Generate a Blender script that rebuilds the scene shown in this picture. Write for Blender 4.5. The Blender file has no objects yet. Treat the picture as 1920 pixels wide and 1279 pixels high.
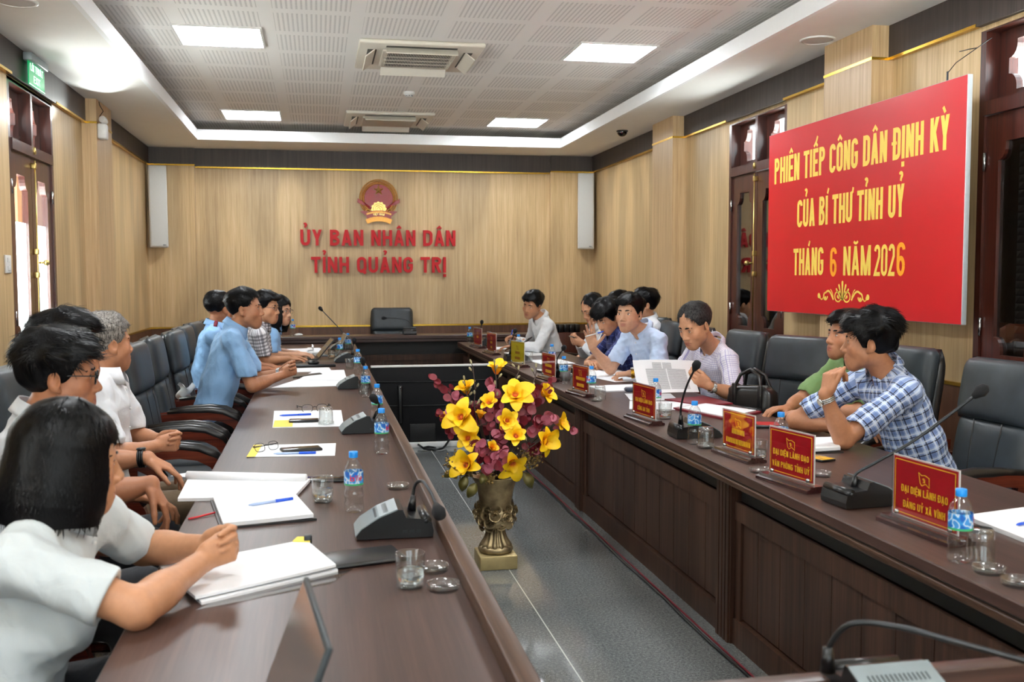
import bpy, bmesh, math, random, os
import numpy as np
from mathutils import Vector, Matrix

# ------------------------------------------------------------------ camera, world, exposure
SC = bpy.context.scene
COL = SC.collection
PI = math.pi

cam = bpy.data.cameras.new('camera')
cam.sensor_width = 36.0
cam.lens = 35.0
cam.clip_start = 0.05
cam.dof.use_dof = True
cam.dof.focus_distance = 5.4
cam.dof.aperture_fstop = 5.0
CAM = bpy.data.objects.new('camera', cam)
COL.objects.link(CAM)
_y, _p, _r = 0.19182, 0.06443, 0.00202
_f = Vector((math.sin(_y) * math.cos(_p), math.cos(_y) * math.cos(_p), -math.sin(_p)))
_r0 = Vector((math.cos(_y), -math.sin(_y), 0))
_d0 = _f.cross(_r0)
_rt = _r0 * math.cos(_r) + _d0 * math.sin(_r)
_dn = _d0 * math.cos(_r) - _r0 * math.sin(_r)
CAM.matrix_world = Matrix(((_rt.x, -_dn.x, -_f.x, 0.0), (_rt.y, -_dn.y, -_f.y, 0.0), (_rt.z, -_dn.z, -_f.z, 1.53), (0, 0, 0, 1)))
SC.camera = CAM

SKY_LOW, SKY_HIGH = 28.0, 4.5
world = bpy.data.worlds.new('daylight')
world.use_nodes = True
SC.world = world
_bg = world.node_tree.nodes['Background']
_bg.inputs[1].default_value = 1.0
_nt = world.node_tree                       # overcast sky; lower half made brighter to throw light up onto the ceiling
_tc = _nt.nodes.new('ShaderNodeTexCoord')
_sp = _nt.nodes.new('ShaderNodeSeparateXYZ')
_rp = _nt.nodes.new('ShaderNodeMapRange')
_mx = _nt.nodes.new('ShaderNodeMix')
_mx.data_type = 'RGBA'
_rp.inputs[1].default_value, _rp.inputs[2].default_value = -0.12, 0.04
_mx.inputs[6].default_value = (SKY_LOW, SKY_LOW * .99, SKY_LOW * .95, 1)
_mx.inputs[7].default_value = (SKY_HIGH * .88, SKY_HIGH * .95, SKY_HIGH, 1)
_nt.links.new(_tc.outputs['Generated'], _sp.inputs[0])
_nt.links.new(_sp.outputs[2], _rp.inputs[0])
_nt.links.new(_rp.outputs[0], _mx.inputs[0])
_nt.links.new(_mx.outputs[2], _bg.inputs[0])

SC.view_settings.view_transform = 'Standard'
SC.view_settings.look = 'None'
SC.view_settings.exposure = 0.6
SC.view_settings.gamma = 1.0
SC.view_settings.use_curve_mapping = False
SC.cycles.use_denoising = True
SC.cycles.max_bounces = 10
SC.cycles.diffuse_bounces = 5
SC.cycles.glossy_bounces = 5
SC.cycles.transmission_bounces = 10
SC.cycles.transparent_max_bounces = 12
SC.cycles.caustics_reflective = False
SC.cycles.caustics_refractive = False
SC.cycles.sample_clamp_indirect = 6.0
PANEL_STRENGTH = 26.0          # the ceiling light panels
random.seed(7)
NPR = np.random.RandomState(5)

# ------------------------------------------------------------------ material helpers
def lin(c):
    """sRGB 0-255 to linear"""
    out = []
    for v in c:
        v = v / 255.0
        out.append(v / 12.92 if v <= 0.04045 else ((v + 0.055) / 1.055) ** 2.4)
    return (out[0], out[1], out[2], 1.0)

class NT:
    def __init__(s, name):
        s.m = bpy.data.materials.new(name)
        s.m.use_nodes = True
        s.t = s.m.node_tree
        s.b = s.t.nodes['Principled BSDF']
    def n(s, typ, **kw):
        nd = s.t.nodes.new('ShaderNode' + typ)
        for k, v in kw.items():
            if k.startswith('i_'):
                key = k[2:]
                key = int(key) if key.isdigit() else key.replace('_', ' ')
                nd.inputs[key].default_value = v
            else:
                setattr(nd, k, v)
        return nd
    def l(s, a, b):
        s.t.links.new(a, b)
    def coord(s, scale=(1, 1, 1), kind='Object', rot=(0, 0, 0)):
        tc = s.n('TexCoord')
        mp = s.n('Mapping')
        mp.inputs['Scale'].default_value = scale
        mp.inputs['Rotation'].default_value = rot
        s.l(tc.outputs[kind], mp.inputs['Vector'])
        return mp.outputs['Vector']
    def noise(s, vec, scale=5, detail=4, rough=0.55, dist=0.0):
        nd = s.n('TexNoise')
        nd.inputs['Scale'].default_value = scale
        nd.inputs['Detail'].default_value = detail
        nd.inputs['Roughness'].default_value = rough
        nd.inputs['Distortion'].default_value = dist
        if vec is not None:
            s.l(vec, nd.inputs['Vector'])
        return nd.outputs['Fac']
    def ramp(s, fac, stops):
        nd = s.n('ValToRGB')
        cr = nd.color_ramp
        while len(cr.elements) < len(stops):
            cr.elements.new(0.5)
        for e, (p, c) in zip(cr.elements, stops):
            e.position = p
            e.color = c
        s.l(fac, nd.inputs['Fac'])
        return nd.outputs['Color']
    def mix(s, fac, a, b, blend='MIX'):
        nd = s.n('Mix', data_type='RGBA', blend_type=blend)
        for sock, v in ((nd.inputs[0], fac), (nd.inputs[6], a), (nd.inputs[7], b)):
            if isinstance(v, (int, float, tuple)):
                sock.default_value = v
            else:
                s.l(v, sock)
        return nd.outputs[2]
    def math(s, op, a, b=None, c=None, clamp=False):
        nd = s.n('Math', operation=op, use_clamp=clamp)
        for i, v in enumerate((a, b, c)):
            if v is None:
                continue
            if isinstance(v, (int, float)):
                nd.inputs[i].default_value = v
            else:
                s.l(v, nd.inputs[i])
        return nd.outputs[0]
    def sep(s, vec):
        nd = s.n('SeparateXYZ')
        s.l(vec, nd.inputs[0])
        return nd.outputs
    def bump(s, h, strength=0.3, dist=0.002):
        nd = s.n('Bump')
        nd.inputs['Strength'].default_value = strength
        nd.inputs['Distance'].default_value = dist
        s.l(h, nd.inputs['Height'])
        s.l(nd.outputs['Normal'], s.b.inputs['Normal'])
    def base(s, c):
        if isinstance(c, tuple):
            s.b.inputs['Base Color'].default_value = c
        else:
            s.l(c, s.b.inputs['Base Color'])
    def set(s, **kw):
        names = dict(rough='Roughness', metal='Metallic', spec='Specular IOR Level', trans='Transmission Weight', ior='IOR',
                     coat='Coat Weight', coatr='Coat Roughness', alpha='Alpha', sss='Subsurface Weight', sheen='Sheen Weight')
        for k, v in kw.items():
            sock = s.b.inputs[names[k]]
            if isinstance(v, (int, float)):
                sock.default_value = v
            else:
                s.l(v, sock)
        return s.m

MATS = {}
def plain(name, rgb, rough=0.5, metal=0.0, var=0.06, scale=30, **kw):
    """solid colour with a little procedural variation"""
    if name in MATS:
        return MATS[name]
    t = NT(name)
    c = lin(rgb)
    if var:
        f = t.noise(t.coord(), scale, 3)
        lo = tuple(v * (1 - var) for v in c[:3]) + (1,)
        hi = tuple(min(1, v * (1 + var)) for v in c[:3]) + (1,)
        t.base(t.ramp(f, [(0.3, lo), (0.7, hi)]))
    else:
        t.base(c)
    t.set(rough=rough, metal=metal, **kw)
    MATS[name] = t.m
    return t.m

def wood(name, dark, mid, light, axis='Z', scale=1.0, rough=0.45, coat=0.0, planks=0.0, spec=0.5, gl=5.0):
    """grain that runs along one axis; optional board widths of differing tone"""
    t = NT(name)
    st = {'X': (gl * .12, gl * 5, gl * 5), 'Y': (gl * 5, gl * .12, gl * 5), 'Z': (gl * 5, gl * 5, gl * .12)}[axis]
    st = tuple(v * scale for v in st)
    v = t.coord(st)
    n1 = t.noise(v, 1.0, 5, 0.6, 0.3)
    v2 = t.coord(tuple(a * 4.2 for a in st))
    n2 = t.noise(v2, 1.0, 3, 0.6)
    f = t.math('MULTIPLY_ADD', n2, 0.45, t.math('MULTIPLY', n1, 0.55))
    col = t.ramp(f, [(0.34, lin(dark)), (0.5, lin(mid)), (0.66, lin(light))])
    if planks:
        vw = t.coord(tuple(a * b for a, b in zip({'X': (0.3, 1, 1), 'Y': (1, 0.3, 1), 'Z': (1, 1, 0.3)}[axis], (planks,) * 3)))
        wn = t.noise(vw, 1.0, 0)
        tone = t.ramp(wn, [(0.38, (0.82, 0.82, 0.82, 1)), (0.62, (1.1, 1.1, 1.1, 1))])
        col = t.mix(1.0, col, tone, 'MULTIPLY')
    t.base(col)
    t.set(rough=rough, coat=coat, coatr=0.12, spec=spec)
    t.bump(f, 0.08, 0.001)
    MATS[name] = t.m
    return t.m

M = {}
M['panel_wood'] = wood('light oak wall panelling', (172, 143, 102), (195, 166, 122), (209, 183, 142), 'Z', 1.0, 0.42, planks=3.0, gl=6)
M['pillar_wood'] = wood('pinkish oak pillar cladding', (170, 139, 102), (194, 163, 122), (209, 181, 143), 'Z', 1.0, 0.42, gl=6)
M['band_wood'] = wood('dark grey oak cornice band', (44, 36, 34), (58, 49, 46), (72, 62, 58), 'Z', 1.0, 0.5, gl=6)
M['wainscot'] = wood('brown wainscot boards', (66, 40, 28), (92, 60, 42), (112, 76, 54), 'Z', 1.0, 0.4, planks=5.0, gl=6)
M['table_top'] = wood('dark walnut table top', (54, 37, 32), (68, 48, 42), (82, 59, 52), 'Y', 1.0, 0.34, coat=0.0, spec=.45, gl=7)
M['table_top_x'] = wood('dark walnut cross grain top', (54, 37, 32), (68, 48, 42), (82, 59, 52), 'X', 1.0, 0.34, coat=0.0, spec=.45, gl=7)
M['table_edge'] = wood('dark walnut edge band', (54, 37, 28), (74, 53, 41), (92, 68, 52), 'Y', 1.0, 0.36, spec=.35, gl=8)
M['table_panel'] = wood('dark walnut front panel', (42, 27, 20), (64, 43, 33), (84, 58, 45), 'Z', 1.0, 0.45, planks=7.0, spec=.3, gl=7)
M['frame_wood'] = wood('red mahogany joinery', (44, 17, 12), (66, 27, 19), (84, 38, 26), 'Z', 1.0, 0.3, coat=0.25, gl=6)
M['chair_wood'] = wood('glossy mahogany chair arm', (58, 20, 12), (88, 34, 22), (112, 48, 30), 'X', 1.0, 0.22, coat=0.5, gl=6)
M['gold'] = plain('polished gold trim', (214, 172, 66), 0.25, 0.9, 0.04)
M['brass'] = plain('brass fitting', (205, 178, 110), 0.3, 0.95, 0.05)
M['white_paint'] = plain('white ceiling paint', (240, 239, 236), 0.85, 0, 0.012, 8)
M['black'] = plain('black satin plastic', (12, 12, 14), 0.3, 0, 0.08)
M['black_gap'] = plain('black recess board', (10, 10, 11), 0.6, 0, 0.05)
M['black_foam'] = plain('black foam', (20, 20, 23), 0.95, 0, 0.2, 400)
M['gunmetal'] = plain('dark grey metal', (58, 60, 62), 0.35, 0.8, 0.05)
M['silver'] = plain('silver grey plastic', (128, 138, 142), 0.4, 0.15, 0.04)
M['steel'] = plain('brushed steel', (190, 190, 188), 0.25, 1.0, 0.05)
M['white_plastic'] = plain('white plastic', (222, 222, 220), 0.4, 0, 0.02)
M['ac_plastic'] = plain('warm white plastic', (214, 208, 196), 0.5, 0, 0.02)
M['paper'] = plain('white paper', (236, 237, 240), 0.8, 0, 0.012, 12)
M['yellow_paper'] = plain('yellow paper', (240, 214, 96), 0.8, 0, 0.03)
M['grey_speaker'] = plain('pale grey loudspeaker grille', (198, 198, 194), 0.6, 0, 0.04, 200)
M['red_letter'] = plain('red lacquered lettering', (184, 26, 32), 0.5, 0, 0.03, spec=.3)
M['yellow_print'] = plain('yellow print', (246, 214, 92), 0.5, 0, 0.02)
M['orange_print'] = plain('orange print', (250, 166, 24), 0.5, 0, 0.02)
M['blue_cap'] = plain('bright blue plastic cap', (28, 140, 228), 0.35, 0, 0.04)

def leather():
    t = NT('blue grey leather')
    n = t.noise(t.coord(), 9, 3)
    t.base(t.ramp(n, [(0.3, lin((40, 46, 50))), (0.7, lin((52, 59, 64)))]))
    v = t.n('TexVoronoi')
    v.inputs['Scale'].default_value = 260
    t.l(t.coord(), v.inputs['Vector'])
    t.bump(v.outputs['Distance'], 0.12, 0.001)
    return t.set(rough=0.42, spec=0.5)
M['leather'] = leather()
M['leather_black'] = plain('black leather', (26, 24, 24), 0.3, 0, 0.15, 20)

def glass(name, color=(1, 1, 1, 1), rough=0.0, ior=1.45):
    """clear glass; the light that crosses it goes on unbent for shadows"""
    t = NT(name)
    t.base(color)
    t.set(rough=rough, trans=1.0, ior=ior)
    return t.m
M['glass'] = glass('clear drinking glass', (0.97, 0.985, 0.98, 1), 0.0, 1.46)
M['pet'] = glass('clear bottle plastic', (0.985, 0.99, 0.995, 1), 0.02, 1.17)
M['water'] = glass('water', (0.97, 0.985, 0.99, 1), 0.0, 1.33)
M['acrylic'] = glass('clear acrylic sheet', (0.95, 0.96, 0.96, 1), 0.02, 1.35)

def thin_pane(name, tint, refl):
    t = NT(name)
    tr = t.n('BsdfTransparent')
    tr.inputs[0].default_value = tint
    gl = t.n('BsdfGlossy')
    gl.inputs['Roughness'].default_value = 0.02
    fr = t.n('LayerWeight')
    fr.inputs['Blend'].default_value = 0.5
    fac = t.math('MULTIPLY_ADD', t.math('POWER', fr.outputs['Facing'], 3.0), refl * 2.2, 0.05 + refl * .12, clamp=True)
    mx = t.n('MixShader')
    t.l(fac, mx.inputs[0])
    t.l(tr.outputs[0], mx.inputs[1])
    t.l(gl.outputs[0], mx.inputs[2])
    t.l(mx.outputs[0], t.t.nodes['Material Output'].inputs['Surface'])
    return t.m
M['pane'] = thin_pane('window glass', (0.93, 0.96, 0.96, 1), 0.25)
M['pane_dark'] = thin_pane('tinted window glass', (0.35, 0.36, 0.36, 1), 0.42)
M['lens'] = thin_pane('spectacle lens', (0.97, 0.98, 0.98, 1), 0.2)

def emit(name, rgb, strength):
    t = NT(name)
    e = t.n('Emission')
    e.inputs[0].default_value = rgb
    e.inputs[1].default_value = strength
    t.l(e.outputs[0], t.t.nodes['Material Output'].inputs['Surface'])
    return t.m
M['panel_light'] = emit('light panel diffuser', (0.93, 0.97, 1.0, 1), PANEL_STRENGTH)

def granite():
    t = NT('grey granite tiles with grout')
    v = t.coord((1, 1, 1))
    n1 = t.noise(v, 320, 2, 0.7)
    n2 = t.noise(v, 90, 3, 0.6)
    n3 = t.noise(v, 1.1, 2)
    f = t.math('MULTIPLY_ADD', n1, 0.65, t.math('MULTIPLY', n2, 0.35))
    col = t.ramp(f, [(0.34, lin((52, 54, 54))), (0.48, lin((98, 101, 101))), (0.56, lin((120, 123, 123))), (0.68, lin((176, 178, 176)))])
    tone = t.ramp(n3, [(0.35, (0.86, 0.87, 0.88, 1)), (0.65, (1.05, 1.05, 1.05, 1))])
    col = t.mix(1.0, col, tone, 'MULTIPLY')
    x, y, z = t.sep(v)
    def line(c, step, off, w):
        a = t.math('DIVIDE', t.math('SUBTRACT', c, off), step)
        fr = t.math('FRACT', a)
        d = t.math('ABSOLUTE', t.math('SUBTRACT', fr, 0.5))
        return t.math('GREATER_THAN', d, 0.5 - w / step / 2)
    gx = line(x, 1.2, 0.96, 0.006)
    gy = line(y, 0.6, 5.72, 0.003)
    col = t.mix(t.math('MULTIPLY', gy, 0.4), col, lin((150, 152, 150)))
    col = t.mix(t.math('MULTIPLY', gx, 0.85), col, lin((196, 197, 192)))
    t.base(col)
    t.set(rough=0.07, spec=0.5)
    return t.m
M['granite'] = granite()

def perforated():
    """white gypsum board with blocks of slotted holes"""
    t = NT('perforated gypsum ceiling')
    x, y, z = t.sep(t.coord((1, 1, 1)))
    def fr(c, step, off):
        return t.math('FRACT', t.math('DIVIDE', t.math('SUBTRACT', c, off), step))
    def inside(f, lo, hi):
        return t.math('MULTIPLY', t.math('GREATER_THAN', f, lo), t.math('LESS_THAN', f, hi))
    bx = inside(fr(x, 0.61, -0.31), 0.06, 0.90)
    by = inside(fr(y, 0.61, 0.22), 0.08, 0.90)
    hx = inside(fr(x, 0.032, 0), 0.2, 0.62)
    hy = inside(fr(y, 0.022, 0), 0.15, 0.7)
    m = t.math('MULTIPLY', t.math('MULTIPLY', bx, by), t.math('MULTIPLY', hx, hy))
    t.base(t.mix(m, lin((244, 242, 239)), lin((190, 188, 186))))
    t.set(rough=0.9)
    return t.m
M['perforated'] = perforated()

# ------------------------------------------------------------------ mesh helpers
class MB:
    """collects vertices and faces of one mesh"""
    def __init__(s):
        s.v, s.f, s.m, s.sm = [], [], [], []
    def add(s, verts, faces, mi=0, smooth=False):
        o = len(s.v)
        s.v += [tuple(p) for p in verts]
        for f in faces:
            s.f.append([i + o for i in f])
            s.m.append(mi)
            s.sm.append(smooth)
        return s
    def box(s, x0, x1, y0, y1, z0, z1, mi=0, mat=None):
        vs = [(x, y, z) for z in (z0, z1) for y in (y0, y1) for x in (x0, x1)]
        if mat is not None:
            vs = [tuple(mat @ Vector(p)) for p in vs]
        return s.add(vs, [(0, 2, 3, 1), (4, 5, 7, 6), (0, 1, 5, 4), (2, 6, 7, 3), (0, 4, 6, 2), (1, 3, 7, 5)], mi)
    def rbox(s, x0, x1, y0, y1, z0, z1, r=0.005, seg=2, mi=0, mat=None, smooth=True):
        bm = bmesh.new()
        bmesh.ops.create_cube(bm, size=1)
        for v in bm.verts:
            v.co = Vector(((x0 + x1) / 2 + v.co.x * (x1 - x0), (y0 + y1) / 2 + v.co.y * (y1 - y0), (z0 + z1) / 2 + v.co.z * (z1 - z0)))
        r = min(r, (x1 - x0) * .49, (y1 - y0) * .49, (z1 - z0) * .49)
        bmesh.ops.bevel(bm, geom=bm.edges[:], offset=r, segments=seg, profile=0.5, affect='EDGES')
        bm.normal_update()
        vs = [v.co.copy() for v in bm.verts]
        if mat is not None:
            vs = [mat @ p for p in vs]
        bm.verts.index_update()
        fs = [[v.index for v in f.verts] for f in bm.faces]
        bm.free()
        return s.add(vs, fs, mi, smooth)
    def tube(s, pts, r, n=10, mi=0, caps=True, closed=False, smooth=True):
        pts = [Vector(p) for p in pts]
        k = len(pts)
        rs = r if isinstance(r, (list, tuple)) else [r] * k
        up = None
        rings = []
        for i, p in enumerate(pts):
            a = pts[(i - 1) % k] if (i > 0 or closed) else p
            b = pts[(i + 1) % k] if (i < k - 1 or closed) else p
            t = (b - a)
            t = t.normalized() if t.length > 1e-9 else Vector((0, 0, 1))
            if up is None:
                up = t.orthogonal().normalized()
            else:
                up = up - t * up.dot(t)
                up = up.normalized() if up.length > 1e-6 else t.orthogonal().normalized()
            w = t.cross(up)
            rings.append([p + (up * math.cos(2 * PI * j / n) + w * math.sin(2 * PI * j / n)) * rs[i] for j in range(n)])
        vs = [q for rg in rings for q in rg]
        fs = []
        for i in range(k if closed else k - 1):
            i2 = (i + 1) % k
            for j in range(n):
                fs.append((i * n + j, i * n + (j + 1) % n, i2 * n + (j + 1) % n, i2 * n + j))
        if caps and not closed:
            fs.append(tuple(range(n - 1, -1, -1)))
            fs.append(tuple((k - 1) * n + j for j in range(n)))
        return s.add(vs, fs, mi, smooth)
    def lathe(s, prof, n=24, mi=0, c=(0, 0, 0), cap=True, smooth=True, mod=None):
        """prof: list of (radius, z)"""
        vs, fs = [], []
        k = len(prof)
        for r, z in prof:
            for j in range(n):
                a = 2 * PI * j / n
                q = r if mod is None else r * mod(a, z)
                vs.append((c[0] + q * math.cos(a), c[1] + q * math.sin(a), c[2] + z))
        for i in range(k - 1):
            for j in range(n):
                fs.append((i * n + j, i * n + (j + 1) % n, (i + 1) * n + (j + 1) % n, (i + 1) * n + j))
        if cap:
            if prof[0][0] > 1e-6:
                fs.append(tuple(range(n - 1, -1, -1)))
            if prof[-1][0] > 1e-6:
                fs.append(tuple((k - 1) * n + j for j in range(n)))
        return s.add(vs, fs, mi, smooth)
    def prism(s, poly, h0, h1, plane='XY', mi=0, smooth=False):
        """polygon (a,b) pushed from h0 to h1 along the third axis"""
        def P(a, b, h):
            return {'XY': (a, b, h), 'XZ': (a, h, b), 'YZ': (h, a, b)}[plane]
        n = len(poly)
        vs = [P(a, b, h0) for a, b in poly] + [P(a, b, h1) for a, b in poly]
        fs = [tuple(range(n)), tuple(range(2 * n - 1, n - 1, -1))]
        for i in range(n):
            j = (i + 1) % n
            fs.append((i, n + i, n + j, j))
        return s.add(vs, fs, mi, smooth)
    def sphere(s, c, r, n=14, m=9, mi=0, mat=None):
        rx, ry, rz = (r, r, r) if isinstance(r, (int, float)) else r
        vs = []
        for i in range(m + 1):
            th = PI * i / m
            for j in range(n):
                a = 2 * PI * j / n
                p = Vector((rx * math.sin(th) * math.cos(a), ry * math.sin(th) * math.sin(a), rz * math.cos(th)))
                if mat is not None:
                    p = mat @ p
                vs.append((c[0] + p.x, c[1] + p.y, c[2] + p.z))
        fs = []
        for i in range(m):
            for j in range(n):
                a, b, cc, d = i * n + j, i * n + (j + 1) % n, (i + 1) * n + (j + 1) % n, (i + 1) * n + j
                fs.append((d, cc, b, a))
        return s.add(vs, fs, mi, True)
    def grid(s, fn, nu, nv, mi=0, smooth=True, closed_u=False):
        vs = [fn(i / (nu - 1 if not closed_u else nu), j / (nv - 1)) for i in range(nu) for j in range(nv)]
        fs = []
        for i in range(nu if closed_u else nu - 1):
            for j in range(nv - 1):
                a = i * nv + j
                b = ((i + 1) % nu) * nv + j
                fs.append((a, b, b + 1, a + 1))
        return s.add(vs, fs, mi, smooth)
    def xf(s, mat):
        s.v = [tuple(mat @ Vector(p)) for p in s.v]
        return s
    def mesh(s, name, mats):
        me = bpy.data.meshes.new(name)
        me.from_pydata(s.v, [], s.f)
        for m in (mats if isinstance(mats, (list, tuple)) else [mats]):
            me.materials.append(m)
        me.polygons.foreach_set('material_index', s.m)
        me.polygons.foreach_set('use_smooth', s.sm)
        if not getattr(s, 'raw', False):
          bm = bmesh.new()
          bm.from_mesh(me)
          bmesh.ops.remove_doubles(bm, verts=bm.verts[:], dist=1e-6)
          bmesh.ops.recalc_face_normals(bm, faces=bm.faces[:])
          bm.to_mesh(me)
          bm.free()
        me.update()
        return me
    def obj(s, name, mats, parent=None, loc=None):
        o = bpy.data.objects.new(name, s.mesh(name, mats))
        COL.objects.link(o)
        if parent is not None:
            o.parent = parent
        if loc is not None:
            o.location = loc
        return o

def tag(o, label, cat, group=None, kind=None):
    o['label'] = label
    o['category'] = cat
    if group:
        o['group'] = group
    if kind:
        o['kind'] = kind
    return o

def thing(name, label, cat, loc=(0, 0, 0), rz=0.0, group=None):
    o = bpy.data.objects.new(name, None)
    o.empty_display_size = 0.05
    COL.objects.link(o)
    o.location = loc
    o.rotation_euler = (0, 0, rz)
    return tag(o, label, cat, group)

def struct(name, mb, mats, label=None, cat=None):
    o = mb.obj(name, mats)
    o['kind'] = 'structure'
    if label:
        o['label'] = label
        o['category'] = cat or 'wall'
    return o

def dup(root, loc=None, rz=None, label=None, group=None):
    """a copy of a thing with copies of its parts and sub-parts"""
    r = root.copy()
    COL.objects.link(r)
    if loc is not None:
        r.location = loc
    if rz is not None:
        r.rotation_euler = (0, 0, rz)
    if label:
        r['label'] = label
    if group:
        r['group'] = group
    for ch in list(root.children):
        c = ch.copy()
        COL.objects.link(c)
        c.parent = r
        for g in list(ch.children):
            d = g.copy()
            COL.objects.link(d)
            d.parent = c
    return r

def RZ(a):
    return Matrix.Rotation(a, 4, 'Z')
def TR(x, y, z):
    return Matrix.Translation((x, y, z))

# ------------------------------------------------------------------ lettering (condensed block capitals drawn as strokes)
def arc(cx, cy, rx, ry, a0, a1, n=9):
    return [(cx + rx * math.cos(math.radians(a0 + (a1 - a0) * i / n)), cy + ry * math.sin(math.radians(a0 + (a1 - a0) * i / n))) for i in range(n + 1)]

def glyph(ch, w, s):
    """strokes of a capital on a box w wide and 1 high; s is the stroke width; returns (strokes, advance)"""
    a, b, m = s / 2, w - s / 2, w / 2
    lo, hi, r = s / 2, 1 - s / 2, min(w / 2 - s / 2, 0.26)
    rr = w / 2 - s / 2
    O = arc(m, hi - r, rr, r, 0, 180) + arc(m, lo + r, rr, r, 180, 360) + [(b, hi - r)]
    g = {
        'I': ([[(a, 0), (a, 1)]], s),
        'H': ([[(a, 0), (a, 1)], [(b, 0), (b, 1)], [(a, .52), (b, .52)]], w),
        'N': ([[(a, 0), (a, 1)], [(b, 0), (b, 1)], ('/', a, 1, b, 0)], w),
        'M': ([[(a, 0), (a, 1)], [(w * 1.3 - a, 0), (w * 1.3 - a, 1)], ('/', a, 1, w * .65, 0), ('/', w * .65, 0, w * 1.3 - a, 1)], w * 1.3),
        'T': ([[(0, hi), (w, hi)], [(m, 0), (m, hi)]], w),
        'L': ([[(a, 1), (a, lo), (w, lo)]], w * .9),
        'E': ([[(w * .92, hi), (a, hi), (a, lo), (w * .92, lo)], [(a, .52), (w * .82, .52)]], w * .92),
        'F': ([[(w * .92, hi), (a, hi), (a, 0)], [(a, .52), (w * .82, .52)]], w * .92),
        'U': ([[(a, 1), (a, lo + r)] + arc(m, lo + r, rr, r, 180, 360) + [(b, 1)]], w),
        'Y': ([('/', a * 1.05, 1, m, .42), ('/', w - a * 1.05, 1, m, .42), [(m, .46), (m, 0)]], w),
        'V': ([('/', a * 1.05, 1, m, 0), ('/', w - a * 1.05, 1, m, 0)], w),
        'X': ([('/', a, 0, b, 1), ('/', a, 1, b, 0)], w),
        'A': ([('/', a * 1.05, 0, m, 1), ('/', w * 1.06 - a * 1.05, 0, m, 1), [(w * .24, .27), (w * .80, .27)]], w * 1.06),
        'K': ([[(a, 0), (a, 1)], ('/', b, 1, a + s * .4, .40), ('/', m * .95, .56, b * 1.02, 0)], w),
        'D': ([[(a, 0), (a, 1)], [(a, hi), (m * .9, hi)] + arc(m * .9, hi - r, b - m * .9, r, 90, 0) + arc(m * .9, lo + r, b - m * .9, r, 0, -90) + [(a, lo)]], w),
        'P': ([[(a, 0), (a, 1)], [(a, hi), (m, hi)] + arc(m, .74, b - m, .26 - s / 2, 90, -90) + [(a, .48 + s / 2)]], w),
        'R': ([[(a, 0), (a, 1)], [(a, hi), (m, hi)] + arc(m, .74, b - m, .26 - s / 2, 90, -90) + [(a, .48 + s / 2)], ('/', m, .5, b, 0)], w),
        'B': ([[(a, 0), (a, 1)], [(a, hi), (m, hi)] + arc(m, .76, b - m - s * .1, .24 - s / 2, 90, -90) + [(a, .52)], [(a, .52)] + arc(m, .26 + s * .1, b - m, .26 - s * .4, 90, -90) + [(a, lo)]], w),
        'O': ([O], w),
        'Q': ([O, [(m, .2), (b + s * .2, -.04)]], w),
        'C': ([arc(m, hi - r, rr, r, -5, 180) + arc(m, lo + r, rr, r, 180, 365)], w),
        'G': ([arc(m, hi - r, rr, r, -5, 180) + arc(m, lo + r, rr, r, 180, 360) + [(b, .48), (m, .48)]], w),
        'S': ([arc(m, .75, rr, .25 - s / 2, 0, 270) + arc(m, .26, rr, .26 - s / 2, 90, -180)], w),
        '0': ([O], w),
        '2': ([arc(m, hi - r, rr, r, 180, -10) + [(b, .62), (a, lo), (w, lo)]], w),
        '6': ([arc(m, hi - r, rr, r, -5, 180) + [(a, .3)], arc(m, .30, rr, .30 - s / 2, 0, 360, 16)], w),
        '.': ([[(a, 0), (a, s)]], s),
    }
    return g[ch]

SPLIT = {}
for _c, _e in {'Ủ': 'U?', 'Â': 'A^', 'Ỉ': 'I?', 'Ả': 'A?', 'Ị': 'I.', 'Ê': 'E^', 'Ế': "E^'", 'Ô': 'O^', 'Đ': 'D-', 'Ỳ': 'Y`', 'Ỷ': 'Y?',
               'Í': "I'", 'Ư': 'U+', 'Á': "A'", 'Ă': 'A(', 'Ạ': 'A.', 'Ệ': 'E^.', 'Ã': 'A~', 'Ò': 'O`', 'Ĩ': 'I~', 'Ố': "O^'", 'Ộ': 'O^.'}.items():
    SPLIT[_c] = _e

def marks(ms, adv, s, gap=0.0):
    out = []
    m = adv / 2
    t = s * 0.62
    y = 1.07 + gap
    for c in ms:
        if c == '^':
            out.append(([(m - .13, y), (m, y + .13), (m + .13, y)], t)); y += .17
        elif c == "'":
            out.append(([(m + .04, y), (m + .13, y + .18)], t)); y += .1
        elif c == '`':
            out.append(([(m, y), (m - .1, y + .17)], t)); y += .1
        elif c == '?':
            out.append((arc(m, y + .20, .075, .07, 160, -70, 7) + [(m - .01, y + .02)], t))
        elif c == '~':
            out.append(([(m - .15, y + .03), (m - .06, y + .1), (m + .06, y + .04), (m + .15, y + .11)], t))
        elif c == '(':
            out.append((arc(m, y + .12, .13, .1, 200, 340, 6), t))
        elif c == '.':
            out.append(([(m, -.09 - s), (m, -.09)], s))
        elif c == '-':
            out.append(([(-.07, .52), (adv * .5, .52)], t))
        elif c == '+':
            out.append(([(adv - s / 2, .95), (adv + .02, 1.0), (adv + .05, 1.14)], t))
    return out

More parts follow.
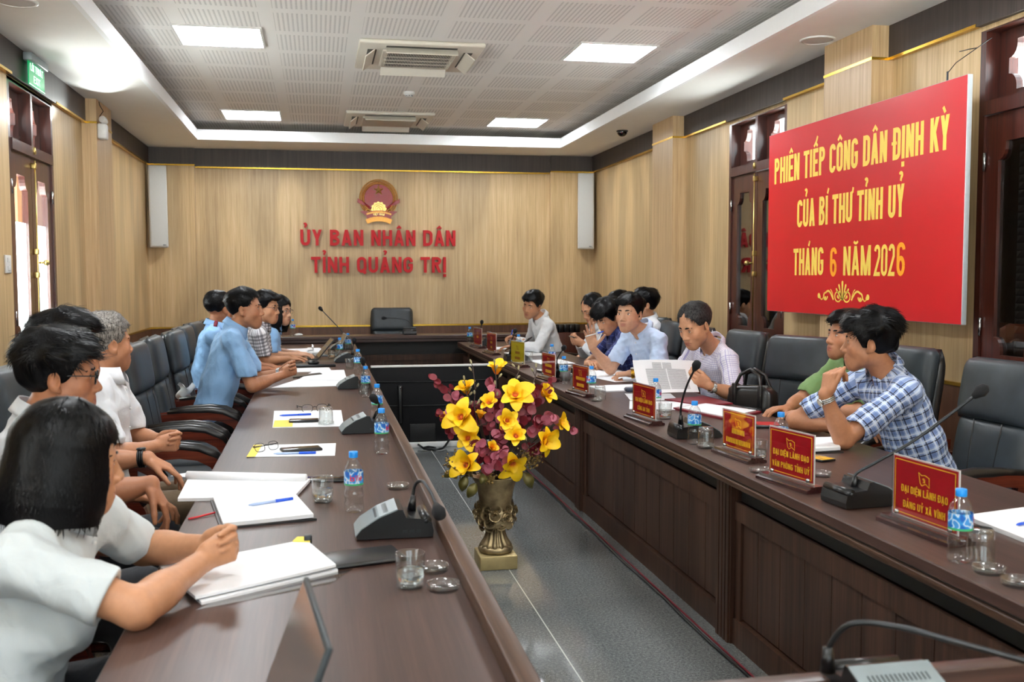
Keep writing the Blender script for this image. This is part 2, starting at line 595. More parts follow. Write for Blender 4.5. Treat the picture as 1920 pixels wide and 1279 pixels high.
def stroke_poly(mb, pts, width, h0, h1, put, mi=0):
    """one stroke as a mitred strip with square ends, pushed out to thickness"""
    P = [Vector((p[0], p[1])) for p in pts]
    Q = [P[0]]
    for p in P[1:]:
        if (p - Q[-1]).length > 1e-4:
            Q.append(p)
    P = Q
    n = len(P)
    L, Rr = [], []
    for i in range(n):
        d0 = (P[i] - P[i - 1]).normalized() if i > 0 else None
        d1 = (P[i + 1] - P[i]).normalized() if i < n - 1 else None
        if d0 is None: d0 = d1
        if d1 is None: d1 = d0
        n0 = Vector((-d0.y, d0.x)); n1 = Vector((-d1.y, d1.x))
        mt = n0 + n1
        if mt.length < 0.35:
            mt = n0; k = 1.0
        else:
            mt = mt.normalized(); k = min(1.0 / max(mt.dot(n0), 0.3), 2.2)
        L.append(P[i] + mt * k * width / 2)
        Rr.append(P[i] - mt * k * width / 2)
    vs, fs = [], []
    for h in (h0, h1):
        vs += [put(p.x, p.y, h) for p in L] + [put(p.x, p.y, h) for p in Rr]
    o = 2 * n
    for i in range(n - 1):
        fs.append((i, i + 1, n + i + 1, n + i))
        fs.append((o + i, o + n + i, o + n + i + 1, o + i + 1))
        fs.append((i, o + i, o + i + 1, i + 1))
        fs.append((n + i, n + i + 1, o + n + i + 1, o + n + i))
    fs.append((0, n, o + n, o)); fs.append((n - 1, o + n - 1, o + 2 * n - 1, 2 * n - 1))
    mb.add(vs, fs, mi)

def text_width(txt, w, s, gap):
    x = 0
    for ch in txt:
        if ch == ' ':
            x += w * .62
            continue
        x += glyph(SPLIT.get(ch, ch)[0], w, s)[1] + gap
    return x - gap

def para(mb, q, s, h0, h1, put, mi=0):
    """a slanting stroke cut level at both ends"""
    _, x0, y0, x1, y1 = q
    hs = s / 2 * math.hypot(x1 - x0, y1 - y0) / abs(y1 - y0)
    P_ = [(x0 - hs, y0), (x0 + hs, y0), (x1 + hs, y1), (x1 - hs, y1)]
    vs = [put(a, b, h0) for a, b in P_] + [put(a, b, h1) for a, b in P_]
    mb.add(vs, [(0, 1, 2, 3), (7, 6, 5, 4), (0, 4, 5, 1), (1, 5, 6, 2), (2, 6, 7, 3), (3, 7, 4, 0)], mi)

def put_text(mb, txt, put, size, h0, h1, w=0.42, s=0.13, gap=0.07, width=None, mi=0, x0=None, mgap=0.0):
    """text centred on x = 0 with its baseline on y = 0; put(x, y, h) gives the point in space; width fixes the length of the line"""
    tw = text_width(txt, w, s, gap) * size
    kx = (width / tw) if width else 1.0
    x = -(tw * kx) / 2 if x0 is None else x0
    for ch in txt:
        if ch == ' ':
            x += w * .62 * size * kx
            continue
        e = SPLIT.get(ch, ch)
        st, adv = glyph(e[0], w, s)
        mb.raw = True
        for k_, sl in enumerate([(q, s) for q in st] + marks(e[1:], adv, s, mgap)):
            hh = h1 + (h1 - h0) * .01 * (k_ % 5)
            pf = lambda a, b, h, x=x: put(x + a * size * kx, b * size, h)
            if sl[0][0] == '/':
                para(mb, sl[0], sl[1], h0, hh, pf, mi)
            else:
                stroke_poly(mb, [(p[0], p[1]) for p in sl[0]], sl[1], h0, hh, pf, mi)
        x += (adv + gap) * size * kx
    return mb
# ------------------------------------------------------------------ the room
XL, XR, YB, YN = -2.02, 3.58, 12.80, -2.6     # left wall, right wall, far wall, near wall
ZS, ZC = 3.10, 3.30                            # soffit and upper ceiling
WIN_Z0, WIN_Z1 = 0.94, 2.86
WIN_L = [(7.25, 8.40), (3.85, 4.95), (0.30, 1.40)]
WIN_R = [(7.25, 8.35), (3.85, 4.95)]

struct('floor', MB().box(XL - .2, XR + .2, YN - .2, YB + .2, -0.1, 0), M['granite'], 'grey speckled granite tile floor', 'floor')

def side_wall(name, xa, xb, wins):
    mb = MB()
    mb.box(xa, xb, YN - .2, YB + .2, 0, WIN_Z0)
    mb.box(xa, xb, YN - .2, YB + .2, WIN_Z1, ZC + .2)
    ys = [YN - .2]
    for a, b in sorted(wins):
        ys += [a, b]
    ys.append(YB + .2)
    for i in range(0, len(ys), 2):
        mb.box(xa, xb, ys[i], ys[i + 1], WIN_Z0, WIN_Z1)
    return struct(name, mb, M['panel_wood'])
side_wall('wall_left', XL - .2, XL, WIN_L)
side_wall('wall_right', XR, XR + .2, WIN_R)
struct('wall_back', MB().box(XL - .2, XR + .2, YB, YB + .2, 0, ZC + .2), M['panel_wood'])
wf = MB()
wf.box(XL - .2, XR + .2, YN - .2, YN, 0, .95)
wf.box(XL - .2, XR + .2, YN - .2, YN, 2.70, ZC + .2)
for a, b in ((XL - .2, -1.5), (.55, 1.0), (3.05, XR + .2)):
    wf.box(a, b, YN - .2, YN, .95, 2.70)
struct('wall_front', wf, M['panel_wood'])
for k_, (a, b) in enumerate(((-1.5, .55), (1.0, 3.05))):  # invented windows, added so their daylight lifts the ceiling and fills the faces
    g = MB()
    for q in range(4):
        x_ = a + (b - a - .05) * q / 3
        g.box(x_, x_ + .05, YN - .12, YN - .05, .95, 2.70)
    g.box(a, b, YN - .12, YN - .05, .95, 1.0)
    g.box(a, b, YN - .12, YN - .05, 2.65, 2.70)
    o_ = struct('window_%d' % (6 + k_), g, M['frame_wood'], 'added unseen window behind the viewer that brightens the ceiling, number %s from the left' % ('one', 'two')[k_], 'window')
    MB().box(a + .02, b - .02, YN - .088, YN - .084, .97, 2.68).obj('window_pane', M['pane'], o_)

# soffit ring, cove lip and raised ceiling
CX0, CX1, CY0, CY1 = -1.33, 2.93, -1.4, 11.94
sf = MB()
sf.box(XL, CX0, YN, YB, ZS, ZS + .03)
sf.box(CX1, XR, YN, YB, ZS, ZS + .03)
sf.box(CX0, CX1, CY1, YB, ZS, ZS + .03)
sf.box(CX0, CX1, YN, CY0, ZS, ZS + .03)
struct('ceiling_1', sf, M['white_paint'])
lip = MB()
lip.box(CX0 - .03, CX0 + .004, CY0, CY1, ZS - .001, ZS + .115)
lip.box(CX1 - .004, CX1 + .03, CY0, CY1, ZS - .001, ZS + .115)
lip.box(CX0 - .03, CX1 + .03, CY1 - .004, CY1 + .03, ZS - .001, ZS + .115)
lip.box(CX0 - .03, CX1 + .03, CY0 - .03, CY0 + .004, ZS - .001, ZS + .115)
struct('trim_1', lip, plain('bright white cove lip', (246, 248, 250), 0.7, 0, 0.01))
struct('ceiling_2', MB().box(XL, XR, YN, YB, ZC, ZC + .05), M['perforated'])

# pillars that stand out of the walls
def pillar(name, x0, x1, y0, y1):
    struct(name, MB().box(x0, x1, y0, y1, 0, ZS), M['pillar_wood'], 'oak clad pillar standing out from the wall', 'pillar')
    g = MB()
    g.box(x0 - .004, x1 + .004, y0 - .004, y1 + .004, 2.885, 2.903)
    struct(name.replace('pillar', 'trim_p'), g, M['gold'])
pillar('pillar_1', XL, XL + .125, 9.40, 10.05)
pillar('pillar_2', XR - .15, XR, 9.38, 9.98)
pillar('pillar_3', XR - .15, XR, 5.80, 6.40)
pillar('pillar_4', XL, XL + .125, 5.80, 6.40)

# cornice band, gold lines and wainscot
band = MB()
gold = MB()
wains = MB()
def run(a0, a1, put_):
    pass
def wall_run(side, y0, y1, low=True):
    if side == 'L':
        band.box(XL, XL + .035, y0, y1, 2.90, ZS)
        gold.box(XL, XL + .038, y0, y1, 2.885, 2.902)
    else:
        band.box(XR - .035, XR, y0, y1, 2.90, ZS)
        gold.box(XR - .038, XR, y0, y1, 2.885, 2.902)
segL = [(YN, 0.30), (1.40, 3.85), (4.95, 5.80), (6.40, 7.25), (8.40, 9.40), (10.05, YB)]
segR = [(YN, 3.85), (4.95, 5.80), (6.40, 7.25), (8.35, 9.38), (9.98, YB)]
for a, b in segL: wall_run('L', a, b)
for a, b in segR: wall_run('R', a, b)
for a, b in WIN_L: band.box(XL, XL + .035, a, b, 2.885, ZS)
for a, b in WIN_R: band.box(XR - .035, XR, a, b, 2.885, ZS)
band.box(XL, -1.46, YB - .075, YB, 2.90, ZS)
band.box(2.99, XR, YB - .075, YB, 2.90, ZS)
band.box(-1.46, 2.99, YB - .035, YB, 2.88, ZS)
gold.box(XL, -1.455, YB - .08, YB, 2.886, 2.902)
gold.box(2.985, XR, YB - .08, YB, 2.886, 2.902)
gold.box(-1.455, 2.985, YB - .04, YB, 2.866, 2.882)
for a, b in segL + WIN_L:
    wains.box(XL, XL + .02, a, b, 0, .905)
    gold.box(XL, XL + .024, a, b, .905, .925)
for a, b in segR + WIN_R:
    wains.box(XR - .02, XR, a, b, 0, .905)
    if (a, b) not in WIN_R:
        gold.box(XR - .024, XR, a, b, .905, .925)
for x0, x1, y0, y1 in ((XL + .125, XL + .145, 9.40, 10.05), (XR - .17, XR - .15, 9.38, 9.98), (XR - .17, XR - .15, 5.8, 6.4), (XL + .125, XL + .145, 5.8, 6.4)):
    wains.box(x0, x1, y0, y1, 0, .905)
wains.box(XL, XR, YB - .07, YB, 0, .905)
gold.box(XL, XR, YB - .075, YB, .905, .925)
struct('trim_2', band, M['band_wood'])
struct('trim_3', gold, M['gold'])
struct('trim_4', wains, M['wainscot'])
backp = MB()
backp.box(XL, -1.46, YB - .055, YB, .925, 2.886)
backp.box(2.99, XR, YB - .055, YB, .925, 2.886)
struct('trim_5', backp, M['panel_wood'])

# ---- windows: a frame, two casements with shaped panes, two fixed lights above
def shaped_hole(w0, w1, z0, z1, hw, top, bot, d0, d1, neck=.62, rad=.075):
    """board w0..w1 by z0..z1 with a shouldered opening centred on it; in (u, depth, z)"""
    mb = MB()
    c = (w0 + w1) / 2
    mb.box(w0, c - hw, d0, d1, z0, z1)
    mb.box(c + hw, w1, d0, d1, z0, z1)
    mb.box(c - hw, c + hw, d0, d1, z1 - top, z1)
    mb.box(c - hw, c + hw, d0, d1, z0, z0 + bot)
    n = hw * neck
    for sx in (-1, 1):
        for sz, T in ((-1, z1 - top), (1, z0 + bot)):
            pts = [(hw, 0), (n, 0), (n, .022)] + [(n + (hw - n) * (1 - math.cos(t * PI / 10)), .022 + rad * math.sin(t * PI / 10)) for t in range(1, 6)]
            pts += [(hw, .022 + rad)]
            poly = [(c + sx * a, T + sz * b) for a, b in pts]
            mb.prism(poly, d0, d1, 'XZ', 0)
    return mb, c, hw, z0 + bot, z1 - top

def build_window(name, side, y0, y1, label, shutter):
    """u runs from the far jamb to the near one, depth runs out of the room"""
    if side == 'L':
        Mx = Matrix(((0, -1, 0, XL), (1, 0, 0, y0), (0, 0, 1, 0), (0, 0, 0, 1)))
    else:
        Mx = Matrix(((0, 1, 0, XR), (1, 0, 0, y0), (0, 0, 1, 0), (0, 0, 0, 1)))
    W = y1 - y0
    z0, z1, zr = WIN_Z0, WIN_Z1 + .02, 2.40
    root = bpy.data.objects.new(name, None)
    COL.objects.link(root)
    root.matrix_world = Mx
    root['kind'] = 'structure'
    root['label'] = label
    root['category'] = 'window'
    fr = MB()
    fr.box(0, .045, .0, .20, z0, z1)
    fr.box(W - .045, W, .0, .20, z0, z1)
    fr.box(.045, W - .045, .0, .20, z1 - .03, z1)
    fr.box(.045, W - .045, -.012, .20, zr, zr + .075)
    fr.box(W / 2 - .022, W / 2 + .022, .0, .20, zr + .075, z1 - .03)
    fr.box(0, W, -.02, .20, z0 - .03, z0)
    fr.obj('window_frame', M['frame_wood'], root)
    h = (W - .09) / 2
    for k in (0, 1):
        w0 = .045 + k * h
        mb, c, hw, za, zb = shaped_hole(w0 + .003, w0 + h - .003, z0 + .003, zr - .003, h / 2 - .105, .15, .16, .015, .06)
        cs = mb.obj('casement', M['frame_wood'], root)
        pm = M['pane'] if side == 'L' else M['pane_dark']
        if side == 'L':
            MB().box(c - hw, c + hw, .034, .038, 1.92, zb).obj('window_pane', pm, cs)
            MB().box(c - hw, c + hw, .034, .038, za, 1.92).obj('frosted_pane', M['frosted'], cs)
        else:
            MB().box(c - hw, c + hw, .034, .038, za, zb).obj('window_pane', pm, cs)
        hi = MB()
        hu = w0 + .004 if k == 0 else w0 + h - .004
        for hz in (1.25, 2.15):
            hi.tube([(hu, .004, hz - .05), (hu, .004, hz + .05)], .009, 8)
        hi.obj('hinge', M['steel'], cs)
        # fixed light above, set back in its box
        l0, l1 = (.045, W / 2 - .022) if k == 0 else (W / 2 + .022, W - .045)
        mb, c, hw, za, zb = shaped_hole(l0, l1, zr + .075, z1 - .03, (l1 - l0) / 2 - .075, .06, .05, .085, .125, .62, .07)
        tl = mb.obj('transom_frame', M['frame_wood'], root)
        MB().box(c - hw, c + hw, .103, .107, za, zb).obj('window_pane', M['pane'], tl)
    bolt = MB()
    u = W / 2
    bolt.tube([(u, -.012, z0 + .05), (u, -.012, zr - .02)], .006, 8)
    for bz in (z0 + .06, 1.55, 1.72, zr - .06):
        bolt.rbox(u - .014, u + .014, -.022, .016, bz - .022, bz + .022, .006)
    bolt.tube([(u, -.02, 1.64), (u, -.055, 1.64)], .008, 8)
    bolt.sphere((u, -.07, 1.64), .022, 12, 8)
    bolt.lathe([(.0, -.03), (.012, -.026), (.014, 0), (.009, .02), (.0, .03)], 10, 0, (u, -.012, zr + .05), cap=False)
    bolt.obj('window_bolt', M['brass'], root)
    if shutter:
        sh = MB()
        sh.box(.045, .045 + h, .24, .26, z0, zr)
        for k in (0, 1):
            w0 = .045 + k * h
            sh.box(w0, w0 + .07, .17, .20, z0, zr)
            sh.box(w0 + h - .07, w0 + h, .17, .20, z0, zr)
            nz = 34
            for i in range(nz):
                zz = z0 + .03 + (zr - z0 - .06) * (i + .5) / nz
                sh.box(w0 + .07, w0 + h - .07, -.028, .028, -.004, .004, mat=TR(0, .19, zz) @ Matrix.Rotation(math.radians(52), 4, 'X'))
        sh.obj('shutter', plain('weathered shutter slats', (96, 88, 80), 0.7, 0, 0.1), root)
    return root

tfro = NT('frosted film on glass')
_tl = tfro.n('BsdfTranslucent'); _tl.inputs[0].default_value = (.93, .97, .97, 1)
_gl = tfro.n('BsdfGlossy'); _gl.inputs['Roughness'].default_value = .1
_mx = tfro.n('MixShader'); _mx.inputs[0].default_value = .05
tfro.l(_tl.outputs[0], _mx.inputs[1]); tfro.l(_gl.outputs[0], _mx.inputs[2])
tfro.l(_mx.outputs[0], tfro.t.nodes['Material Output'].inputs['Surface'])
M['frosted'] = tfro.m
build_window('window_1', 'L', *WIN_L[0], 'mahogany window with frosted lower panes under the exit sign', False)
build_window('window_2', 'L', *WIN_L[1], 'mahogany window in the left wall nearer the viewer', False)
build_window('window_3', 'L', *WIN_L[2], 'mahogany window in the left wall beside the viewer', False)
build_window('window_4', 'R', *WIN_R[0], 'mahogany window partly hidden behind the red banner', True)
build_window('window_5', 'R', *WIN_R[1], 'dark mahogany window at the right edge past the red banner', True)
ext = MB().box(-3.0, -2.85, 10.45, 12.6, 0, 4.2)
struct('exterior_pillar', ext, plain('red brown painted masonry outside', (150, 92, 66), 0.8, 0, 0.05), 'red brown pillar outside the left window', 'pillar')

# ------------------------------------------------------------------ things on the ceiling
def ceiling_light(x, y, label):
    t = thing('ceiling_light', label, 'light', (x, y, ZC), 0, 'square ceiling light panels')
    f = MB()
    for a, b, c, d in ((-.31, .31, -.31, -.295), (-.31, .31, .295, .31), (-.31, -.295, -.295, .295), (.295, .31, -.295, .295)):
        f.box(a, b, c, d, -.014, -.0005)
    f.obj('light_frame', M['white_plastic'], t)
    MB().box(-.295, .295, -.295, .295, -.010, -.002).obj('diffuser', M['panel_light'], t)
    return t
for x, y, lb in ((-.68, 7.70, 'square lit ceiling panel at upper left, nearer of the left pair'),
                 (2.28, 7.70, 'square lit ceiling panel at upper right, nearer of the right pair'),
                 (-.68, 11.32, 'small looking lit ceiling panel at left, near the far wall'),
                 (2.26, 11.32, 'small looking lit ceiling panel at right, near the far wall'),
                 (-.68, 4.08, 'lit ceiling panel above the left table, out of the picture'),
                 (2.28, 4.08, 'lit ceiling panel above the right table, out of the picture'),
                 (-.68, .46, 'lit ceiling panel above the viewer on the left'),
                 (2.28, .46, 'lit ceiling panel above the viewer on the right')):
    ceiling_light(x, y, lb)

def cassette(x, y, label, open_grille):
    t = thing('air_conditioner', label, 'air conditioner', (x, y, ZC), 0, 'ceiling cassette air conditioners')
    b = MB()
    hs = .475
    b.rbox(-hs, hs, -hs, hs, -.035, -.001, .012)
    b.obj('casing', M['ac_plastic'], t)
    g = MB()
    g.rbox(-.29, .29, -.29, .29, -.052, -.034, .006)
    gr = g.obj('grille', M['ac_plastic'], t)
    if open_grille:
        d = MB().box(-.245, .245, -.235, .235, -.0535, -.0515)
        d.obj('air_filter', plain('dark filter mesh', (40, 40, 40), .9, 0, .1), gr)
        s = MB()
        for i in range(45):
            xx = -.275 + i * .0125
            s.box(xx - .0016, xx + .0016, -.27, .27, -.057, -.052)
        for yy in (-.12, 0, .12):
            s.box(-.27, .27, yy - .004, yy + .004, -.058, -.052)
        s.obj('grille_slats', M['ac_plastic'], gr)
    else:
        s = MB()
        for i in range(45):
            xx = -.275 + i * .0125
            s.box(xx - .004, xx + .004, -.27, .27, -.056, -.052)
        s.obj('grille_slats', plain('ivory plastic slats', (200, 190, 176), .6, 0, .03), gr)
    for k in range(4):
        R = RZ(k * PI / 2)
        o = MB().box(-.27, .27, .335, .405, -.0365, -.034, mat=R)
        o.obj('air_outlet', plain('outlet shadow gap', (86, 84, 80), .8, 0, .05), t)
        o = MB().box(-.27, .27, -.045, .045, -.004, .004, mat=R @ TR(0, .385, -.062) @ Matrix.Rotation(math.radians(-38), 4, 'X'))
        o.obj('louvre_flap', M['ac_plastic'], t)
    return t
cassette(.80, 8.05, 'ceiling cassette air conditioner with dark slatted grille, the nearer one', True)
cassette(.79, 11.30, 'ceiling cassette air conditioner with pale closed grille near the far wall', False)

sm = thing('smoke_detector', 'small white smoke detector between the two air conditioners', 'smoke detector', (.88, 9.68, ZC))
MB().lathe([(.055, -.001), (.055, -.02), (.045, -.03), (.0, -.03)], 20, cap=False).obj('detector_base', M['white_plastic'], sm)
v = MB()
v.lathe([(.034, -.029), (.034, -.046), (.026, -.05), (0, -.05)], 16, cap=False)
for k in range(8):
    a = k * PI / 4
    v.box(-.006, .006, -.002, .002, -.044, -.036, mi=1, mat=RZ(a) @ TR(0, .034, 0))
v.obj('sensor_head', [M['white_plastic'], M['black']], sm)

dm = thing('dome_camera', 'black dome security camera on the right hand soffit', 'camera', (3.24, 10.43, ZS))
MB().lathe([(.062, 0), (.062, -.012), (.055, -.016)], 20).obj('mount_ring', M['black'], dm)
MB().sphere((0, 0, -.014), (.054, .054, .05), 18, 12).obj('dome', plain('smoked black dome', (14, 12, 14), .08, 0, 0), dm)
MB().sphere((-.02, -.046, -.03), .005, 8, 6).obj('indicator_light', plain('red indicator', (210, 40, 80), .3, 0, 0), dm)

def ceiling_speaker(x, y, label):
    t = thing('ceiling_speaker', label, 'loudspeaker', (x, y, ZS), 0, 'round ceiling loudspeakers')
    MB().lathe([(.115, 0), (.115, -.008), (.10, -.012), (.098, -.006)], 28, cap=False).obj('speaker_rim', M['white_plastic'], t)
    MB().lathe([(.1, -.007), (.06, -.011), (0, -.012)], 28, cap=False).obj('speaker_grille', plain('pale speaker grille', (196, 192, 190), .7, 0, .05, 300), t)
ceiling_speaker(3.28, 6.22, 'round white ceiling loudspeaker on the right soffit above the banner')
ceiling_speaker(-1.66, 6.20, 'round white ceiling loudspeaker cut by the top left edge')

# ------------------------------------------------------------------ things on the walls
def wall_speaker(x, rz, label):
    t = thing('wall_speaker', label, 'loudspeaker', (x, YB - .16, 2.38), rz, 'tall column loudspeakers on the far wall')
    tilt = Matrix.Rotation(math.radians(-3), 4, 'X')
    b = MB().rbox(-.105, .105, -.055, .06, -.49, .49, .01, mat=tilt)
    b.obj('cabinet', M['white_plastic'], t)
    g = MB().rbox(-.095, .095, -.066, -.054, -.48, .48, .005, mat=tilt)
    g.obj('speaker_grille', M['grey_speaker'], t)
    MB().box(.04, .075, -.0675, -.066, -.468, -.46, mat=tilt).obj('badge', M['gunmetal'], t)
    MB().box(-.03, .03, .05, .12, -.05, .3).obj('bracket', M['gunmetal'], t)
wall_speaker(-1.88, math.radians(14), 'tall white column loudspeaker in the left far corner')
wall_speaker(3.44, math.radians(-14), 'tall white column loudspeaker in the right far corner')

# lettering on the far wall
def wall_put(cx, z):
    return lambda a, b, h: (cx + a, YB - h, z + b)
lt = thing('wall_lettering', 'two lines of raised red letters under the emblem on the far oak wall', 'lettering', (0, 0, 0))
put_text(MB(), 'ỦY BAN NHÂN DÂN', wall_put(.765, 1.925), .2, .012, .05, w=.62, s=.185, gap=.13, width=1.95, mgap=.03).obj('lettering_line', M['red_letter'], lt)
put_text(MB(), 'TỈNH QUẢNG TRỊ', wall_put(.765, 1.585), .2, .012, .05, w=.62, s=.185, gap=.13, width=1.70, mgap=.03).obj('lettering_line', M['red_letter'], lt)

# the national emblem
em = thing('wall_emblem', 'round red and gold national emblem with star and gear above the red letters', 'emblem', (.765, YB, 2.52))
gold2 = plain('antique gold relief', (196, 140, 70), 0.35, 0.75, 0.35, 120)
gold3 = plain('bright gold relief', (226, 194, 116), 0.3, 0.8, 0.12, 60)
red2 = plain('deep red enamel', (142, 14, 20), 0.25, 0, 0.03)
def disc(r, h0, h1, n=40, cz=0.0):
    return [(r * math.cos(2 * PI * i / n), cz + r * math.sin(2 * PI * i / n)) for i in range(n)]
e = MB().prism(disc(.215, 0, 0), -.035, -.004, 'XZ')
e.obj('red_field', red2, em)
e = MB()
for k in range(64):                                         # the two sheaves of rice: overlapping grains round the rim
    a = math.radians(-58 + 296 * k / 63)
    for rr, tl in ((.212, .35), (.235, -.35), (.19, .9)):
        mt = TR(rr * math.cos(a), -.036, rr * math.sin(a)) @ Matrix.Rotation(-(a + PI / 2 + (tl if math.cos(a) > 0 else -tl)), 4, 'Y')
        e.sphere((0, 0, 0), (.017, .008, .0075), 7, 5)
        n = 7 * 6
        e.v[-n:] = [tuple(mt @ Vector(p)) for p in e.v[-n:]]
e.obj('rice_wreath', gold2, em)
e = MB()
for sx in (-1, 1):
    for k in range(16):
        x_, z_ = sx * (.215 - .012 * (k % 4) - .03 * (k // 4)), -.06 - .024 * (k // 4) - .012 * (k % 4)
        e.sphere((x_, -.038, z_ + .03), (.013, .009, .011), 7, 5)
    e.prism([(sx * .262, -.0), (sx * .268, -.05), (sx * .2, -.085), (sx * .165, -.085), (sx * .2, -.045)], -.05, -.03, 'XZ')
    e.prism([(sx * .235, -.165), (sx * .15, -.15), (sx * .13, -.2), (sx * .16, -.225), (sx * .2, -.19)], -.052, -.03, 'XZ')
e.obj('rim_ribbon', [red2], em)
st = MB()
for k in range(10):
    a0 = PI / 2 + k * PI / 5
    a1 = PI / 2 + (k + 1) * PI / 5
    r0, r1 = (.07, .028) if k % 2 == 0 else (.028, .07)
    st.add([(0, -.062, .105), (r0 * math.cos(a0), -.038, .105 + r0 * math.sin(a0)), (r1 * math.cos(a1), -.038, .105 + r1 * math.sin(a1))], [(0, 1, 2)])
st.obj('star', gold3, em)
ge = MB()
tooth = []
for k in range(48):
    a = 2 * PI * k / 48
    r = .098 if (k % 4) in (0, 1) else .088
    tooth.append((r * math.cos(a), -.135 + r * math.sin(a)))
ge.prism(tooth, -.046, -.03, 'XZ')
for r in (.07, .045, .022):
    ge.tube([(r * math.cos(2 * PI * i / 24), -.047, -.135 + r * math.sin(2 * PI * i / 24)) for i in range(24)], .005, 6, closed=True)
ge.obj('gear', gold3, em)
rb = MB()
def arcband(cz, r0, r1, a0, a1, h0, h1, n=14):
    P = [(r1 * math.cos(math.radians(a0 + (a1 - a0) * i / n)), cz + r1 * math.sin(math.radians(a0 + (a1 - a0) * i / n))) for i in range(n + 1)]
    Q = [(r0 * math.cos(math.radians(a0 + (a1 - a0) * i / n)), cz + r0 * math.sin(math.radians(a0 + (a1 - a0) * i / n))) for i in range(n + 1)]
    return P, Q
for (r0, r1, a0, a1, h, mi) in ((.36, .435, 66, 114, -.058, 0), (.30, .36, 62, 118, -.05, 1), (.405, .425, 68, 112, -.062, 1)):
    P, Q = arcband(-.585, r0, r1, a0, a1, 0, 0)
    for i in range(len(P) - 1):
        rb.prism([P[i], P[i + 1], Q[i + 1], Q[i]], h, -.03, 'XZ', mi)
for sx in (-1, 1):
    rb.prism([(sx * .13, -.235), (sx * .11, -.175), (sx * .165, -.28)], -.046, -.03, 'XZ', 1)
    rb.tube([(sx * (.135 + .028 * math.cos(t * .5)), -.045, -.165 + .028 * math.sin(t * .5)) for t in range(10)], .009, 6, mi=1)
rb.obj('name_ribbon', [red2, gold2], em)
nt = MB()
def curve_put(a, b, h):
    an = PI / 2 - a / .37
    rr = .375 + b
    return (rr * math.cos(an), -h, -.585 + rr * math.sin(an))
put_text(nt, 'VIỆT NAM', curve_put, .026, .058, .064, w=.6, s=.16, gap=.14)
nt.obj('emblem_lettering', gold3, em)

# the exit sign above the left window
ex = thing('exit_sign', 'green lit exit sign hanging above the left window', 'sign', (XL + .075, 7.69, 3.0))
MB().rbox(-.03, .03, -.21, .21, .03, .085, .006).obj('sign_housing', M['silver'], ex)
exg = NT('lit green acrylic')
exg.base(lin((22, 150, 92)))
exg.b.inputs['Emission Color'].default_value = lin((20, 160, 96))
exg.b.inputs['Emission Strength'].default_value = .45
exg.set(rough=.2)
exw = NT('lit white lettering')
exw.base((.8, .95, .88, 1))
exw.b.inputs['Emission Color'].default_value = (.75, 1, .88, 1)
exw.b.inputs['Emission Strength'].default_value = .7
pn = MB().box(-.004, .004, -.2, .2, -.13, .03).obj('sign_panel', exg.m, ex)
le = MB()
put_text(le, 'LỐI THOÁT', lambda a, b, h: (h, a, -.03 + b), .05, .0045, .006, w=.5, s=.12, gap=.12, width=.32)
put_text(le, 'EXIT', lambda a, b, h: (h, a, -.105 + b), .05, .0045, .006, w=.6, s=.12, gap=.14, width=.17)
le.box(.0045, .006, -.2, .2, -.13, -.124)
le.obj('sign_lettering', exw.m, pn)

# emergency lamp on the left pillar; its two heads point up at the soffit
el = thing('emergency_light', 'white twin head emergency light on the left oak pillar', 'light', (XL + .125 + .055, 9.47, 2.86))
MB().rbox(-.055, .02, -.055, .055, -.105, .03, .014).obj('lamp_housing', M['white_plastic'], el)
for k in (-1, 1):
    hd = MB()
    mt = TR(-.01, k * .035, .065) @ Matrix.Rotation(math.radians(70), 4, 'X') @ Matrix.Rotation(math.radians(-20), 4, 'Y')
    hd.lathe([(.012, -.04), (.02, -.03), (.03, .0), (.032, .012), (.028, .014), (0, .008)], 16, cap=True)
    hd.xf(mt)
    hd.obj('lamp_head', M['white_plastic'], el)
cb = MB().tube([(-.03, .0, .03), (-.045, .02, .1), (-.02, .05, .15), (-.045, .03, .2), (-.05, .03, .23)], .004, 6)
cb.obj('cable', M['black'], el)
sp = bpy.data.lights.new('emergency_beam', 'SPOT')
sp.energy = 42
sp.color = (.93, 1.0, .97)
sp.spot_size = math.radians(58)
sp.spot_blend = 1.0
sp.shadow_soft_size = .03
so = bpy.data.objects.new('emergency_beam', sp)
COL.objects.link(so)
so.location = (XL + .24, 9.30, 2.93)
so.rotation_euler = (Vector((-1.66, 8.15, 3.1)) - so.location).to_track_quat('-Z', 'Y').to_euler()

sw = thing('light_switch', 'white switch plate on the oak wall at the left edge', 'switch', (XL, 7.12, 1.62))
MB().rbox(0, .012, -.06, .06, -.06, .06, .004).obj('switch_plate', M['white_plastic'], sw)
for k in (-1, 1):
    MB().rbox(.012, .016, -.025, .025, k * .028 - .015, k * .028 + .015, .002).obj('rocker', M['white_plastic'], sw)

